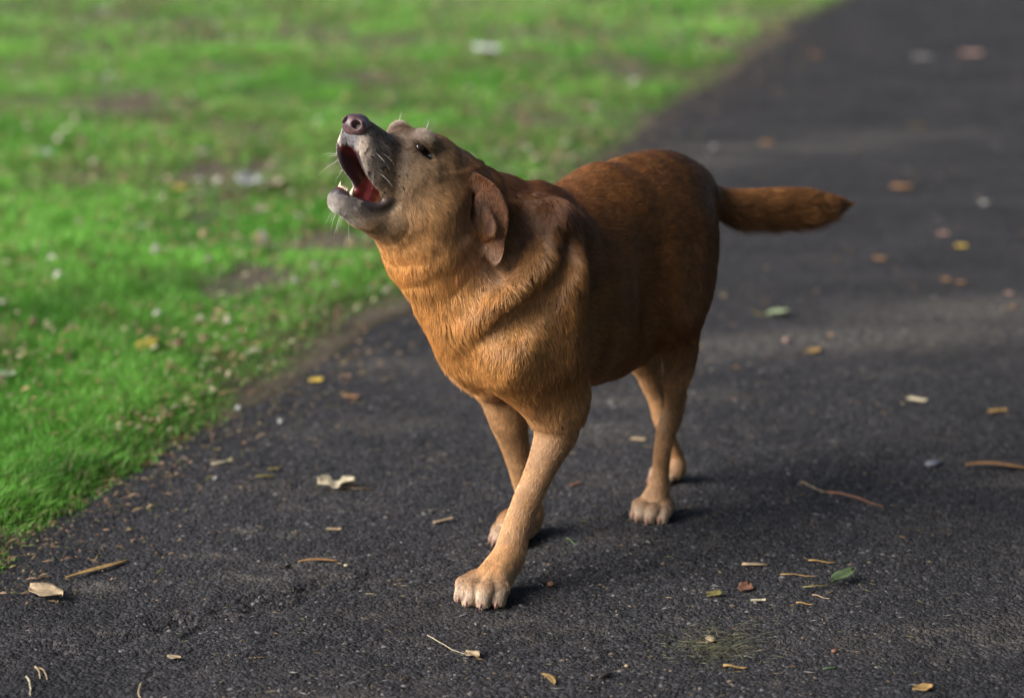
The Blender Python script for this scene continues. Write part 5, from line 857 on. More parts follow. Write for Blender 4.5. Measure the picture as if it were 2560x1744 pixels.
(2, 0.006, 0.0029, 0.0389, 0.6195, 0.0041, 0.0394, 0.6114, 0.0063, 0.0063, 0.0061, 0.0061, -0.541, 0.1748, 0.8227, 0.2825, -0.1366, -0.9495, 11, 93),
(2, 0.006, 0.0041, 0.0394, 0.6114, 0.0049, 0.0398, 0.6042, 0.0061, 0.0061, 0.0057, 0.0057, -0.541, 0.1748, 0.8227, 0.2825, -0.1366, -0.9495, 11, 93),
(2, 0.006, 0.0049, 0.0398, 0.6042, 0.0052, 0.0401, 0.5986, 0.0057, 0.0057, 0.005, 0.005, -0.541, 0.1748, 0.8227, 0.2825, -0.1366, -0.9495, 11, 93),
(2, 0.006, 0.0052, 0.0401, 0.5986, 0.0052, 0.0403, 0.5939, 0.005, 0.005, 0.004, 0.004, -0.541, 0.1748, 0.8227, 0.2825, -0.1366, -0.9495, 11, 93),
(2, 0.006, 0.0052, 0.0403, 0.5939, 0.0052, 0.0405, 0.5892, 0.004, 0.004, 0.0031, 0.0031, -0.541, 0.1748, 0.8227, 0.2825, -0.1366, -0.9495, 11, 93),
(2, 0.006, -0.0141, 0.0638, 0.6217, -0.0145, 0.0674, 0.6157, 0.0031, 0.0031, 0.0036, 0.0036, -0.541, 0.1748, 0.8227, 0.2825, -0.1366, -0.9495, 11, 94),
(2, 0.006, -0.0145, 0.0674, 0.6157, -0.015, 0.0709, 0.6096, 0.0036, 0.0036, 0.0041, 0.0041, -0.541, 0.1748, 0.8227, 0.2825, -0.1366, -0.9495, 11, 94),
(2, 0.006, -0.015, 0.0709, 0.6096, -0.0154, 0.0741, 0.6036, 0.0041, 0.0041, 0.0046, 0.0046, -0.541, 0.1748, 0.8227, 0.2825, -0.1366, -0.9495, 11, 94),
(2, 0.006, -0.0154, 0.0741, 0.6036, -0.0159, 0.0769, 0.5976, 0.0046, 0.0046, 0.0054, 0.0054, -0.541, 0.1748, 0.8227, 0.2825, -0.1366, -0.9495, 11, 94),
(2, 0.006, -0.0159, 0.0769, 0.5976, -0.0163, 0.0793, 0.5917, 0.0054, 0.0054, 0.0063, 0.0063, -0.541, 0.1748, 0.8227, 0.2825, -0.1366, -0.9495, 11, 94),
(2, 0.006, -0.0163, 0.0793, 0.5917, -0.0165, 0.0812, 0.5864, 0.0063, 0.0063, 0.0067, 0.0067, -0.541, 0.1748, 0.8227, 0.2825, -0.1366, -0.9495, 11, 94),
(2, 0.006, -0.0165, 0.0812, 0.5864, -0.016, 0.0822, 0.5821, 0.0067, 0.0067, 0.0064, 0.0064, -0.541, 0.1748, 0.8227, 0.2825, -0.1366, -0.9495, 11, 94),
(2, 0.006, -0.016, 0.0822, 0.5821, -0.0153, 0.0826, 0.5784, 0.0064, 0.0064, 0.0058, 0.0058, -0.541, 0.1748, 0.8227, 0.2825, -0.1366, -0.9495, 11, 94),
(2, 0.006, -0.0153, 0.0826, 0.5784, -0.0145, 0.083, 0.5748, 0.0058, 0.0058, 0.0052, 0.0052, -0.541, 0.1748, 0.8227, 0.2825, -0.1366, -0.9495, 11, 94),
(3, 0.008, -0.0054, 0.0487, 0.6356, -0.003, 0.049, 0.6284, 0.0041, 0.0041, 0.0044, 0.0044, -0.541, 0.1748, 0.8227, -0.7308, 0.0799, -0.6779, 24, 95),
(3, 0.008, -0.003, 0.049, 0.6284, -0.0006, 0.0493, 0.6212, 0.0044, 0.0044, 0.0046, 0.0046, -0.541, 0.1748, 0.8227, -0.7308, 0.0799, -0.6779, 24, 95),
(3, 0.008, -0.0006, 0.0493, 0.6212, 0.0014, 0.0498, 0.6148, 0.0046, 0.0046, 0.0046, 0.0046, -0.541, 0.1748, 0.8227, -0.7308, 0.0799, -0.6779, 24, 95),
(3, 0.008, 0.0014, 0.0498, 0.6148, 0.0025, 0.0505, 0.6097, 0.0046, 0.0046, 0.0043, 0.0043, -0.541, 0.1748, 0.8227, -0.7308, 0.0799, -0.6779, 24, 95),
(3, 0.008, 0.0025, 0.0505, 0.6097, 0.0032, 0.0514, 0.6052, 0.0043, 0.0043, 0.0037, 0.0037, -0.541, 0.1748, 0.8227, -0.7308, 0.0799, -0.6779, 24, 95),
(3, 0.008, 0.0032, 0.0514, 0.6052, 0.0038, 0.0523, 0.6008, 0.0037, 0.0037, 0.0031, 0.0031, -0.541, 0.1748, 0.8227, -0.7308, 0.0799, -0.6779, 24, 95),
(3, 0.004, -0.0096, 0.0797, 0.5962, -0.0085, 0.0781, 0.5797, 0.0036, 0.0036, 0.0036, 0.0036, -0.541, 0.1748, 0.8227, -0.7308, 0.0799, -0.6779, 22, 96),
(2, 0.01, -0.0304, -0.0706, 0.6621, -0.035, -0.0755, 0.6602, 0.0144, 0.0082, 0.0165, 0.0077, 0.056, -0.9498, 0.3602, 0.2825, -0.1366, -0.9495, 10, 97),
(2, 0.01, -0.035, -0.0755, 0.6602, -0.0396, -0.0804, 0.6584, 0.0165, 0.0077, 0.0185, 0.0071, 0.056, -0.9498, 0.3602, 0.2825, -0.1366, -0.9495, 10, 97),
(2, 0.01, -0.0396, -0.0804, 0.6584, -0.0439, -0.0854, 0.6551, 0.0185, 0.0071, 0.0206, 0.0067, 0.056, -0.9498, 0.3602, 0.2825, -0.1366, -0.9495, 10, 97),
(2, 0.01, -0.0439, -0.0854, 0.6551, -0.0479, -0.0907, 0.6496, 0.0206, 0.0067, 0.0229, 0.0064, 0.056, -0.9498, 0.3602, 0.2825, -0.1366, -0.9495, 10, 97),
(2, 0.01, -0.0479, -0.0907, 0.6496, -0.0516, -0.0961, 0.6426, 0.0229, 0.0064, 0.0253, 0.0062, 0.056, -0.9498, 0.3602, 0.2825, -0.1366, -0.9495, 10, 97),
(2, 0.01, -0.0516, -0.0961, 0.6426, -0.0547, -0.1009, 0.635, 0.0253, 0.0062, 0.0268, 0.006, 0.056, -0.9498, 0.3602, 0.2825, -0.1366, -0.9495, 10, 97),
(2, 0.01, -0.0547, -0.1009, 0.635, -0.0568, -0.105, 0.6266, 0.0268, 0.006, 0.0271, 0.0058, 0.056, -0.9498, 0.3602, 0.2825, -0.1366, -0.9495, 10, 97),
(2, 0.01, -0.0568, -0.105, 0.6266, -0.0583, -0.1085, 0.6175, 0.0271, 0.0058, 0.0267, 0.0058, 0.056, -0.9498, 0.3602, 0.2825, -0.1366, -0.9495, 10, 97),
(2, 0.01, -0.0583, -0.1085, 0.6175, -0.0596, -0.1117, 0.609, 0.0267, 0.0058, 0.0258, 0.0057, 0.056, -0.9498, 0.3602, 0.2825, -0.1366, -0.9495, 10, 97),
(2, 0.01, -0.0596, -0.1117, 0.609, -0.0608, -0.1145, 0.6017, 0.0258, 0.0057, 0.0243, 0.0055, 0.056, -0.9498, 0.3602, 0.2825, -0.1366, -0.9495, 10, 97),
(2, 0.01, -0.0608, -0.1145, 0.6017, -0.0618, -0.1168, 0.5951, 0.0243, 0.0055, 0.0225, 0.0053, 0.056, -0.9498, 0.3602, 0.2825, -0.1366, -0.9495, 10, 97),
(2, 0.01, -0.0618, -0.1168, 0.5951, -0.0629, -0.1192, 0.5884, 0.0225, 0.0053, 0.0206, 0.0052, 0.056, -0.9498, 0.3602, 0.2825, -0.1366, -0.9495, 10, 97),
(2, 0.004, -0.059, -0.1106, 0.5991, -0.0598, -0.1134, 0.5934, 0.0144, 0.0062, 0.0161, 0.0061, 0.4794, -0.6519, 0.5996, 0.2825, -0.1366, -0.9495, 10, 98),
(2, 0.004, -0.0598, -0.1134, 0.5934, -0.0605, -0.1163, 0.5877, 0.0161, 0.0061, 0.0178, 0.006, 0.4794, -0.6519, 0.5996, 0.2825, -0.1366, -0.9495, 10, 98),
(2, 0.004, -0.0605, -0.1163, 0.5877, -0.061, -0.1191, 0.5821, 0.0178, 0.006, 0.0191, 0.006, 0.4794, -0.6519, 0.5996, 0.2825, -0.1366, -0.9495, 10, 98),
(2, 0.004, -0.061, -0.1191, 0.5821, -0.061, -0.1218, 0.5768, 0.0191, 0.006, 0.0199, 0.0059, 0.4794, -0.6519, 0.5996, 0.2825, -0.1366, -0.9495, 10, 98),
(2, 0.004, -0.061, -0.1218, 0.5768, -0.0606, -0.1245, 0.5717, 0.0199, 0.0059, 0.0203, 0.0059, 0.4794, -0.6519, 0.5996, 0.2825, -0.1366, -0.9495, 10, 98),
(2, 0.004, -0.0606, -0.1245, 0.5717, -0.0603, -0.1269, 0.5667, 0.0203, 0.0059, 0.0201, 0.0058, 0.4794, -0.6519, 0.5996, 0.2825, -0.1366, -0.9495, 10, 98),
(2, 0.004, -0.0603, -0.1269, 0.5667, -0.06, -0.1288, 0.5615, 0.0201, 0.0058, 0.0192, 0.0056, 0.4794, -0.6519, 0.5996, 0.2825, -0.1366, -0.9495, 10, 98),
(2, 0.004, -0.06, -0.1288, 0.5615, -0.0598, -0.1303, 0.5564, 0.0192, 0.0056, 0.0178, 0.0054, 0.4794, -0.6519, 0.5996, 0.2825, -0.1366, -0.9495, 10, 98),
(2, 0.004, -0.0598, -0.1303, 0.5564, -0.0595, -0.1315, 0.5519, 0.0178, 0.0054, 0.016, 0.0052, 0.4794, -0.6519, 0.5996, 0.2825, -0.1366, -0.9495, 10, 98),
(2, 0.004, -0.0595, -0.1315, 0.5519, -0.0592, -0.1321, 0.5485, 0.016, 0.0052, 0.0137, 0.0048, 0.4794, -0.6519, 0.5996, 0.2825, -0.1366, -0.9495, 10, 98),
(2, 0.004, -0.0592, -0.1321, 0.5485, -0.0588, -0.1323, 0.5456, 0.0137, 0.0048, 0.0109, 0.0045, 0.4794, -0.6519, 0.5996, 0.2825, -0.1366, -0.9495, 10, 98),
(2, 0.004, -0.0588, -0.1323, 0.5456, -0.0584, -0.1325, 0.5428, 0.0109, 0.0045, 0.0082, 0.0041, 0.4794, -0.6519, 0.5996, 0.2825, -0.1366, -0.9495, 10, 98),
(2, 0.004, -0.0332, -0.0716, 0.6679, -0.0409, -0.0763, 0.6665, 0.0041, 0.0041, 0.0043, 0.0043, -0.541, 0.1748, 0.8227, 0.2825, -0.1366, -0.9495, 10, 99),
(2, 0.004, -0.0409, -0.0763, 0.6665, -0.0485, -0.081, 0.6652, 0.0043, 0.0043, 0.0046, 0.0046, -0.541, 0.1748, 0.8227, 0.2825, -0.1366, -0.9495, 10, 99),
(2, 0.004, -0.0485, -0.081, 0.6652, -0.0553, -0.0858, 0.6626, 0.0046, 0.0046, 0.0047, 0.0047, -0.541, 0.1748, 0.8227, 0.2825, -0.1366, -0.9495, 10, 99),
(2, 0.004, -0.0553, -0.0858, 0.6626, -0.0611, -0.0906, 0.6585, 0.0047, 0.0047, 0.0048, 0.0048, -0.541, 0.1748, 0.8227, 0.2825, -0.1366, -0.9495, 10, 99),
(2, 0.004, -0.0611, -0.0906, 0.6585, -0.0661, -0.0954, 0.6533, 0.0048, 0.0048, 0.0049, 0.0049, -0.541, 0.1748, 0.8227, 0.2825, -0.1366, -0.9495, 10, 99),
(2, 0.004, -0.0661, -0.0954, 0.6533, -0.0704, -0.1, 0.647, 0.0049, 0.0049, 0.0049, 0.0049, -0.541, 0.1748, 0.8227, 0.2825, -0.1366, -0.9495, 10, 99),
(2, 0.004, -0.0704, -0.1, 0.647, -0.074, -0.1044, 0.6395, 0.0049, 0.0049, 0.005, 0.005, -0.541, 0.1748, 0.8227, 0.2825, -0.1366, -0.9495, 10, 99),
(2, 0.004, -0.074, -0.1044, 0.6395, -0.077, -0.1084, 0.6309, 0.005, 0.005, 0.0051, 0.0051, -0.541, 0.1748, 0.8227, 0.2825, -0.1366, -0.9495, 10, 99),
(2, 0.004, -0.077, -0.1084, 0.6309, -0.0791, -0.1121, 0.6226, 0.0051, 0.0051, 0.0052, 0.0052, -0.541, 0.1748, 0.8227, 0.2825, -0.1366, -0.9495, 10, 99),
(2, 0.004, -0.0791, -0.1121, 0.6226, -0.08, -0.1152, 0.6146, 0.0052, 0.0052, 0.0051, 0.0051, -0.541, 0.1748, 0.8227, 0.2825, -0.1366, -0.9495, 10, 99),
(2, 0.004, -0.08, -0.1152, 0.6146, -0.0801, -0.1178, 0.6069, 0.0051, 0.0051, 0.005, 0.005, -0.541, 0.1748, 0.8227, 0.2825, -0.1366, -0.9495, 10, 99),
(2, 0.004, -0.0801, -0.1178, 0.6069, -0.0798, -0.1202, 0.6001, 0.005, 0.005, 0.0047, 0.0047, -0.541, 0.1748, 0.8227, 0.2825, -0.1366, -0.9495, 10, 99),
(2, 0.004, -0.0798, -0.1202, 0.6001, -0.0791, -0.1224, 0.5947, 0.0047, 0.0047, 0.0043, 0.0043, -0.541, 0.1748, 0.8227, 0.2825, -0.1366, -0.9495, 10, 99),
(2, 0.004, -0.0791, -0.1224, 0.5947, -0.078, -0.1243, 0.5902, 0.0043, 0.0043, 0.0037, 0.0037, -0.541, 0.1748, 0.8227, 0.2825, -0.1366, -0.9495, 10, 99),
(2, 0.004, -0.078, -0.1243, 0.5902, -0.0769, -0.1262, 0.5857, 0.0037, 0.0037, 0.0031, 0.0031, -0.541, 0.1748, 0.8227, 0.2825, -0.1366, -0.9495, 10, 99),
(2, 0.006, -0.0266, -0.0738, 0.6577, -0.0248, -0.0769, 0.6512, 0.0041, 0.0041, 0.0049, 0.0049, -0.541, 0.1748, 0.8227, 0.2825, -0.1366, -0.9495, 11, 100),
(2, 0.006, -0.0248, -0.0769, 0.6512, -0.0231, -0.0799, 0.6447, 0.0049, 0.0049, 0.0057, 0.0057, -0.541, 0.1748, 0.8227, 0.2825, -0.1366, -0.9495, 11, 100),
(2, 0.006, -0.0231, -0.0799, 0.6447, -0.0216, -0.0828, 0.6379, 0.0057, 0.0057, 0.0062, 0.0062, -0.541, 0.1748, 0.8227, 0.2825, -0.1366, -0.9495, 11, 100),
(2, 0.006, -0.0216, -0.0828, 0.6379, -0.0207, -0.0852, 0.6303, 0.0062, 0.0062, 0.0063, 0.0063, -0.541, 0.1748, 0.8227, 0.2825, -0.1366, -0.9495, 11, 100),
(2, 0.006, -0.0207, -0.0852, 0.6303, -0.0201, -0.0874, 0.6224, 0.0063, 0.0063, 0.0061, 0.0061, -0.541, 0.1748, 0.8227, 0.2825, -0.1366, -0.9495, 11, 100),
(2, 0.006, -0.0201, -0.0874, 0.6224, -0.0197, -0.0893, 0.6155, 0.0061, 0.0061, 0.0057, 0.0057, -0.541, 0.1748, 0.8227, 0.2825, -0.1366, -0.9495, 11, 100),
(2, 0.006, -0.0197, -0.0893, 0.6155, -0.0197, -0.0906, 0.61, 0.0057, 0.0057, 0.005, 0.005, -0.541, 0.1748, 0.8227, 0.2825, -0.1366, -0.9495, 11, 100),
(2, 0.006, -0.0197, -0.0906, 0.61, -0.0199, -0.0916, 0.6054, 0.005, 0.005, 0.004, 0.004, -0.541, 0.1748, 0.8227, 0.2825, -0.1366, -0.9495, 11, 100),
(2, 0.006, -0.0199, -0.0916, 0.6054, -0.0202, -0.0926, 0.6008, 0.004, 0.004, 0.0031, 0.0031, -0.541, 0.1748, 0.8227, 0.2825, -0.1366, -0.9495, 11, 100),
(2, 0.006, -0.0455, -0.1015, 0.6361, -0.0474, -0.1056, 0.6308, 0.0031, 0.0031, 0.0036, 0.0036, -0.541, 0.1748, 0.8227, 0.2825, -0.1366, -0.9495, 11, 101),
(2, 0.006, -0.0474, -0.1056, 0.6308, -0.0493, -0.1097, 0.6254, 0.0036, 0.0036, 0.0041, 0.0041, -0.541, 0.1748, 0.8227, 0.2825, -0.1366, -0.9495, 11, 101),
(2, 0.006, -0.0493, -0.1097, 0.6254, -0.0511, -0.1134, 0.62, 0.0041, 0.0041, 0.0046, 0.0046, -0.541, 0.1748, 0.8227, 0.2825, -0.1366, -0.9495, 11, 101),
(2, 0.006, -0.0511, -0.1134, 0.62, -0.0527, -0.1168, 0.6145, 0.0046, 0.0046, 0.0054, 0.0054, -0.541, 0.1748, 0.8227, 0.2825, -0.1366, -0.9495, 11, 101),
(2, 0.006, -0.0527, -0.1168, 0.6145, -0.0543, -0.1199, 0.6091, 0.0054, 0.0054, 0.0063, 0.0063, -0.541, 0.1748, 0.8227, 0.2825, -0.1366, -0.9495, 11, 101),
(2, 0.006, -0.0543, -0.1199, 0.6091, -0.0552, -0.1225, 0.6042, 0.0063, 0.0063, 0.0067, 0.0067, -0.541, 0.1748, 0.8227, 0.2825, -0.1366, -0.9495, 11, 101),
(2, 0.006, -0.0552, -0.1225, 0.6042, -0.0553, -0.1242, 0.6001, 0.0067, 0.0067, 0.0064, 0.0064, -0.541, 0.1748, 0.8227, 0.2825, -0.1366, -0.9495, 11, 101),
(2, 0.006, -0.0553, -0.1242, 0.6001, -0.0549, -0.1255, 0.5966, 0.0064, 0.0064, 0.0058, 0.0058, -0.541, 0.1748, 0.8227, 0.2825, -0.1366, -0.9495, 11, 101),
(2, 0.006, -0.0549, -0.1255, 0.5966, -0.0544, -0.1267, 0.5931, 0.0058, 0.0058, 0.0052, 0.0052, -0.541, 0.1748, 0.8227, 0.2825, -0.1366, -0.9495, 11, 101),
(3, 0.008, -0.0315, -0.0884, 0.6476, -0.0296, -0.0908, 0.6406, 0.0041, 0.0041, 0.0044, 0.0044, -0.541, 0.1748, 0.8227, -0.7308, 0.0799, -0.6779, 24, 102),
(3, 0.008, -0.0296, -0.0908, 0.6406, -0.0277, -0.0932, 0.6337, 0.0044, 0.0044, 0.0046, 0.0046, -0.541, 0.1748, 0.8227, -0.7308, 0.0799, -0.6779, 24, 102),
(3, 0.008, -0.0277, -0.0932, 0.6337, -0.0262, -0.0954, 0.6275, 0.0046, 0.0046, 0.0046, 0.0046, -0.541, 0.1748, 0.8227, -0.7308, 0.0799, -0.6779, 24, 102),
(3, 0.008, -0.0262, -0.0954, 0.6275, -0.0256, -0.0974, 0.6226, 0.0046, 0.0046, 0.0043, 0.0043, -0.541, 0.1748, 0.8227, -0.7308, 0.0799, -0.6779, 24, 102),
(3, 0.008, -0.0256, -0.0974, 0.6226, -0.0255, -0.0992, 0.6184, 0.0043, 0.0043, 0.0037, 0.0037, -0.541, 0.1748, 0.8227, -0.7308, 0.0799, -0.6779, 24, 102),
(3, 0.008, -0.0255, -0.0992, 0.6184, -0.0254, -0.1009, 0.6142, 0.0037, 0.0037, 0.0031, 0.0031, -0.541, 0.1748, 0.8227, -0.7308, 0.0799, -0.6779, 24, 102),
(3, 0.004, -0.048, -0.1219, 0.6138, -0.0469, -0.1236, 0.5973, 0.0036, 0.0036, 0.0036, 0.0036, -0.541, 0.1748, 0.8227, -0.7308, 0.0799, -0.6779, 22, 103)]
NOSE=[(0, 0.004, 0.1577, -0.0371, 0.7523, 0.169, -0.0361, 0.7552, 0.0211, 0.018, 0.0185, 0.016, -0.541, 0.1748, 0.8227, -0.7308, 0.0799, -0.6779, 7, 104), (0, 0.005, 0.1707, -0.0228, 0.7553, 0.17, -0.0214, 0.7508, 0.0098, 0.0113, 0.0098, 0.0108, -0.541, 0.1748, 0.8227, -0.7308, 0.0799, -0.6779, 7, 105), (0, 0.005, 0.1657, -0.049, 0.7576, 0.164, -0.0526, 0.7536, 0.0098, 0.0113, 0.0098, 0.0108, -0.541, 0.1748, 0.8227, -0.7308, 0.0799, -0.6779, 7, 106), (0, 0.008, 0.1711, -0.0373, 0.75, 0.1705, -0.04, 0.7388, 0.0113, 0.0062, 0.0072, 0.0041, -0.541, 0.1748, 0.8227, -0.7308, 0.0799, -0.6779, 7, 107), (1, 0.003, 0.1887, -0.0188, 0.7645, 0.1857, -0.0197, 0.7624, 0.006, 0.006, 0.0061, 0.0061, -0.541, 0.1748, 0.8227, -0.7308, 0.0799, -0.6779, 7, 108), (1, 0.003, 0.1857, -0.0197, 0.7624, 0.1827, -0.0206, 0.7604, 0.0061, 0.0061, 0.0062, 0.0062, -0.541, 0.1748, 0.8227, -0.7308, 0.0799, -0.6779, 7, 108), (1, 0.003, 0.1827, -0.0206, 0.7604, 0.1794, -0.0214, 0.7583, 0.0062, 0.0062, 0.0062, 0.0062, -0.541, 0.1748, 0.8227, -0.7308, 0.0799, -0.6779, 7, 108), (1, 0.003, 0.1794, -0.0214, 0.7583, 0.1757, -0.0219, 0.7561, 0.0062, 0.0062, 0.0059, 0.0059, -0.541, 0.1748, 0.8227, -0.7308, 0.0799, -0.6779, 7, 108), (1, 0.003, 0.1757, -0.0219, 0.7561, 0.1718, -0.0223, 0.7539, 0.0059, 0.0059, 0.0055, 0.0055, -0.541, 0.1748, 0.8227, -0.7308, 0.0799, -0.6779, 7, 108), (1, 0.003, 0.1718, -0.0223, 0.7539, 0.1679, -0.0228, 0.7516, 0.0055, 0.0055, 0.0052, 0.0052, -0.541, 0.1748, 0.8227, -0.7308, 0.0799, -0.6779, 7, 108), (1, 0.002, 0.1862, -0.0188, 0.7565, 0.1857, -0.0176, 0.7547, 0.0031, 0.0031, 0.0031, 0.0031, -0.541, 0.1748, 0.8227, -0.7308, 0.0799, -0.6779, 7, 109), (1, 0.002, 0.1857, -0.0176, 0.7547, 0.1851, -0.0164, 0.7528, 0.0031, 0.0031, 0.0031, 0.0031, -0.541, 0.1748, 0.8227, -0.7308, 0.0799, -0.6779, 7, 109), (1, 0.002, 0.1851, -0.0164, 0.7528, 0.1838, -0.0151, 0.7511, 0.0031, 0.0031, 0.0031, 0.0031, -0.541, 0.1748, 0.8227, -0.7308, 0.0799, -0.6779, 7, 109), (1, 0.002, 0.1838, -0.0151, 0.7511, 0.1812, -0.0138, 0.7495, 0.0031, 0.0031, 0.003, 0.003, -0.541, 0.1748, 0.8227, -0.7308, 0.0799, -0.6779, 7, 109), (1, 0.002, 0.1812, -0.0138, 0.7495, 0.1778, -0.0124, 0.748, 0.003, 0.003, 0.0028, 0.0028, -0.541, 0.1748, 0.8227, -0.7308, 0.0799, -0.6779, 7, 109), (1, 0.002, 0.1778, -0.0124, 0.748, 0.1743, -0.011, 0.7465, 0.0028, 0.0028, 0.0027, 0.0027, -0.541, 0.1748, 0.8227, -0.7308, 0.0799, -0.6779, 7, 109), (1, 0.003, 0.1841, -0.043, 0.7666, 0.181, -0.0444, 0.7646, 0.006, 0.006, 0.0061, 0.0061, -0.541, 0.1748, 0.8227, -0.7308, 0.0799, -0.6779, 7, 110), (1, 0.003, 0.181, -0.0444, 0.7646, 0.1779, -0.0458, 0.7626, 0.0061, 0.0061, 0.0062, 0.0062, -0.541, 0.1748, 0.8227, -0.7308, 0.0799, -0.6779, 7, 110), (1, 0.003, 0.1779, -0.0458, 0.7626, 0.1745, -0.0472, 0.7605, 0.0062, 0.0062, 0.0062, 0.0062, -0.541, 0.1748, 0.8227, -0.7308, 0.0799, -0.6779, 7, 110), (1, 0.003, 0.1745, -0.0472, 0.7605, 0.1707, -0.0485, 0.7584, 0.0062, 0.0062, 0.0059, 0.0059, -0.541, 0.1748, 0.8227, -0.7308, 0.0799, -0.6779, 7, 110), (1, 0.003, 0.1707, -0.0485, 0.7584, 0.1666, -0.0497, 0.7563, 0.0059, 0.0059, 0.0055, 0.0055, -0.541, 0.1748, 0.8227, -0.7308, 0.0799, -0.6779, 7, 110), (1, 0.003, 0.1666, -0.0497, 0.7563, 0.1626, -0.051, 0.7541, 0.0055, 0.0055, 0.0052, 0.0052, -0.541, 0.1748, 0.8227, -0.7308, 0.0799, -0.6779, 7, 110), (1, 0.002, 0.1804, -0.049, 0.7592, 0.1792, -0.0515, 0.7577, 0.0031, 0.0031, 0.0031, 0.0031, -0.541, 0.1748, 0.8227, -0.7308, 0.0799, -0.6779, 7, 111), (1, 0.002, 0.1792, -0.0515, 0.7577, 0.178, -0.054, 0.7561, 0.0031, 0.0031, 0.0031, 0.0031, -0.541, 0.1748, 0.8227, -0.7308, 0.0799, -0.6779, 7, 111), (1, 0.002, 0.178, -0.054, 0.7561, 0.1759, -0.0565, 0.7547, 0.0031, 0.0031, 0.0031, 0.0031, -0.541, 0.1748, 0.8227, -0.7308, 0.0799, -0.6779, 7, 111), (1, 0.002, 0.1759, -0.0565, 0.7547, 0.1726, -0.0591, 0.7534, 0.0031, 0.0031, 0.003, 0.003, -0.541, 0.1748, 0.8227, -0.7308, 0.0799, -0.6779, 7, 111), (1, 0.002, 0.1726, -0.0591, 0.7534, 0.1684, -0.0618, 0.7523, 0.003, 0.003, 0.0028, 0.0028, -0.541, 0.1748, 0.8227, -0.7308, 0.0799, -0.6779, 7, 111), (1, 0.002, 0.1684, -0.0618, 0.7523, 0.1642, -0.0644, 0.7511, 0.0028, 0.0028, 0.0027, 0.0027, -0.541, 0.1748, 0.8227, -0.7308, 0.0799, -0.6779, 7, 111), (1, 0.0015, 0.1866, -0.031, 0.7651, 0.1855, -0.0414, 0.7302, 0.0016, 0.0016, 0.0016, 0.0016, -0.541, 0.1748, 0.8227, -0.7308, 0.0799, -0.6779, 7, 112)]
CLAWS=[[0.0658, 0.0791, 0.0116, 0.9428, 0.3335], [0.074, 0.1025, 0.0116, 0.9428, 0.3335], [0.0677, 0.1263, 0.0116, 0.9428, 0.3335], [0.0472, 0.1405, 0.0116, 0.9428, 0.3335], [-0.2029, -0.0829, 0.0091, 0.9988, 0.05], [-0.1915, -0.0671, 0.0091, 0.9988, 0.05], [-0.191, -0.0479, 0.0091, 0.9988, 0.05], [-0.2031, -0.0326, 0.0091, 0.9988, 0.05], [-0.4622, 0.0176, 0.01, 0.9928, 0.1197], [-0.451, 0.0357, 0.01, 0.9928, 0.1197], [-0.4518, 0.0567, 0.01, 0.9928, 0.1197], [-0.4663, 0.0723, 0.01, 0.9928, 0.1197], [-0.6672, -0.1017, 0.0074, 0.9888, -0.1494], [-0.6556, -0.0909, 0.0074, 0.9888, -0.1494], [-0.652, -0.0756, 0.0074, 0.9888, -0.1494], [-0.6593, -0.0614, 0.0074, 0.9888, -0.1494]]
EYES=[[0.0681, 0.005, 0.7114], [0.0553, -0.0626, 0.7173]]
HT=[0.0383, -0.0288, 0.6633];HF=[0.8201, -0.107, 0.5621];HL=[0.1863, 0.9788, -0.0854];HU=[-0.541, 0.1748, 0.8227];HS=1.03

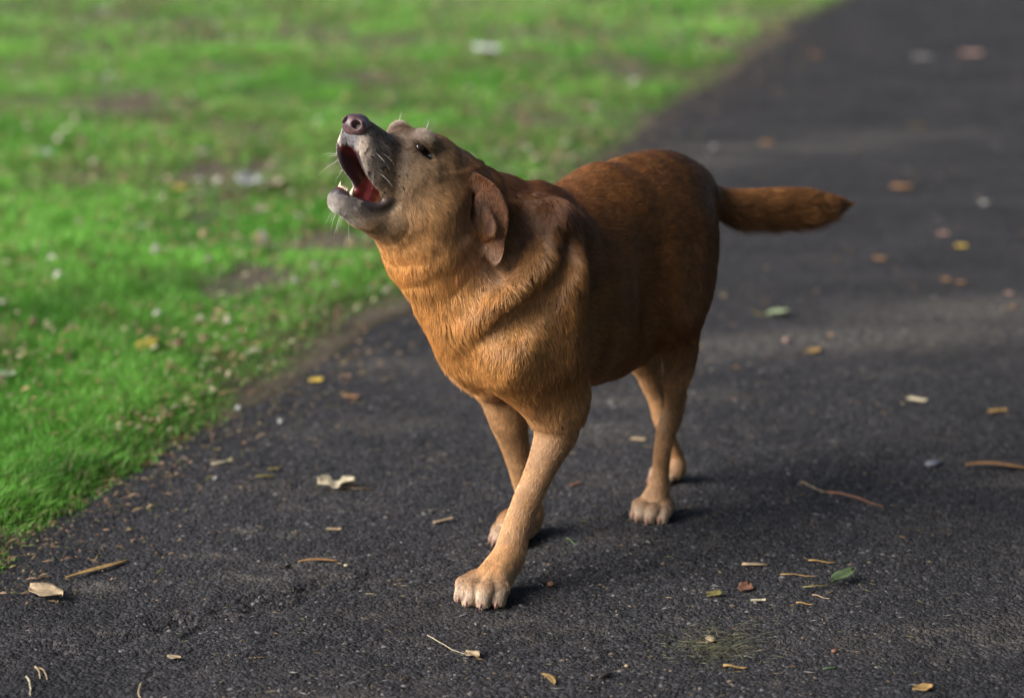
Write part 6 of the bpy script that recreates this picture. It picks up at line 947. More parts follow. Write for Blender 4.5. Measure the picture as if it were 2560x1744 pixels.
LITTER=[('willow_leaf', 'blade', [-0.7128, 4.0357, 0.004], [-0.6251, 4.1287, 0.004], 0.013, 'ochre', 'long narrow ochre leaf lying on the asphalt at lower left', 'leaf', 'fallen leaves on the path'),
('dry_leaf', 'curl', [-0.7583, 3.9661, 0.004], [-0.7076, 3.9311, 0.004], 0.03, 'tan', 'curled pale brown dry leaf on the asphalt near the left edge', 'leaf', 'fallen leaves on the path'),
('dry_leaf', 'stalked', [-0.3445, 4.5488, 0.004], [-0.2871, 4.5488, 0.004], 0.04, 'pale', 'cream folded leaf with a long stalk left of the front paws', 'leaf', 'fallen leaves on the path'),
('leaf_scrap', 'chip', [-0.555, 4.6999, 0.004], [-0.5202, 4.7214, 0.004], 0.01, 'pale', 'pale straw coloured leaf scrap lying below the lawn edge', 'leaf', 'fallen leaves on the path'),
('willow_leaf', 'blade', [-0.3506, 4.1244, 0.004], [-0.284, 4.1287, 0.004], 0.01, 'orange', 'thin orange leaf lying flat left of the forward front paw', 'leaf', 'fallen leaves on the path'),
('seed', 'seed', [-0.2737, 4.0993, 0.004], [-0.2671, 4.0993, 0.004], 0.007, 'pale', 'small cream seed beside the thin orange leaf', 'seed', None),
('seed_husk', 'seed', [-0.372, 4.091, 0.004], [-0.3613, 4.1035, 0.004], 0.008, 'dark', 'dark curled seed husk left of the thin orange leaf', 'seed', None),
('leaf_scrap', 'chip', [-0.316, 4.2995, 0.004], [-0.2912, 4.295, 0.004], 0.007, 'tan', 'short tan stalk scrap below the stalked cream leaf', 'leaf', 'fallen leaves on the path'),
('dry_leaf', 'blade', [-0.7127, 4.6999, 0.004], [-0.6807, 4.7377, 0.004], 0.016, 'orange', 'orange leaf tucked under the grass at the lawn edge', 'leaf', 'fallen leaves on the path'),
('green_leaf', 'greenleaf', [0.5077, 3.9897, 0.004], [0.5482, 4.0337, 0.004], 0.022, 'green', 'small green toothed leaf with a curved stalk at lower right', 'leaf', 'fallen leaves on the path'),
('twig', 'twig', [0.5617, 4.5087, 0.004], [0.6472, 4.4209, 0.004], 0.0035, 'redbrown', 'reddish brown twig lying right of the hind paws', 'twig', None),
('dried_plant', 'stalk', [0.5205, 4.5767, 0.004], [0.5617, 4.5087, 0.004], 0.0016, 'tan', 'thin dry stem running on from the reddish twig', 'stem', 'straw and grass stalks on the path'),
('willow_leaf', 'blade', [0.8358, 4.6838, 0.004], [0.9559, 4.6678, 0.004], 0.02, 'orange', 'long orange brown leaf lying at the right edge', 'leaf', 'fallen leaves on the path'),
('pebble', 'stone', [0.7659, 4.6945, 0.004], [0.7967, 4.7214, 0.004], 0.014, 'bluestone', 'whitish blue pebble left of the long orange brown leaf', 'pebble', 'pebbles on the path'),
('straw', 'stub', [0.3736, 4.0952, 0.004], [0.4156, 4.091, 0.004], 0.006, 'tan', 'flat brown split stalk, thickest of the stalks at lower right', 'stalk', 'straw and grass stalks on the path'),
('straw', 'stalk', [0.4846, 4.116, 0.004], [0.5294, 4.1077, 0.004], 0.0028, 'ochre', 'ochre straw just above the green toothed leaf', 'straw', 'straw and grass stalks on the path'),
('straw', 'stalk', [0.4321, 4.0479, 0.004], [0.4952, 4.0418, 0.004], 0.0022, 'ochre', 'straight yellow straw touching the stalk of the green leaf', 'straw', 'straw and grass stalks on the path'),
('dry_leaf', 'curl', [0.3066, 3.933, 0.004], [0.3287, 3.9505, 0.004], 0.012, 'olive', 'small olive curled leaf between two brown straws', 'leaf', 'fallen leaves on the path'),
('dry_leaf', 'curl', [0.3618, 3.9622, 0.004], [0.3771, 3.9937, 0.004], 0.012, 'redbrown', 'tiny reddish brown crumpled leaf above the pale chip', 'leaf', 'fallen leaves on the path'),
('wood_chip', 'chip', [0.3733, 3.9215, 0.004], [0.3965, 3.9215, 0.004], 0.007, 'pale', 'pale pinkish wood chip below the tiny reddish leaf', 'chip', None),
('straw', 'stalk', [0.4424, 3.9005, 0.004], [0.4688, 3.8967, 0.004], 0.003, 'ochre', 'short ochre straw below left of the green leaf', 'straw', 'straw and grass stalks on the path'),
('straw', 'stalk', [0.4728, 3.9505, 0.004], [0.4994, 3.935, 0.004], 0.002, 'tan', 'thin tan straw directly below the green leaf', 'straw', 'straw and grass stalks on the path'),
('pebble', 'stone', [0.2936, 3.761, 0.004], [0.3029, 3.7398, 0.004], 0.01, 'tan', 'oval tan pebble at the top of the grass clipping tuft', 'pebble', 'pebbles on the path'),
('wood_chip', 'chip', [0.275, 3.7345, 0.004], [0.2922, 3.7328, 0.004], 0.006, 'tan', 'narrow tan chip left of the oval tan pebble', 'chip', None),
('straw', 'stalk', [0.3081, 3.6304, 0.004], [0.3425, 3.6237, 0.004], 0.004, 'ochre', 'yellowish straw at the foot of the grass clipping tuft', 'straw', 'straw and grass stalks on the path'),
('grass_leaf', 'blade', [0.452, 3.6155, 0.004], [0.4737, 3.6271, 0.004], 0.006, 'green', 'narrow green grass leaf lying alone near the bottom edge', 'leaf', 'fallen leaves on the path'),
('round_seed', 'stone', [0.4716, 3.6878, 0.004], [0.4812, 3.6895, 0.004], 0.008, 'redbrown', 'round reddish brown seed near the bottom edge', 'seed', None),
('dry_leaf', 'blade', [0.0462, 3.6007, 0.004], [0.0647, 3.5617, 0.004], 0.011, 'ochre', 'yellow brown leaf with dark spots at the bottom centre', 'leaf', 'fallen leaves on the path'),
('dried_plant', 'stalk', [-0.127, 3.7628, 0.004], [-0.0619, 3.6775, 0.004], 0.0014, 'pale', 'fine pale stem slanting below the forward front paw', 'stem', 'straw and grass stalks on the path'),
('dry_leaf', 'curl', [-0.0673, 3.6843, 0.004], [-0.0494, 3.6673, 0.004], 0.014, 'tan', 'small tan leaf at the end of the fine pale stem', 'leaf', 'fallen leaves on the path'),
('leaf_scrap', 'chip', [0.2275, 4.8749, 0.004], [0.2536, 4.8606, 0.004], 0.014, 'tan', 'tan leaf chip seen just left of the hind legs', 'leaf', 'fallen leaves on the path'),
('green_leaf', 'greenleaf', [0.5888, 5.951, 0.004], [0.6392, 5.9468, 0.004], 0.03, 'palegreen', 'pale green leaf on the path right of the thigh', 'leaf', 'fallen leaves on the path'),
('leaf_scrap', 'chip', [0.8035, 5.1858, 0.004], [0.8335, 5.1537, 0.004], 0.018, 'pale', 'pale tan leaf chip right of the near hind leg', 'leaf', 'fallen leaves on the path'),
('leaf_scrap', 'chip', [0.9488, 5.075, 0.004], [0.9849, 5.0812, 0.004], 0.018, 'ochre', 'ochre leaf chip close to the right edge', 'leaf', 'fallen leaves on the path'),
('dry_leaf', 'curl', [1.0531, 6.3569, 0.004], [1.0775, 6.338, 0.004], 0.03, 'orange', 'left one of two orange leaf scraps lying side by side', 'leaf', 'fallen leaves on the path'),
('dry_leaf', 'curl', [1.0804, 6.3191, 0.004], [1.1121, 6.3098, 0.004], 0.03, 'orange', 'right one of two orange leaf scraps lying side by side', 'leaf', 'fallen leaves on the path'),
('dry_leaf', 'curl', [1.1557, 6.7758, 0.004], [1.1905, 6.7651, 0.004], 0.045, 'yellow', 'bright yellow crumpled leaf below the tail tip', 'leaf', 'fallen leaves on the path'),
('dry_leaf', 'curl', [1.1046, 7.6357, 0.004], [1.1745, 7.6089, 0.004], 0.045, 'orange', 'pinkish orange leaf on the path right of the tail tip', 'leaf', 'fallen leaves on the path'),
('dry_leaf', 'curl', [0.7978, 8.4536, 0.004], [0.8438, 8.4209, 0.004], 0.045, 'orange', 'orange brown leaf on the path behind the tail', 'leaf', 'fallen leaves on the path'),
('dry_leaf', 'curl', [1.2015, 10.6979, 0.004], [1.2554, 10.6721, 0.004], 0.06, 'orange', 'far orange leaf by the lawn corner at the top', 'leaf', 'fallen leaves on the path'),
('pebble', 'stone', [0.6291, 8.3563, 0.004], [0.6649, 8.3563, 0.004], 0.028, 'stone', 'round grey pebble behind the rump', 'pebble', 'pebbles on the path'),
('pebble', 'stone', [1.3212, 7.3812, 0.004], [1.3666, 7.3812, 0.004], 0.03, 'stone', 'pale grey pebble on the far path near the right edge', 'pebble', 'pebbles on the path'),
('dry_leaf', 'curl', [1.8211, 10.7629, 0.004], [1.9205, 10.7238, 0.004], 0.06, 'pink', 'far pinkish leaf near the upper right corner', 'leaf', 'fallen leaves on the path'),
('dry_leaf', 'curl', [1.6142, 10.6336, 0.004], [1.6971, 10.5954, 0.004], 0.06, 'stone', 'far greyish leaf left of the pinkish one at the top', 'leaf', 'fallen leaves on the path'),
('dry_leaf', 'blade', [1.3215, 8.8298, 0.004], [1.4104, 8.7942, 0.004], 0.035, 'olive', 'dark olive leaf on the far path', 'leaf', 'fallen leaves on the path'),
('dry_leaf', 'curl', [0.9211, 6.6236, 0.004], [0.9527, 6.5929, 0.004], 0.028, 'orange', 'small orange leaf on the path below the tail', 'leaf', 'fallen leaves on the path'),
('dry_leaf', 'curl', [1.1335, 6.9349, 0.004], [1.1691, 6.9237, 0.004], 0.032, 'pink', 'dull pink leaf left of the bright yellow one', 'leaf', 'fallen leaves on the path'),
('leaf_scrap', 'curl', [0.6389, 5.5767, 0.004], [0.671, 5.5916, 0.004], 0.022, 'ochre', 'ochre leaf scrap right of the hind leg, mid path', 'leaf', 'fallen leaves on the path'),
('pebble', 'stone', [0.6005, 5.6977, 0.004], [0.6138, 5.6977, 0.004], 0.014, 'pink', 'small pink pebble above the ochre leaf scrap', 'pebble', 'pebbles on the path'),
('leaf_scrap', 'curl', [1.1768, 6.1812, 0.004], [1.201, 6.1722, 0.004], 0.028, 'pink', 'light pink leaf scrap at the right edge of the path', 'leaf', 'fallen leaves on the path'),
('leaf_scrap', 'curl', [1.1609, 6.0316, 0.004], [1.1827, 6.023, 0.004], 0.024, 'orange', 'rusty leaf scrap below the light pink one', 'leaf', 'fallen leaves on the path'),
('dried_plant', 'stalk', [-0.6986, 3.586, 0.004], [-0.6801, 3.511, 0.004], 0.0028, 'pale', 'short pale stalk near the bottom left corner', 'stalk', 'straw and grass stalks on the path'),
('dried_plant', 'stalk', [-0.5285, 3.5633, 0.004], [-0.5231, 3.5032, 0.004], 0.003, 'tan', 'pale bent stalk cut by the bottom edge', 'stalk', 'straw and grass stalks on the path'),
('dried_plant', 'stalk', [-0.6946, 3.632, 0.004], [-0.6793, 3.5843, 0.004], 0.003, 'tan', 'left one of two brown stalks at the bottom left', 'stalk', 'straw and grass stalks on the path'),
('dried_plant', 'stalk', [-0.6888, 3.632, 0.004], [-0.6692, 3.586, 0.004], 0.003, 'tan', 'right one of two brown stalks at the bottom left', 'stalk', 'straw and grass stalks on the path'),
('clod', 'stone', [0.056, 3.9976, 0.004], [0.0674, 3.9897, 0.004], 0.012, 'redbrown', 'small brown clod right of the forward front paw', 'pebble', 'pebbles on the path'),
('wood_chip', 'chip', [0.1059, 4.5665, 0.004], [0.1229, 4.5819, 0.004], 0.009, 'redbrown', 'reddish chip between the front and hind paws', 'chip', None),
('wood_chip', 'chip', [-0.1338, 4.3339, 0.004], [-0.102, 4.3547, 0.004], 0.009, 'tan', 'tan bark chip left of the raised front leg', 'chip', None),
('grass_stalk', 'stalk', [0.0907, 4.2389, 0.004], [0.1094, 4.2059, 0.004], 0.0022, 'green', 'curved green grass bit right of the front legs', 'grass bit', 'straw and grass stalks on the path'),
('yellow_leaf', 'greenleaf', [-0.7947, 5.4401, 0.03], [-0.7671, 5.5203, 0.03], 0.03, 'yellow', 'bright yellow leaf lying in the lawn at left', 'leaf', 'fallen leaves on the lawn'),
('dry_leaf', 'curl', [-0.4218, 5.3351, 0.004], [-0.3969, 5.3488, 0.004], 0.024, 'yellow', 'small yellow leaf on the path beside the lawn edge', 'leaf', 'fallen leaves on the path'),
('pebble', 'stone', [-0.5555, 5.1251, 0.004], [-0.541, 5.1251, 0.004], 0.016, 'white', 'white pebble at the lawn edge, largest of its cluster', 'pebble', 'pebbles on the path'),
('pebble', 'stone', [-0.4602, 5.0076, 0.004], [-0.4485, 5.0076, 0.004], 0.012, 'white', 'white round pebble on the path below the pebble cluster', 'pebble', 'pebbles on the path'),
('pebble', 'stone', [-0.543, 4.5973, 0.004], [-0.5335, 4.5973, 0.004], 0.009, 'white', 'tiny white pebble below the pale straw scrap', 'pebble', 'pebbles on the path'),
('pebble', 'stone', [-0.5711, 5.238, 0.004], [-0.5555, 5.238, 0.004], 0.014, 'stone', 'pinkish grey pebble in the grass fringe', 'pebble', 'pebbles on the path'),
('leaf_scrap', 'blade', [-0.4659, 4.6102, 0.004], [-0.4285, 4.6154, 0.004], 0.01, 'olive', 'olive leaf scrap on the path below the lawn edge', 'leaf', 'fallen leaves on the path'),
('leaf_scrap', 'chip', [-0.4476, 4.6573, 0.004], [-0.4287, 4.6599, 0.004], 0.009, 'olive', 'short olive yellow scrap above the olive leaf scrap', 'leaf', 'fallen leaves on the path'),
('leaf_scrap', 'chip', [-0.3429, 5.2053, 0.004], [-0.3128, 5.1923, 0.004], 0.014, 'orange', 'orange tan chip on the path left of the chest', 'leaf', 'fallen leaves on the path'),
('dry_leaf', 'curl', [-1.8052, 9.5008, 0.03], [-1.7481, 9.5218, 0.03], 0.075, 'white', 'whitish leaf on the lawn near the left edge', 'leaf', 'fallen leaves on the lawn'),
('dry_leaf', 'curl', [-1.8999, 12.059, 0.03], [-1.8282, 12.0924, 0.03], 0.1, 'white', 'far whitish leaf on the lawn near the top', 'leaf', 'fallen leaves on the lawn'),
('dry_leaf', 'curl', [-1.4085, 8.4541, 0.03], [-1.3349, 8.4375, 0.03], 0.07, 'orange', 'orange leaf on the lawn, upper left', 'leaf', 'fallen leaves on the lawn'),
('dry_leaf', 'curl', [-1.2457, 8.3551, 0.03], [-1.1617, 8.3961, 0.03], 0.075, 'pink', 'tan leaf on the lawn right of the orange one', 'leaf', 'fallen leaves on the lawn'),
('dry_leaf', 'curl', [-1.4926, 8.0556, 0.03], [-1.4068, 7.9505, 0.03], 0.05, 'white', 'pale bluish leaf on the lawn at far left', 'leaf', 'fallen leaves on the lawn'),
('dry_leaf', 'curl', [-0.9741, 7.4619, 0.03], [-0.9313, 7.4488, 0.03], 0.05, 'yellow', 'light yellow leaf beside a dark gap in the lawn', 'leaf', 'fallen leaves on the lawn'),
('dry_leaf', 'curl', [-0.9302, 7.5955, 0.03], [-0.9038, 7.6091, 0.03], 0.045, 'white', 'pale leaf standing beside the light yellow one', 'leaf', 'fallen leaves on the lawn'),
('dry_leaf', 'curl', [-0.7697, 7.4227, 0.03], [-0.75, 7.5752, 0.03], 0.05, 'white', 'pale leaf left of the cream one on the lawn', 'leaf', 'fallen leaves on the lawn'),
('dry_leaf', 'curl', [-0.7187, 7.4883, 0.03], [-0.6541, 7.5415, 0.03], 0.055, 'pale', 'cream leaf on the lawn beside the open mouth', 'leaf', 'fallen leaves on the lawn'),
('willow_leaf', 'blade', [-0.9016, 7.3327, 0.03], [-0.8039, 7.4227, 0.03], 0.03, 'palegreen', 'long pale green leaf lying across the lawn', 'leaf', 'fallen leaves on the lawn'),
('willow_leaf', 'blade', [-1.0695, 9.8362, 0.03], [-0.9733, 9.6173, 0.03], 0.05, 'palegreen', 'far pale leaf on the lawn above the long green one', 'leaf', 'fallen leaves on the lawn'),
('dry_leaf', 'curl', [-1.0016, 6.8396, 0.03], [-0.9526, 6.8675, 0.03], 0.045, 'palegreen', 'pale leaf on the lawn below the dark gap', 'leaf', 'fallen leaves on the lawn'),
('dry_leaf', 'curl', [-0.7019, 7.0691, 0.03], [-0.6691, 7.1287, 0.03], 0.04, 'pale', 'tan cream leaf on the lawn below the mouth', 'leaf', 'fallen leaves on the lawn'),
('dry_leaf', 'curl', [-1.4779, 7.7338, 0.03], [-1.4472, 7.7478, 0.03], 0.045, 'orange', 'orange scrap on the lawn at the far left edge', 'leaf', 'fallen leaves on the lawn'),
('green_leaf', 'greenleaf', [-1.0355, 5.2088, 0.03], [-1.0237, 5.2421, 0.03], 0.03, 'palegreen', 'broad bluish green weed leaf at the left edge', 'leaf', 'fallen leaves on the lawn'),
('dry_leaf', 'curl', [-0.1611, 10.6195, 0.03], [-0.0478, 10.4912, 0.03], 0.09, 'white', 'far pale leaf on the lawn above the head', 'leaf', 'fallen leaves on the lawn'),
('dry_leaf', 'curl', [-0.4424, 11.4581, 0.03], [-0.3807, 11.428, 0.03], 0.07, 'orange', 'far brown leaf on the lawn at the top centre', 'leaf', 'fallen leaves on the lawn'),
('leaf_scrap', 'chip', [-0.6512, 4.8951, 0.004], [-0.6275, 4.9097, 0.004], 0.012, 'orange', 'orange brown leaf tip at the lower lawn edge', 'leaf', 'fallen leaves on the path'),
('leaf_scrap', 'curl', [-0.506, 3.6707, 0.004], [-0.4876, 3.6639, 0.004], 0.012, 'tan', 'crumpled dull brown leaf scrap at the bottom left', 'leaf', 'fallen leaves on the path'),
('seed_husk', 'seed', [0.1268, 3.5876, 0.004], [0.1448, 3.6072, 0.004], 0.01, 'dark', 'dark brown curled husk at the bottom, right of centre', 'seed', None),
('leaf_scrap', 'curl', [0.57, 3.5267, 0.004], [0.5965, 3.533, 0.004], 0.01, 'ochre', 'yellowish frayed leaf scrap at the lower right', 'leaf', 'fallen leaves on the path'),
('pebble', 'stone', [0.1637, 3.6454, 0.004], [0.1707, 3.6437, 0.004], 0.006, 'tan', 'tiny tan pebble left of the clipping tuft', 'pebble', 'pebbles on the path')]

# ------------------------------------------------------------------ litter on the ground
LC = dict(bluestone=(.12, .125, .15), ochre=(.27, .165, .055), tan=(.30, .22, .13), pale=(.42, .36, .24), green=(.075, .115, .045), orange=(.24, .125, .05), redbrown=(.17, .075, .04),
          dark=(.03, .022, .016), stone=(.22, .21, .20), white=(.36, .37, .35), olive=(.16, .13, .035), yellow=(.55, .38, .06), pink=(.34, .21, .17), palegreen=(.24, .30, .17))
LM = {}
def litter_material(k):
    if k in LM: return LM[k]
    m, nt, p = material("litter_" + k); L = nt.links
    tc = N(nt, "ShaderNodeTexCoord"); n = N(nt, "ShaderNodeTexNoise", Scale=140.0, Detail=4.0); L.new(tc.outputs['Object'], n.inputs[0])
    c = LC[k]
    L.new(ramp(nt, n.outputs[0], [(.3, tuple(.55 * v for v in c)), (.55, c), (.8, tuple(min(1, 1.25 * v) for v in c))]), p.inputs['Base Color'])
    p.inputs['Roughness'].default_value = .7
    b = N(nt, "ShaderNodeBump", Strength=.5, Distance=.001); L.new(n.outputs[0], b.inputs['Height']); L.new(b.outputs[0], p.inputs['Normal'])
    LM[k] = m; return m
def sheet(L_, W_, nu, nv, shape, curl, thick=.0007):
    """a leaf: outline half-width shape(u), bent by curl; a closed thin solid"""
    top = []
    for i in range(nu + 1):
        u = i / nu
        for j in range(nv + 1):
            v = j / nv * 2 - 1
            hw = shape(u, v) * W_ / 2
            x = (u - .5) * L_; y = v * hw
            z = curl(u, v) 
            top.append((x, y, z))
    V = top + [(x, y, z - thick) for x, y, z in top]
    n = len(top); F = []
    for i in range(nu):
        for j in range(nv):
            a = i * (nv + 1) + j; b = a + nv + 1
            F.append((a, b, b + 1, a + 1)); F.append((n + a, n + a + 1, n + b + 1, n + b))
    ring = [i * (nv + 1) for i in range(nu + 1)] + [nu * (nv + 1) + j for j in range(1, nv + 1)] + [i * (nv + 1) + nv for i in range(nu - 1, -1, -1)] + [j for j in range(nv - 1, 0, -1)]
    for a, b in zip(ring, ring[1:] + ring[:1]): F.append((a, n + a, n + b, b))
    return V, F
def tube(pts, rs, n=6):
    V = []; F = []; pts = [Vector(p) for p in pts]
    for i, p in enumerate(pts):
        d = (pts[min(i + 1, len(pts) - 1)] - pts[max(i - 1, 0)]).normalized()
        s = d.cross(Vector((0, 0, 1))); s = s.normalized() if s.length > 1e-4 else Vector((1, 0, 0)); t = s.cross(d)
        for k in range(n):
            a = 6.2832 * k / n; V.append(tuple(p + (s * math.cos(a) + t * math.sin(a)) * rs[i]))
    for i in range(len(pts) - 1):
        for k in range(n): F.append((i * n + k, i * n + (k + 1) % n, (i + 1) * n + (k + 1) % n, (i + 1) * n + k))
    F.append(tuple(range(n))[::-1]); F.append(tuple((len(pts) - 1) * n + k for k in range(n)))
    return V, F
def py_mesh(name, V, F, mat, parent=None, smooth=True):
    me = bpy.data.meshes.new(name); me.from_pydata([tuple(v) for v in V], [], [tuple(f) for f in F]); me.update()
    if smooth: me.polygons.foreach_set("use_smooth", [True] * len(me.polygons))
    me.materials.append(mat); o = bpy.data.objects.new(name, me); return link(o, parent)
def pebble(rx, ry, rz, rnd):
    V = []; F = []; nu, nv = 5, 9
    V.append((0, 0, -rz))
    for i in range(1, nu):
        a = math.pi * i / nu - math.pi / 2
        for j in range(nv):
            b = 6.2832 * j / nv; q = 1 + rnd.uniform(-.14, .14)
            V.append((rx * q * math.cos(a) * math.cos(b), ry * q * math.cos(a) * math.sin(b), rz * q * math.sin(a)))
    V.append((0, 0, rz)); top = len(V) - 1
    for j in range(nv):
        F.append((0, 1 + (j + 1) % nv, 1 + j)); F.append((top, 1 + (nu - 2) * nv + j, 1 + (nu - 2) * nv + (j + 1) % nv))
        for i in range(nu - 2): F.append((1 + i * nv + j, 1 + i * nv + (j + 1) % nv, 1 + (i + 1) * nv + (j + 1) % nv, 1 + (i + 1) * nv + j))
    return V, F
def place_litter(name, kind, A, B, w, colour, label, cat, group):
    rnd = random.Random(label); A = Vector(A); B = Vector(B); d = B - A; Ln = max(d.length, .004); mid = (A + B) / 2
    on_lawn = A.z > .02
    sh = .75 if on_lawn and A.y > 6 else (.7 if A.y > 6 else 1.0)
    mid_ = (A + B) / 2; A = mid_ + (A - mid_) * sh; B = mid_ + (B - mid_) * sh; d = B - A; Ln = max(d.length, .004); w *= sh * (.8 if sh < 1 else 1)
    zg = .03 if on_lawn else float(path_height(mid.x, mid.y)[0])
    ang = math.atan2(d.y, d.x); mat = litter_material(colour); r = rnd.uniform
    lift = .0015; parts = []
    if kind == 'blade':
        b_ = r(.08, .2) * rnd.choice((-1, 1)); k1 = r(3, 6)
        V, F = sheet(Ln, w, 10, 4, lambda u, v: max(.06, math.sin(math.pi * min(1, u * .97 + .02)) ** .7), lambda u, v: .16 * w * v * v + .15 * w * (1 + math.sin(u * k1)) )
        V = [(x, y + b_ * Ln * ((x / Ln) ** 2 * 2), z) for x, y, z in V]
    elif kind == 'chip':
        V, F = sheet(Ln, w, 4, 2, lambda u, v: .8 + .2 * math.sin(u * 7), lambda u, v: .0015 + .12 * w * v * v + .05 * Ln * u * u, .0016)
    elif kind in ('curl', 'stalked'):
        f1, f2, a1, a2 = r(3, 6), r(2, 4), r(.25, .5), r(.2, .4)
        V, F = sheet(Ln * 1.15, max(w, Ln * .7), 12, 8, lambda u, v: max(.05, math.sin(math.pi * (u * .96 + .02)) ** .9 * (1 + .22 * math.sin(9 * u + 2 * v + f1))),
                     lambda u, v: Ln * (.06 + .28 * a1 * abs(v) ** 1.5 * (1.2 if v > 0 else .6) + .10 * a2 * math.sin(f1 * u + f2 * v)) + .04 * Ln)
        if kind == 'stalked':
            V = [(x, y, z * (1.3 if abs(x) > .1 * Ln else .7)) for x, y, z in V]
    elif kind == 'greenleaf':
        V, F = sheet(Ln, w * 1.2, 12, 6, lambda u, v: max(.05, math.sin(math.pi * min(1, u * .98 + .01)) ** .75 * (1 + .07 * (round(u * 12) % 2))),
                     lambda u, v: .004 + w * .28 * abs(v) + Ln * .10 * u)
    elif kind == 'stone':
        V, F = pebble(Ln / 2, max(w, Ln * .7) / 2, min(Ln, w) * .38, rnd)
        V = [(x, y, z + min(Ln, w) * .25) for x, y, z in V]
    elif kind == 'seed':
        V, F = pebble(max(Ln, w) * .6, w * .38, w * .34, rnd); V = [(x, y, z + w * .3) for x, y, z in V]
    elif kind == 'stub':
        V1, F1 = tube([(-Ln / 2, -w * .3, .002), (0, -w * .25, .0025), (Ln / 2, -w * .3, .002)], [w * .3] * 3)
        V2, F2 = tube([(-Ln * .45, w * .3, .002), (0, w * .25, .0025), (Ln * .48, w * .32, .002)], [w * .3] * 3)
        F = F1 + [tuple(i + len(V1) for i in f) for f in F2]; V = V1 + V2
    else:  # twig, stalk
        bow = r(-.08, .08) * Ln; n = 7
        P = [((i / (n - 1) - .5) * Ln, bow * math.sin(math.pi * i / (n - 1)) + r(-.012, .012) * Ln, w * .6 + .0015 * math.sin(i)) for i in range(n)]
        V, F = tube(P, [w * .5 * (1.15 - .5 * i / (n - 1)) for i in range(n)])
    o = py_mesh(name, V, F, mat, smooth=kind != 'chip')
    if kind in ('stalked', 'greenleaf'):
        root = bpy.data.objects.new(name, None); link(root); o.name = 'leaf_blade'; root.name = name; o.parent = root
        st = Ln * (1.15 if kind == 'stalked' else .75)
        if kind == 'stalked': P = [(-.05 * Ln, -.1 * w, .004), (Ln * .3, -.18 * w, .003), (.5 * Ln, -.22 * w, .0025), (.5 * Ln + st * .6, -.26 * w, .002)]
        else: P = [(-.5 * Ln, 0, .004), (-.5 * Ln - st * .3, .1 * w, .003), (-.5 * Ln - st * .6, .5 * w, .004), (-.5 * Ln - st * .9, 1.2 * w, .002)]
        V, F = tube(P, [.0012] * 4, 5); py_mesh('leaf_stalk', V, F, litter_material('tan' if kind == 'stalked' else 'olive'), root)
        o = root
    o.location = (mid.x, mid.y, zg + lift); o.rotation_euler = (0, 0, ang)
    tag(o, label, cat, group)
for it_ in LITTER: place_litter(*it_)

# fine bits nobody could count: straw crumbs, leaf crumbs, clippings
def bits(name, x, y, z, length, width, cols, label, cat, upz=.0):
    n = len(x); th = rng.random(n) * 6.283; dx, dy = np.cos(th) * length / 2, np.sin(th) * length / 2
    wx, wy = -np.sin(th) * width / 2, np.cos(th) * width / 2; bz = upz * length * rng.random(n)
    cvx = (rng.random(n) - .5) * .5
    mx, my = x + cvx * -dy, y + cvx * dx
    V = np.stack([np.stack([x - dx, y - dy, z], -1), np.stack([mx + wx, my + wy, z + width * .3 + bz * .6], -1), np.stack([mx - wx, my - wy, z + width * .1 + bz * .6], -1), np.stack([x + dx, y + dy, z + bz], -1),
                  np.stack([mx, my, z + width * .7 + bz * .6], -1)], 1)
    T = np.array([[0, 2, 4], [0, 4, 1], [3, 4, 2], [3, 1, 4]])
    Q = (T[None] + (np.arange(n) * 5)[:, None, None]).reshape(-1, 3)
    o = np_mesh(name, V.reshape(-1, 3), Q, M_grass, smooth=False)
    add_colour(o.data, np.repeat(cols, 5, 0)); tag(o, label, cat, kind='stuff'); return o
def pick(n, *cs):
    A = np.array(cs); return A[rng.integers(0, len(A), n)] * (.6 + .7 * rng.random((n, 1)))
n = 3200; y = 3.4 + 3.6 * rng.random(n) ** 1.2; x = (rng.random(n) * 2 - 1) * (.13 * y + .1) + .1 * y * .2; k = x > edge(y) + .02; x, y = x[k], y[k]; n = len(x)
bits("straw_crumbs", x, y, path_height(x, y) + .001, .003 + .020 * rng.random(n) ** 4, .0008 + .0011 * rng.random(n), pick(n, (.38, .30, .17), (.30, .19, .09), (.42, .40, .36), (.22, .22, .09)),
     "tiny straw and leaf crumbs scattered over the asphalt", "litter")
n = 2400; y = 3.9 + 8.0 * rng.random(n) ** 1.4; d_ = np.abs(rng.standard_normal(n)) * .09; x = edge_w(y) + d_ * (1 + .1 * y) - .05
bits("edge_litter", x, y, np.maximum(path_height(x, y), -.004) + .003, .006 + .02 * rng.random(n) ** 2, .002 + .004 * rng.random(n), pick(n, (.30, .22, .11), (.20, .12, .06), (.12, .14, .05), (.34, .22, .14)),
     "dry crumbs of leaf and cut grass along the lawn edge", "litter", .4)
n = 7000; y = 4.0 + 13. * rng.random(n) ** 1.2; h_ = .2 * y + .2; x = -h_ + (edge(y) - .02 + h_) * rng.random(n); P_ = np.stack([x, y, x * 0], 1); k = (np.abs(x) < h_) & (fbm(P_, 1.5, 91) > -.25); x, y = x[k], y[k]; n = len(x)
bits("lawn_litter", x, y, lawn_z(x, y, x * 0) + .012 + .018 * rng.random(n), (.010 + .02 * rng.random(n)) * (.5 + .10 * y), (.004 + .007 * rng.random(n)) * (.5 + .10 * y), pick(n, (.34, .25, .12), (.24, .15, .08), (.42, .38, .24), (.20, .13, .09)),
     "dead leaf pieces and straw caught in the lawn", "litter", .5)
n = 420; y = 5.0 + 8. * rng.random(n); x = edge(y) + .1 + (.2 * y + .3 - edge(y)) * rng.random(n); k = np.abs(x) < .2 * y + .2; x, y = x[k], y[k]; n = len(x)
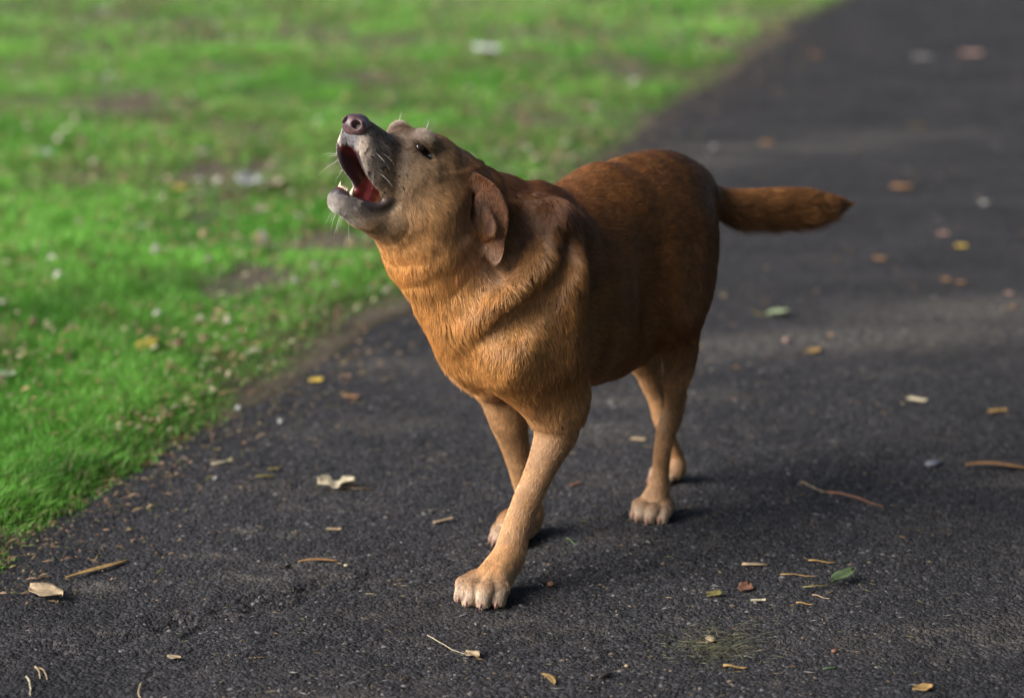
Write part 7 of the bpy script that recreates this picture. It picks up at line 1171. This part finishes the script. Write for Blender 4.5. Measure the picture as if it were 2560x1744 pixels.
bits("path_leaf_bits", x, y, path_height(x, y) + .002, .008 + .020 * rng.random(n) ** 2, .003 + .007 * rng.random(n), pick(n, (.26, .15, .07), (.30, .24, .15), (.20, .17, .14), (.30, .28, .26)),
     "small broken leaf bits strewn over the farther path", "litter", .2)
n = 230; y = 5.4 + 9.0 * rng.random(n) ** .9; h_ = .2 * y + .2; x = -h_ + (edge(y) - .02 + h_) * rng.random(n); k = (np.abs(x) < h_); x, y = x[k], y[k]; n = len(x)
bits("lawn_leaf_bits", x, y, lawn_z(x, y, x * 0) + .030, .020 + .028 * rng.random(n), .012 + .016 * rng.random(n), pick(n, (.42, .38, .28), (.30, .20, .11), (.50, .47, .40), (.40, .30, .16), (.20, .13, .08)),
     "pale and brown fallen leaf pieces strewn over the blurred lawn", "litter", .5)
# tuft of dried clippings
c0 = np.array(px_ground(1800, 1622)); n = 420
x = c0[0] + rng.standard_normal(n) * .035; y = c0[1] + rng.standard_normal(n) * .045 + .3 * (x - c0[0])
bits("grass_clippings", x, y, path_height(x, y) + .001 + .004 * rng.random(n), .010 + .028 * rng.random(n), .0007 + .0006 * rng.random(n), pick(n, (.13, .13, .07), (.20, .19, .12), (.08, .09, .055)),
     "loose tuft of dry greenish grass clippings on the asphalt", "clippings", .35)

# ------------------------------------------------------------------ the dog
O = Vector((-0.10047346, 4.01823254, 0)); ALPHA = math.radians(40)
FX = Vector((-math.sin(ALPHA), -math.cos(ALPHA), 0)); FY = Vector((math.cos(ALPHA), -math.sin(ALPHA), 0))
dog = bpy.data.objects.new("dog", None); link(dog)
dog.location = O; dog.rotation_euler = (0, 0, math.atan2(FX.y, FX.x))
tag(dog, "howling fox red dog standing on the asphalt path, head thrown back and mouth open", "dog")
HFa, HLa, HUa, HTa = (np.array(v) for v in (HF, HL, HU, HT))
def head(f, l, u):
    l = l + .05 * max(0, f - .05) + (4.5 * max(0, f - .12) ** 2 if u > -.07 else 0); f = f + .05 * max(0, f - .05)
    return HTa + HS * (HFa * f + HLa * l + HUa * u)
VOX = .0022
lo = (-1.03, -.17, .003)
ax, F = field(PR, lo, (.26, .19, .86), VOX, .0028)
V, Q = surface_nets(F, lo, VOX); del F
V = relax(V, Q, relax_weight(V, HT, HF, HL, HU, HS), 34)
def vert_normals(V, Q):
    n = np.cross(V[Q[:, 2]] - V[Q[:, 0]], V[Q[:, 3]] - V[Q[:, 1]])
    out = np.zeros_like(V)
    for k in range(4):
        for a in range(3): out[:, a] += np.bincount(Q[:, k], n[:, a], minlength=len(V))
    return out / (np.linalg.norm(out, axis=1)[:, None] + 1e-12)
VN = vert_normals(V, Q)
# muscle and loose skin: shallow vertical swells over the shoulder, ribs and thigh
_tm = sstep(V[:, 2], .24, .34) * (1 - sstep(V[:, 2], .56, .62)) * (1 - sstep(V[:, 0], -.04, .05)) * sstep(np.abs(V[:, 1]), .02, .06) * (1 - sstep(-V[:, 0], .66, .70))
_sh = np.exp(-((V[:, 0] + .20) / .11) ** 2)
V = V + VN * ((.0042 + .0050 * _sh) * _tm * (fbm(V * np.array([1.0, .5, .22]), 15, 401, 2) + .35 * fbm(V * np.array([1, .6, .5]), 26, 404, 2)))[:, None]
VN = vert_normals(V, Q)
def weights(V):
    """per tag closeness, blended hair direction, distance to the cuts"""
    best = np.full(len(V), .2); D = []
    tags = {}; cuts = {c: np.full(len(V), .2) for c in (20, 21, 22, 23, 24)}
    flow = np.zeros((len(V), 3)); wsum = np.zeros(len(V))
    V32 = V.astype(np.float32)
    for p in PR:
        A = np.array(p[2:5]); B = np.array(p[5:8]); r = max(p[8:12]) + .045
        lo_, hi_ = np.minimum(A, B) - r, np.maximum(A, B) + r
        idx = np.nonzero(((V > lo_) & (V < hi_)).all(1))[0]
        if not len(idx): continue
        d = np.asarray(seg_dist(V32[idx, 0], V32[idx, 1], V32[idx, 2], p), float)
        t = p[18]
        if p[0] % 2: cuts[t][idx] = np.minimum(cuts[t][idx], d); continue
        w = np.exp(-np.clip(d, -.002, .1) / .009)
        flow[idx] += w[:, None] * np.array(p[15:18]); wsum[idx] += w
        tags.setdefault(t, np.zeros(len(V)))[idx] += w
    flow /= wsum[:, None] + 1e-9
    tot = sum(tags.values()) + 1e-12
    for t in tags: tags[t] = tags[t] / tot
    return tags, flow, cuts
TG, FLOW, CUT = weights(V)
def T(k): return TG.get(k, np.zeros(len(V)))
hq = (V - HTa) / HS; hf, hl, hu = hq @ HFa, hq @ HLa, hq @ HUa
hl = hl - .05 * np.maximum(0, hf - .05); hf = np.where(hf > .05, .05 + (hf - .05) / 1.05, hf); hl = hl - 4.5 * np.maximum(0, hf - .12) ** 2 * (hu > -.07)
X, Y, Z = V.T
n1 = fbm(V, 9, 101); n2 = fbm(V, 40, 102); n3 = fbm(V * np.array([1, 1, .5]), 22, 103)
def c3(*v): return np.array(v)[None]
def mix(a, b, t): t = np.clip(t, 0, 1)[:, None]; return a * (1 - t) + b * t
# coat: golden front and underside, red-brown back and nape, flank darkened partly for shade
GOLD = c3(.59, .305, .105); RED = c3(.245, .104, .032); DARK = c3(.105, .042, .014); TAN = c3(.52, .30, .145)
coat = np.repeat(GOLD, len(V), 0)
back = sstep(-X + .42 * (Z - .40) + .08 * n1, .00, .36)
coat = mix(coat, RED, back)
streak = fbm(V * np.array([2.2, .8, .5]), 8, 141, 3)
coat = mix(coat, DARK, np.clip(sstep(-X, .40, .62) * .6 * sstep(Z, .22, .36) + sstep(streak, .0, .5) * .55 * sstep(-X, .0, .12) * sstep(Z, .28, .36), 0, .85))
coat = mix(coat, c3(.30, .12, .035), sstep(vnoise(V, 14, 151), .1, .8) * .35 * sstep(-X, -.12, .0) * T(2))
legs = np.clip(T(3) + T(4) + T(6), 0, 1) * (1 - sstep(Z, .24, .34))
coat = mix(coat, TAN, legs)
coat = mix(coat, c3(.27, .125, .046), T(5) * .9)
coat = mix(coat, c3(.16, .062, .025), sstep(Z - .25 * X, .545, .62) * (1 - sstep(X, .02, .08)) * sstep(X, -.36, -.22) * .8)   # nape and withers
headm = np.clip(T(7) + T(8) + T(9) + T(12), 0, 1)
face = mix(np.repeat(c3(.50, .30, .15), len(V), 0), c3(.48, .335, .21), sstep(hf, -.03, .05))
coat = mix(coat, face, headm)
coat = mix(coat, c3(.17, .095, .052), headm * sstep(hu + .25 * hf, .030, .060) * .8)                 # dark crown
coat = mix(coat, c3(.10, .060, .040), headm * np.exp(-((hf - .084) / .022) ** 2) * sstep(hu, -.028, .005) * .85)
coat = mix(coat, c3(.16, .085, .045), headm * np.exp(-(((hf + .03) / .03) ** 2 + ((hu + .075) / .022) ** 2)) * .6)
coat = mix(coat, c3(.115, .055, .024), T(2) * np.exp(-(((X + .085) / .05) ** 2 + ((Z - .575) / .055) ** 2)) * sstep(np.abs(Y), .03, .07) * .75)   # mostly shade behind the ear, painted into the coat
coat = mix(coat, c3(.20, .11, .055), headm * np.exp(-(((hf - .022) / .008) ** 2)) * sstep(hu, -.06, -.02) * .45)   # between eye and muzzle
coat = mix(coat, c3(.56, .47, .41), np.clip(T(8) * 1.3, 0, 1) * sstep(hf, .07, .11) * .85)                                    # grey muzzle
coat = mix(coat, c3(.13, .095, .08), np.clip(T(8), 0, 1) * sstep(hu, -.002, .014) * .8)
coat = mix(coat, c3(.50, .44, .40), np.clip(T(9) * 1.2, 0, 1) * sstep(hf, .05, .10))                             # white chin
for s_ in (1, -1):
    coat = mix(coat, c3(.78, .68, .58), np.clip(1.35 * headm * np.exp(-(((hf - .052) / .015) ** 2 + ((hl - s_ * .033) / .012) ** 2 + ((hu - .052) / .011) ** 2)) * (.8 + .5 * n2), 0, .9))
    coat = mix(coat, c3(.035, .020, .015), np.clip(1.3 * headm, 0, 1) * np.exp(-(((hf - .048) / .024) ** 2 + ((hl - s_ * .042) / .016) ** 2 + ((hu - .0275 + .12 * (hf - .048)) / .0085) ** 2)))
coat = mix(coat, c3(.31, .125, .048), T(10)); coat = mix(coat, c3(.66, .40, .26), T(10) * (1 - sstep(hu, -.050, -.030))); coat = mix(coat, c3(.20, .095, .055), T(11)); coat = mix(coat, c3(.085, .042, .026), np.clip(T(10) + T(11) + T(7), 0, 1) * np.exp(-(((hf + .068) / .010) ** 2 + ((hu + .004) / .020) ** 2)) * (np.abs(hl) > .055) * .85)
coat = mix(coat, c3(.22, .21, .23), headm * sstep(hf, .126, .134) * (1 - sstep(hu, -.006, .004)) * (hu > -.06) * (1 - sstep(np.abs(hl), .014, .024)))
coat = mix(coat, c3(.10, .085, .09), np.clip(T(9) * 1.2, 0, 1) * sstep(hu, -.108, -.092) * sstep(hf, .055, .075) * .75)
coat = mix(coat, c3(.62, .57, .52), np.clip(T(8) * 1.4, 0, 1) * sstep(-hl, .016, .024) * .9)  # rim light on the far lip, painted into the coat
coat = mix(coat, c3(.80, .77, .73), np.clip(T(9) * 1.3, 0, 1) * (1 - sstep(hu, -.114, -.106)) * sstep(hf, .05, .08) * .9)  # rim light along the bottom of the chin, painted as white fur
toe = T(6) * (1 - sstep(Z, .02, .055))
coat = mix(coat, c3(.46, .35, .26), toe); coat = mix(coat, c3(.14, .09, .06), toe * sstep(fbm(V, 55, 171), .15, .5) * .7)
coat = coat * (1 + .20 * n2[:, None] + .16 * n3[:, None]) * (1 + .12 * n1[:, None])
# bare skin: mouth, lips, eye rims
mouth = CUT[20]; nl, nu_n = VN @ HLa, VN @ HUa
du_ = -.060 - hu; dn_ = np.sqrt(hl * hl + du_ * du_) + 1e-6
inward = (nl * -hl + nu_n * du_) / dn_
zone = (headm > .3) * (hf > -.02) * (hf < .137) * (hu < -.012) * (hu > -.103) * (np.abs(hl) < .037)
front_only = sstep(hf, -.01, .0)
inside = sstep(inward, .15, .4) * zone
rim = sstep(inward, -.25, .1) * zone * (hf > .03)
lowlip = np.clip(T(12) * 1.6, 0, 1) * (hf > .03)
lowrim = zone * sstep(hu, -.096, -.088) * sstep(hf, .045, .06) * (1 - sstep(hu, -.078, -.07))
skin = coat * .55
lipc = c3(.035, .024, .028)
lip = np.maximum.reduce([rim, lowlip, lowrim])
skin = mix(skin, lipc, lip)
red = mix(np.repeat(c3(.115, .018, .021), len(V), 0), c3(.19, .045, .045), sstep(n3, -.2, .6))
black = sstep(fbm(V, 60, 131), .1, .3)
red = mix(red, c3(.03, .015, .018), black * .5 * sstep(hu, -.05, -.03))
core = inside * (1 - sstep(np.abs(hl), .0185, .0225)) * sstep(inward, .3, .6)
core = np.where(hf < .062, inside, core)
skin = mix(skin, red, core)
eyer = 1 - sstep(CUT[21], .001, .0045)
skin = mix(skin, c3(.018, .010, .009), eyer)
earin = (1 - sstep(CUT[22], .0, .003)); skin = mix(skin, c3(.11, .05, .04), earin)
M_skin, nt, p = material("dog_skin")
a = N(nt, "ShaderNodeAttribute"); a.attribute_name = "Col"; nt.links.new(a.outputs['Color'], p.inputs['Base Color'])
w_ = N(nt, "ShaderNodeAttribute"); w_.attribute_name = "Wet"
mr = N(nt, "ShaderNodeMapRange"); nt.links.new(w_.outputs['Fac'], mr.inputs[0]); mr.inputs[3].default_value = .8; mr.inputs[4].default_value = .28
nt.links.new(mr.outputs[0], p.inputs['Roughness'])
nz = N(nt, "ShaderNodeTexNoise", Scale=260.0, Detail=3.0); tc = N(nt, "ShaderNodeTexCoord"); nt.links.new(tc.outputs['Object'], nz.inputs[0])
b = N(nt, "ShaderNodeBump", Strength=.35, Distance=.001); nt.links.new(nz.outputs[0], b.inputs['Height']); nt.links.new(b.outputs[0], p.inputs['Normal'])
body = np_mesh("body", V, Q, M_skin, dog)
add_colour(body.data, skin)
wet = np.clip(np.maximum(np.maximum(inside, lip * .7), eyer), 0, 1)
wa = body.data.attributes.new("Wet", 'FLOAT', 'POINT'); wa.data.foreach_set("value", wet.astype(np.float32))

# ---- fur
def curves_object(name, P, R, C, mat, parent):
    n, k, _ = P.shape
    hc = bpy.data.hair_curves.new(name); hc.add_curves([k] * n)
    hc.attributes['position'].data.foreach_set('vector', P.astype(np.float32).ravel())
    ra = hc.attributes.get('radius') or hc.attributes.new('radius', 'FLOAT', 'POINT')
    ra.data.foreach_set('value', R.astype(np.float32).ravel())
    ca = hc.attributes.new('Col', 'FLOAT_COLOR', 'CURVE')
    ca.data.foreach_set('color', np.concatenate([C, np.ones((n, 1))], 1).astype(np.float32).ravel())
    hc.materials.append(mat)
    o = bpy.data.objects.new(name, hc); return link(o, parent)
M_fur, nt, p = material("fur")
a = N(nt, "ShaderNodeAttribute"); a.attribute_name = "Col"
hi = N(nt, "ShaderNodeHairInfo")
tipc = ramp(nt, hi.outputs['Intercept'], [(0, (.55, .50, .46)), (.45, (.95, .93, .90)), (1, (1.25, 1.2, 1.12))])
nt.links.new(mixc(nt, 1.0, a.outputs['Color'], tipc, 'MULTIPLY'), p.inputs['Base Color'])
p.inputs['Roughness'].default_value = .36; p.inputs['Specular IOR Level'].default_value = .55
def make_fur(nh, thin=1.0):
    # area weighted roots
    a_, b_, c_, d_ = (V[Q[:, k]] for k in range(4))
    area = .5 * np.linalg.norm(np.cross(c_ - a_, d_ - b_), axis=1)
    fc = V[Q].mean(1); fh = ((fc - HTa) / HS) @ HFa
    dens = area * (1 + 1.6 * (fh > -.11)*(fc[:,2]>.5)) * (1 + 1.0 * (fc[:, 2] < .08))
    fi = rng.choice(len(Q), nh, p=dens / dens.sum())
    u, v = rng.random((2, nh)); W4 = np.stack([(1 - u) * (1 - v), u * (1 - v), u * v, (1 - u) * v], 1)
    def lerp(A):
        A = A if A.ndim > 1 else A[:, None]
        return (A[Q[fi]] * W4[:, :, None]).sum(1)
    P0 = lerp(V); Nn = lerp(VN); Nn /= np.linalg.norm(Nn, axis=1)[:, None]
    Fl = lerp(FLOW); Cc = lerp(coat)
    bare = lerp(np.maximum.reduce([np.maximum(rim, lowlip) > .45, CUT[21] < .002, (CUT[22] < .001)]).astype(float))[:, 0]
    nosed = ((P0 - head(.151, 0, .004)) ** 2).sum(1) < .0185 ** 2
    keep = (bare < .5) & ~nosed & (P0[:, 2] > .006)
    P0, Nn, Fl, Cc = P0[keep], Nn[keep], Fl[keep], Cc[keep]; fk = fi[keep]; W4k = W4[keep]
    def lk(A): return (A[Q[fk]] * W4k).sum(1)
    m = len(P0)
    # clumping: direction noise at several scales
    calm = (1 - .75 * np.clip(lk(T(10)) + lk(T(11)), 0, 1))[:, None]
    jit = np.stack([fbm(P0, 28, 200 + i, 2) for i in range(3)], 1) * .55 + np.stack([vnoise(P0, 150, 210 + i) for i in range(3)], 1) * .30 + rng.standard_normal((m, 3)) * .10
    t8, t9, t7, t2, t1, t5, t6, t10 = (lk(T(k)) for k in (8, 9, 7, 2, 1, 5, 6, 10))
    t34 = lk(T(3) + T(4)); t11 = lk(T(11))
    zz = P0[:, 2]; xx = P0[:, 0]
    L = .0112 * np.ones(m)
    L = L * (1 + .7 * t2 + .55 * t1 * sstep(xx, -.2, 0) ) 
    L = L * (1 - .55 * (t7 + t8 + t9)) * (1 - .5 * t6) * (1 - .50 * t34 * (zz < .25)) * (1 - .70 * t10) * (1 - .65 * t11)
    L = np.where(t8 > .5, .0040, L)
    L = np.where(t11 > .3, .0022, L)
    under = np.clip(-Nn[:, 2], 0, 1)
    L = L + t5 * (.006 + .020 * under * (.5 + rng.random(m))) * (1 - .8 * sstep(-xx, .88, .95)) 
    ruff = np.exp(-(((xx + .19) / .07) ** 2 + ((P0[:, 1]) / .05) ** 2)) * sstep(zz, .53, .57); L = L + .010 * ruff
    chestf = np.exp(-(((xx + .07) / .06) ** 2 + (P0[:, 1] / .07) ** 2 + ((zz - .31) / .05) ** 2)); L = L + .010 * chestf
    qh = (P0 - HTa) / HS; bf, bl, bu = qh @ HFa, np.abs(qh @ HLa), qh @ HUa
    browf = np.exp(-(((bf - .048) / .016) ** 2 + ((bl - .032) / .014) ** 2 + ((bu - .054) / .012) ** 2)); L = L + .004 * browf
    L *= .75 + .5 * rng.random(m)
    Fl = Fl + jit * calm
    Fl -= Nn * (Fl * Nn).sum(1)[:, None]
    Fl /= np.linalg.norm(Fl, axis=1)[:, None] + 1e-6
    tilt = .23 + .35 * browf + t5 * (.10 + .30 * rng.random(m) * under) + .14 * t2 + .16 * chestf + .10 * vnoise(P0, 60, 220) + .12 * ruff + .10 * t9
    k = 4; pts = []
    for i in range(k):
        t = i / (k - 1)
        lift = tilt * (t - .42 * t * t)
        pts.append(P0 + Fl * (L * t * .96)[:, None] + Nn * (L * lift * 1.15)[:, None] + np.array([0, 0, -1]) * (L * .10 * t * t)[:, None])
    P = np.stack(pts, 1)
    r0 = .00025 * thin * (.8 + .4 * rng.random(m)) * np.where(t8 + t9 + t7 > .5, .75, 1)
    R = r0[:, None] * np.array([1, .9, .65, .15])[None]
    # hairs differ: light guard hairs, dark hairs, clump tone
    tone = 1 + .22 * (1 + .6 * t8) * vnoise(P0, 180, 230) + .16 * vnoise(P0, 70, 231) + .14 * rng.standard_normal(m)
    C = Cc * np.clip(tone, .4, 1.8)[:, None]
    whiskery = (rng.random(m) < .05) ; C[whiskery] *= 1.5
    facet = (t7 + t8 + t9)
    C = C * (1 + facet * (.30 * vnoise(P0 * [1, 1, 1], 110, 250) + .22 * fbm(P0, 45, 251, 2)))[:, None]
    spots = (t8 > .4) & (vnoise(P0, 260, 240) > .50); C[spots] = [.03, .02, .02]
    C = np.clip(C, .003, .85)
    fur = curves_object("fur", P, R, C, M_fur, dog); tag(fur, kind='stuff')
    return fur
make_fur(400000)

# ---- nose
M_nose, nt, p = material("nose_leather")
tc = N(nt, "ShaderNodeTexCoord"); nz = N(nt, "ShaderNodeTexNoise", Scale=60.0, Detail=3.0); nt.links.new(tc.outputs['Object'], nz.inputs[0])
vo = N(nt, "ShaderNodeTexVoronoi", Scale=700.0); nt.links.new(tc.outputs['Object'], vo.inputs[0])
nt.links.new(ramp(nt, nz.outputs[0], [(.35, (.050, .030, .036)), (.65, (.17, .090, .088))]), p.inputs['Base Color'])
p.inputs['Roughness'].default_value = .38
b = N(nt, "ShaderNodeBump", Strength=.4, Distance=.0006); nt.links.new(vo.outputs['Distance'], b.inputs['Height']); nt.links.new(b.outputs[0], p.inputs['Normal'])
nlo = np.array(NOSE[0][2:5]) - .04
_, Fn = field(NOSE, nlo, nlo + .085, .0007); Vn, Qn = surface_nets(Fn, nlo, .0007)
Vn = relax(Vn, Qn, np.ones(len(Vn)), 3)
np_mesh("nose", Vn, Qn, M_nose, dog)

# ---- eyes
M_eye, nt, p = material("eye")
p.inputs['Base Color'].default_value = (.020, .010, .006, 1); p.inputs['Roughness'].default_value = .06; p.inputs['Specular IOR Level'].default_value = .8
def ball(name, c, r, mat, parent, sx=(1, 1, 1), nu=12, nv=20):
    V_ = [(0, 0, -r)]; F_ = []
    for i in range(1, nu):
        a_ = math.pi * i / nu - math.pi / 2
        for j in range(nv): b_ = 2 * math.pi * j / nv; V_.append((r * math.cos(a_) * math.cos(b_), r * math.cos(a_) * math.sin(b_), r * math.sin(a_)))
    V_.append((0, 0, r)); t_ = len(V_) - 1
    for j in range(nv):
        F_.append((0, 1 + (j + 1) % nv, 1 + j)); F_.append((t_, 1 + (nu - 2) * nv + j, 1 + (nu - 2) * nv + (j + 1) % nv))
        for i in range(nu - 2): F_.append((1 + i * nv + j, 1 + i * nv + (j + 1) % nv, 1 + (i + 1) * nv + (j + 1) % nv, 1 + (i + 1) * nv + j))
    V_ = [(x * sx[0], y * sx[1], z * sx[2]) for x, y, z in V_]
    o = py_mesh(name, V_, F_, mat, parent); o.location = c; return o
for e_ in EYES: ball("eye", e_, .0092, M_eye, dog)

# ---- teeth, tongue, claws, whiskers
M_tooth, nt, p = material("tooth"); p.inputs['Base Color'].default_value = (.62, .52, .36, 1); p.inputs['Roughness'].default_value = .3
def spike(name, base, tip, r, mat, parent, bend=(0, 0, 0), n=8, k=6, flat=1.0):
    base, tip, bend = (Vector(v) for v in (base, tip, bend)); P = []; R = []
    for i in range(k):
        t = i / (k - 1); P.append(base.lerp(tip, t) + bend * math.sin(math.pi * t)); R.append(r * (1 - t ** 1.8) + r * .08)
    V_, F_ = tube(P, R, n)
    return py_mesh(name, V_, F_, mat, parent)
for s_ in (1, -1):
    spike("lower_canine_tooth", head(.098, s_ * .0145, -.088), head(.104, s_ * .0165, -.0715), .0036, M_tooth, dog)
for j in range(6):
    l_ = (j - 2.5) * .0034
    spike("incisor_tooth", head(.106 - abs(l_) * .25, l_, -.086), head(.109 - abs(l_) * .25, l_, -.0775), .0018, M_tooth, dog)
M_tongue, nt, p = material("tongue"); p.inputs['Roughness'].default_value = .3
tc = N(nt, "ShaderNodeTexCoord"); nz = N(nt, "ShaderNodeTexNoise", Scale=220.0, Detail=3.0); nt.links.new(tc.outputs['Object'], nz.inputs[0])
nt.links.new(ramp(nt, nz.outputs[0], [(.3, (.17, .035, .040)), (.7, (.27, .075, .075))]), p.inputs['Base Color'])
p.inputs['Subsurface Weight'].default_value = .15; p.inputs['Subsurface Radius'].default_value = (.01, .004, .003)
Vt = []; Ft = []; nu_, nv_ = 14, 10
for i in range(nu_ + 1):
    u = i / nu_; f_ = .035 + .062 * u; w_t = .0155 * (1 - .25 * u) * math.sqrt(max(0, 1 - max(0, (u - .75) / .25) ** 2)) + .001
    uu = -.079 - .008 * math.sin(min(1, u * 1.2) * math.pi * .5) + .004 * (1 - u)
    for j in range(nv_):
        a_ = 2 * math.pi * j / nv_; q_ = math.cos(a_)
        Vt.append(head(f_, w_t * math.sin(a_), uu + .0045 * q_ + (.0020 * abs(math.sin(a_)) if q_ > 0 else 0)))
for i in range(nu_):
    for j in range(nv_): Ft.append((i * nv_ + j, i * nv_ + (j + 1) % nv_, (i + 1) * nv_ + (j + 1) % nv_, (i + 1) * nv_ + j))
Ft.append(tuple(range(nv_))); Ft.append(tuple(nu_ * nv_ + j for j in range(nv_))[::-1])
py_mesh("tongue", Vt, Ft, M_tongue, dog)
M_claw, nt, p = material("claw"); p.inputs['Base Color'].default_value = (.20, .085, .06, 1); p.inputs['Roughness'].default_value = .35
for x_, y_, z_, ca, sa in CLAWS:
    spike("claw", (x_ - ca * .006, y_ - sa * .006, z_ + .005), (x_ + ca * .0105, y_ + sa * .0105, z_ - .0075), .0038, M_claw, dog, bend=(0, 0, .0015))
W = []
rw = random.Random(5)
for s_ in (1, -1):
    for i in range(11 if s_ < 0 else 6):
        f_ = rw.uniform(.085, .128); u_ = rw.uniform(-.045, -.008)
        b_ = head(f_, s_ * (.030 - (f_ - .085) * .12), u_); d_ = HLa * s_ * rw.uniform(.5, 1) + HUa * rw.uniform(-.9, .1) + HFa * rw.uniform(-.5, .5); d_ /= np.linalg.norm(d_)
        ln = rw.uniform(.022, .045); bend = HUa * -.25 * ln + HFa * rw.uniform(-.2, .1) * ln
        W.append([b_ + d_ * ln * t + bend * t * t for t in np.linspace(0, 1, 7)])
for i in range(9):
    b_ = head(rw.uniform(.05, .105), rw.uniform(-.02, .02), -.112); d_ = HUa * -rw.uniform(.6, 1) + HFa * rw.uniform(-.3, .5) + HLa * rw.uniform(-.4, .4); d_ /= np.linalg.norm(d_)
    ln = rw.uniform(.018, .038); W.append([b_ + d_ * ln * t + HFa * -.2 * ln * t * t for t in np.linspace(0, 1, 7)])
for s_ in (1, -1):
    for i in range(3):
        b_ = head(.052, s_ * .033, .056); d_ = HUa + HFa * rw.uniform(-.3, .5) + HLa * rw.uniform(-.3, .3); d_ /= np.linalg.norm(d_); ln = rw.uniform(.010, .018)
        W.append([b_ + d_ * ln * t for t in np.linspace(0, 1, 7)])
W = np.array(W)
M_whisker, nt, p = material("whisker"); p.inputs['Base Color'].default_value = (.75, .70, .62, 1); p.inputs['Roughness'].default_value = .4
o = curves_object("whiskers", W, np.tile(np.array([.00013, .00013, .00012, .00011, .00009, .00006, .00002]), (len(W), 1)), np.full((len(W), 3), .7), M_whisker, dog)
tag(o, kind='stuff')


# ------------------------------------------------------------------ unseen trees added outside the picture, to shade the right side
M_leafy, nt, p = material("tree_leaf")
oi = N(nt, "ShaderNodeTexCoord"); nz = N(nt, "ShaderNodeTexNoise", Scale=1.3, Detail=3.0); nt.links.new(oi.outputs['Object'], nz.inputs[0])
nt.links.new(ramp(nt, nz.outputs[0], [(.3, (.020, .040, .010)), (.7, (.055, .095, .025))]), p.inputs['Base Color']); p.inputs['Roughness'].default_value = .6
M_bark, nt, p = material("tree_bark")
nz = N(nt, "ShaderNodeTexNoise", Scale=14.0, Detail=6.0); nt.links.new(ramp(nt, nz.outputs[0], [(.3, (.035, .027, .020)), (.7, (.11, .09, .07))]), p.inputs['Base Color']); p.inputs['Roughness'].default_value = .9
def shade_tree(x, y, h, r, label, seed):
    rg = np.random.default_rng(seed)
    root = bpy.data.objects.new("shade_tree", None); link(root); root.location = (x, y, .0); tag(root, label, "shade_tree", "unseen trees added for shade")
    V_, F_ = tube([(0, 0, -.05), (.03, .02, h * .3), (-.04, .05, h * .6), (.02, 0, h * .85)], [.17, .13, .09, .03], 9); py_mesh("trunk", V_, F_, M_bark, root)
    for a_ in range(5):
        b_ = a_ * 1.3; z0 = h * (.3 + .09 * a_)
        V_, F_ = tube([(0, 0, z0), (math.cos(b_) * r * .4, math.sin(b_) * r * .4, z0 + h * .12), (math.cos(b_) * r * .75, math.sin(b_) * r * .75, z0 + h * .2)], [.06, .035, .012], 6); py_mesh("limb", V_, F_, M_bark, root)
    n = 9000
    cl = rg.standard_normal((70, 3)); cl /= np.linalg.norm(cl, axis=1)[:, None]; cl *= (rg.random((70, 1)) ** .4) * .85
    c_ = cl[rg.integers(0, 70, n)] + rg.standard_normal((n, 3)) * .13
    P_ = c_ * np.array([r, r, h * .48]) + np.array([0, 0, h * .54])
    P_ = P_[P_[:, 2] > .08]; n = len(P_)
    u_ = rg.standard_normal((n, 3)); u_ /= np.linalg.norm(u_, axis=1)[:, None]; w_ = np.cross(u_, rg.standard_normal((n, 3))); w_ /= np.linalg.norm(w_, axis=1)[:, None]
    s_ = (.05 + .05 * rg.random((n, 1)))
    VV = np.stack([P_ - u_ * s_, P_ + w_ * s_ * .55, P_ + u_ * s_, P_ - w_ * s_ * .55], 1).reshape(-1, 3)
    np_mesh("crown", VV, np.arange(len(VV)).reshape(-1, 4), M_leafy, root, smooth=False)
for i_, (x, y, h, r, lb) in enumerate([(3.3, 2.7, 4.6, 1.3, "leafy tree on the far verge level with the camera's right"), (3.1, .2, 5.2, 1.5, "broad leafy tree added out of view beside the camera to block sky light"),
                                 (2.2, -2.2, 5.0, 1.6, "large leafy tree added out of view behind the camera on the right to block sky light"), (4.2, 5.4, 5.0, 1.4, "leafy tree added out of view abreast of the dog to block sky light"), (.2, -3.6, 4.6, 1.5, "leafy tree added out of view straight behind the camera to block sky light")]):
    shade_tree(x, y, h, r, lb, 50 + i_)
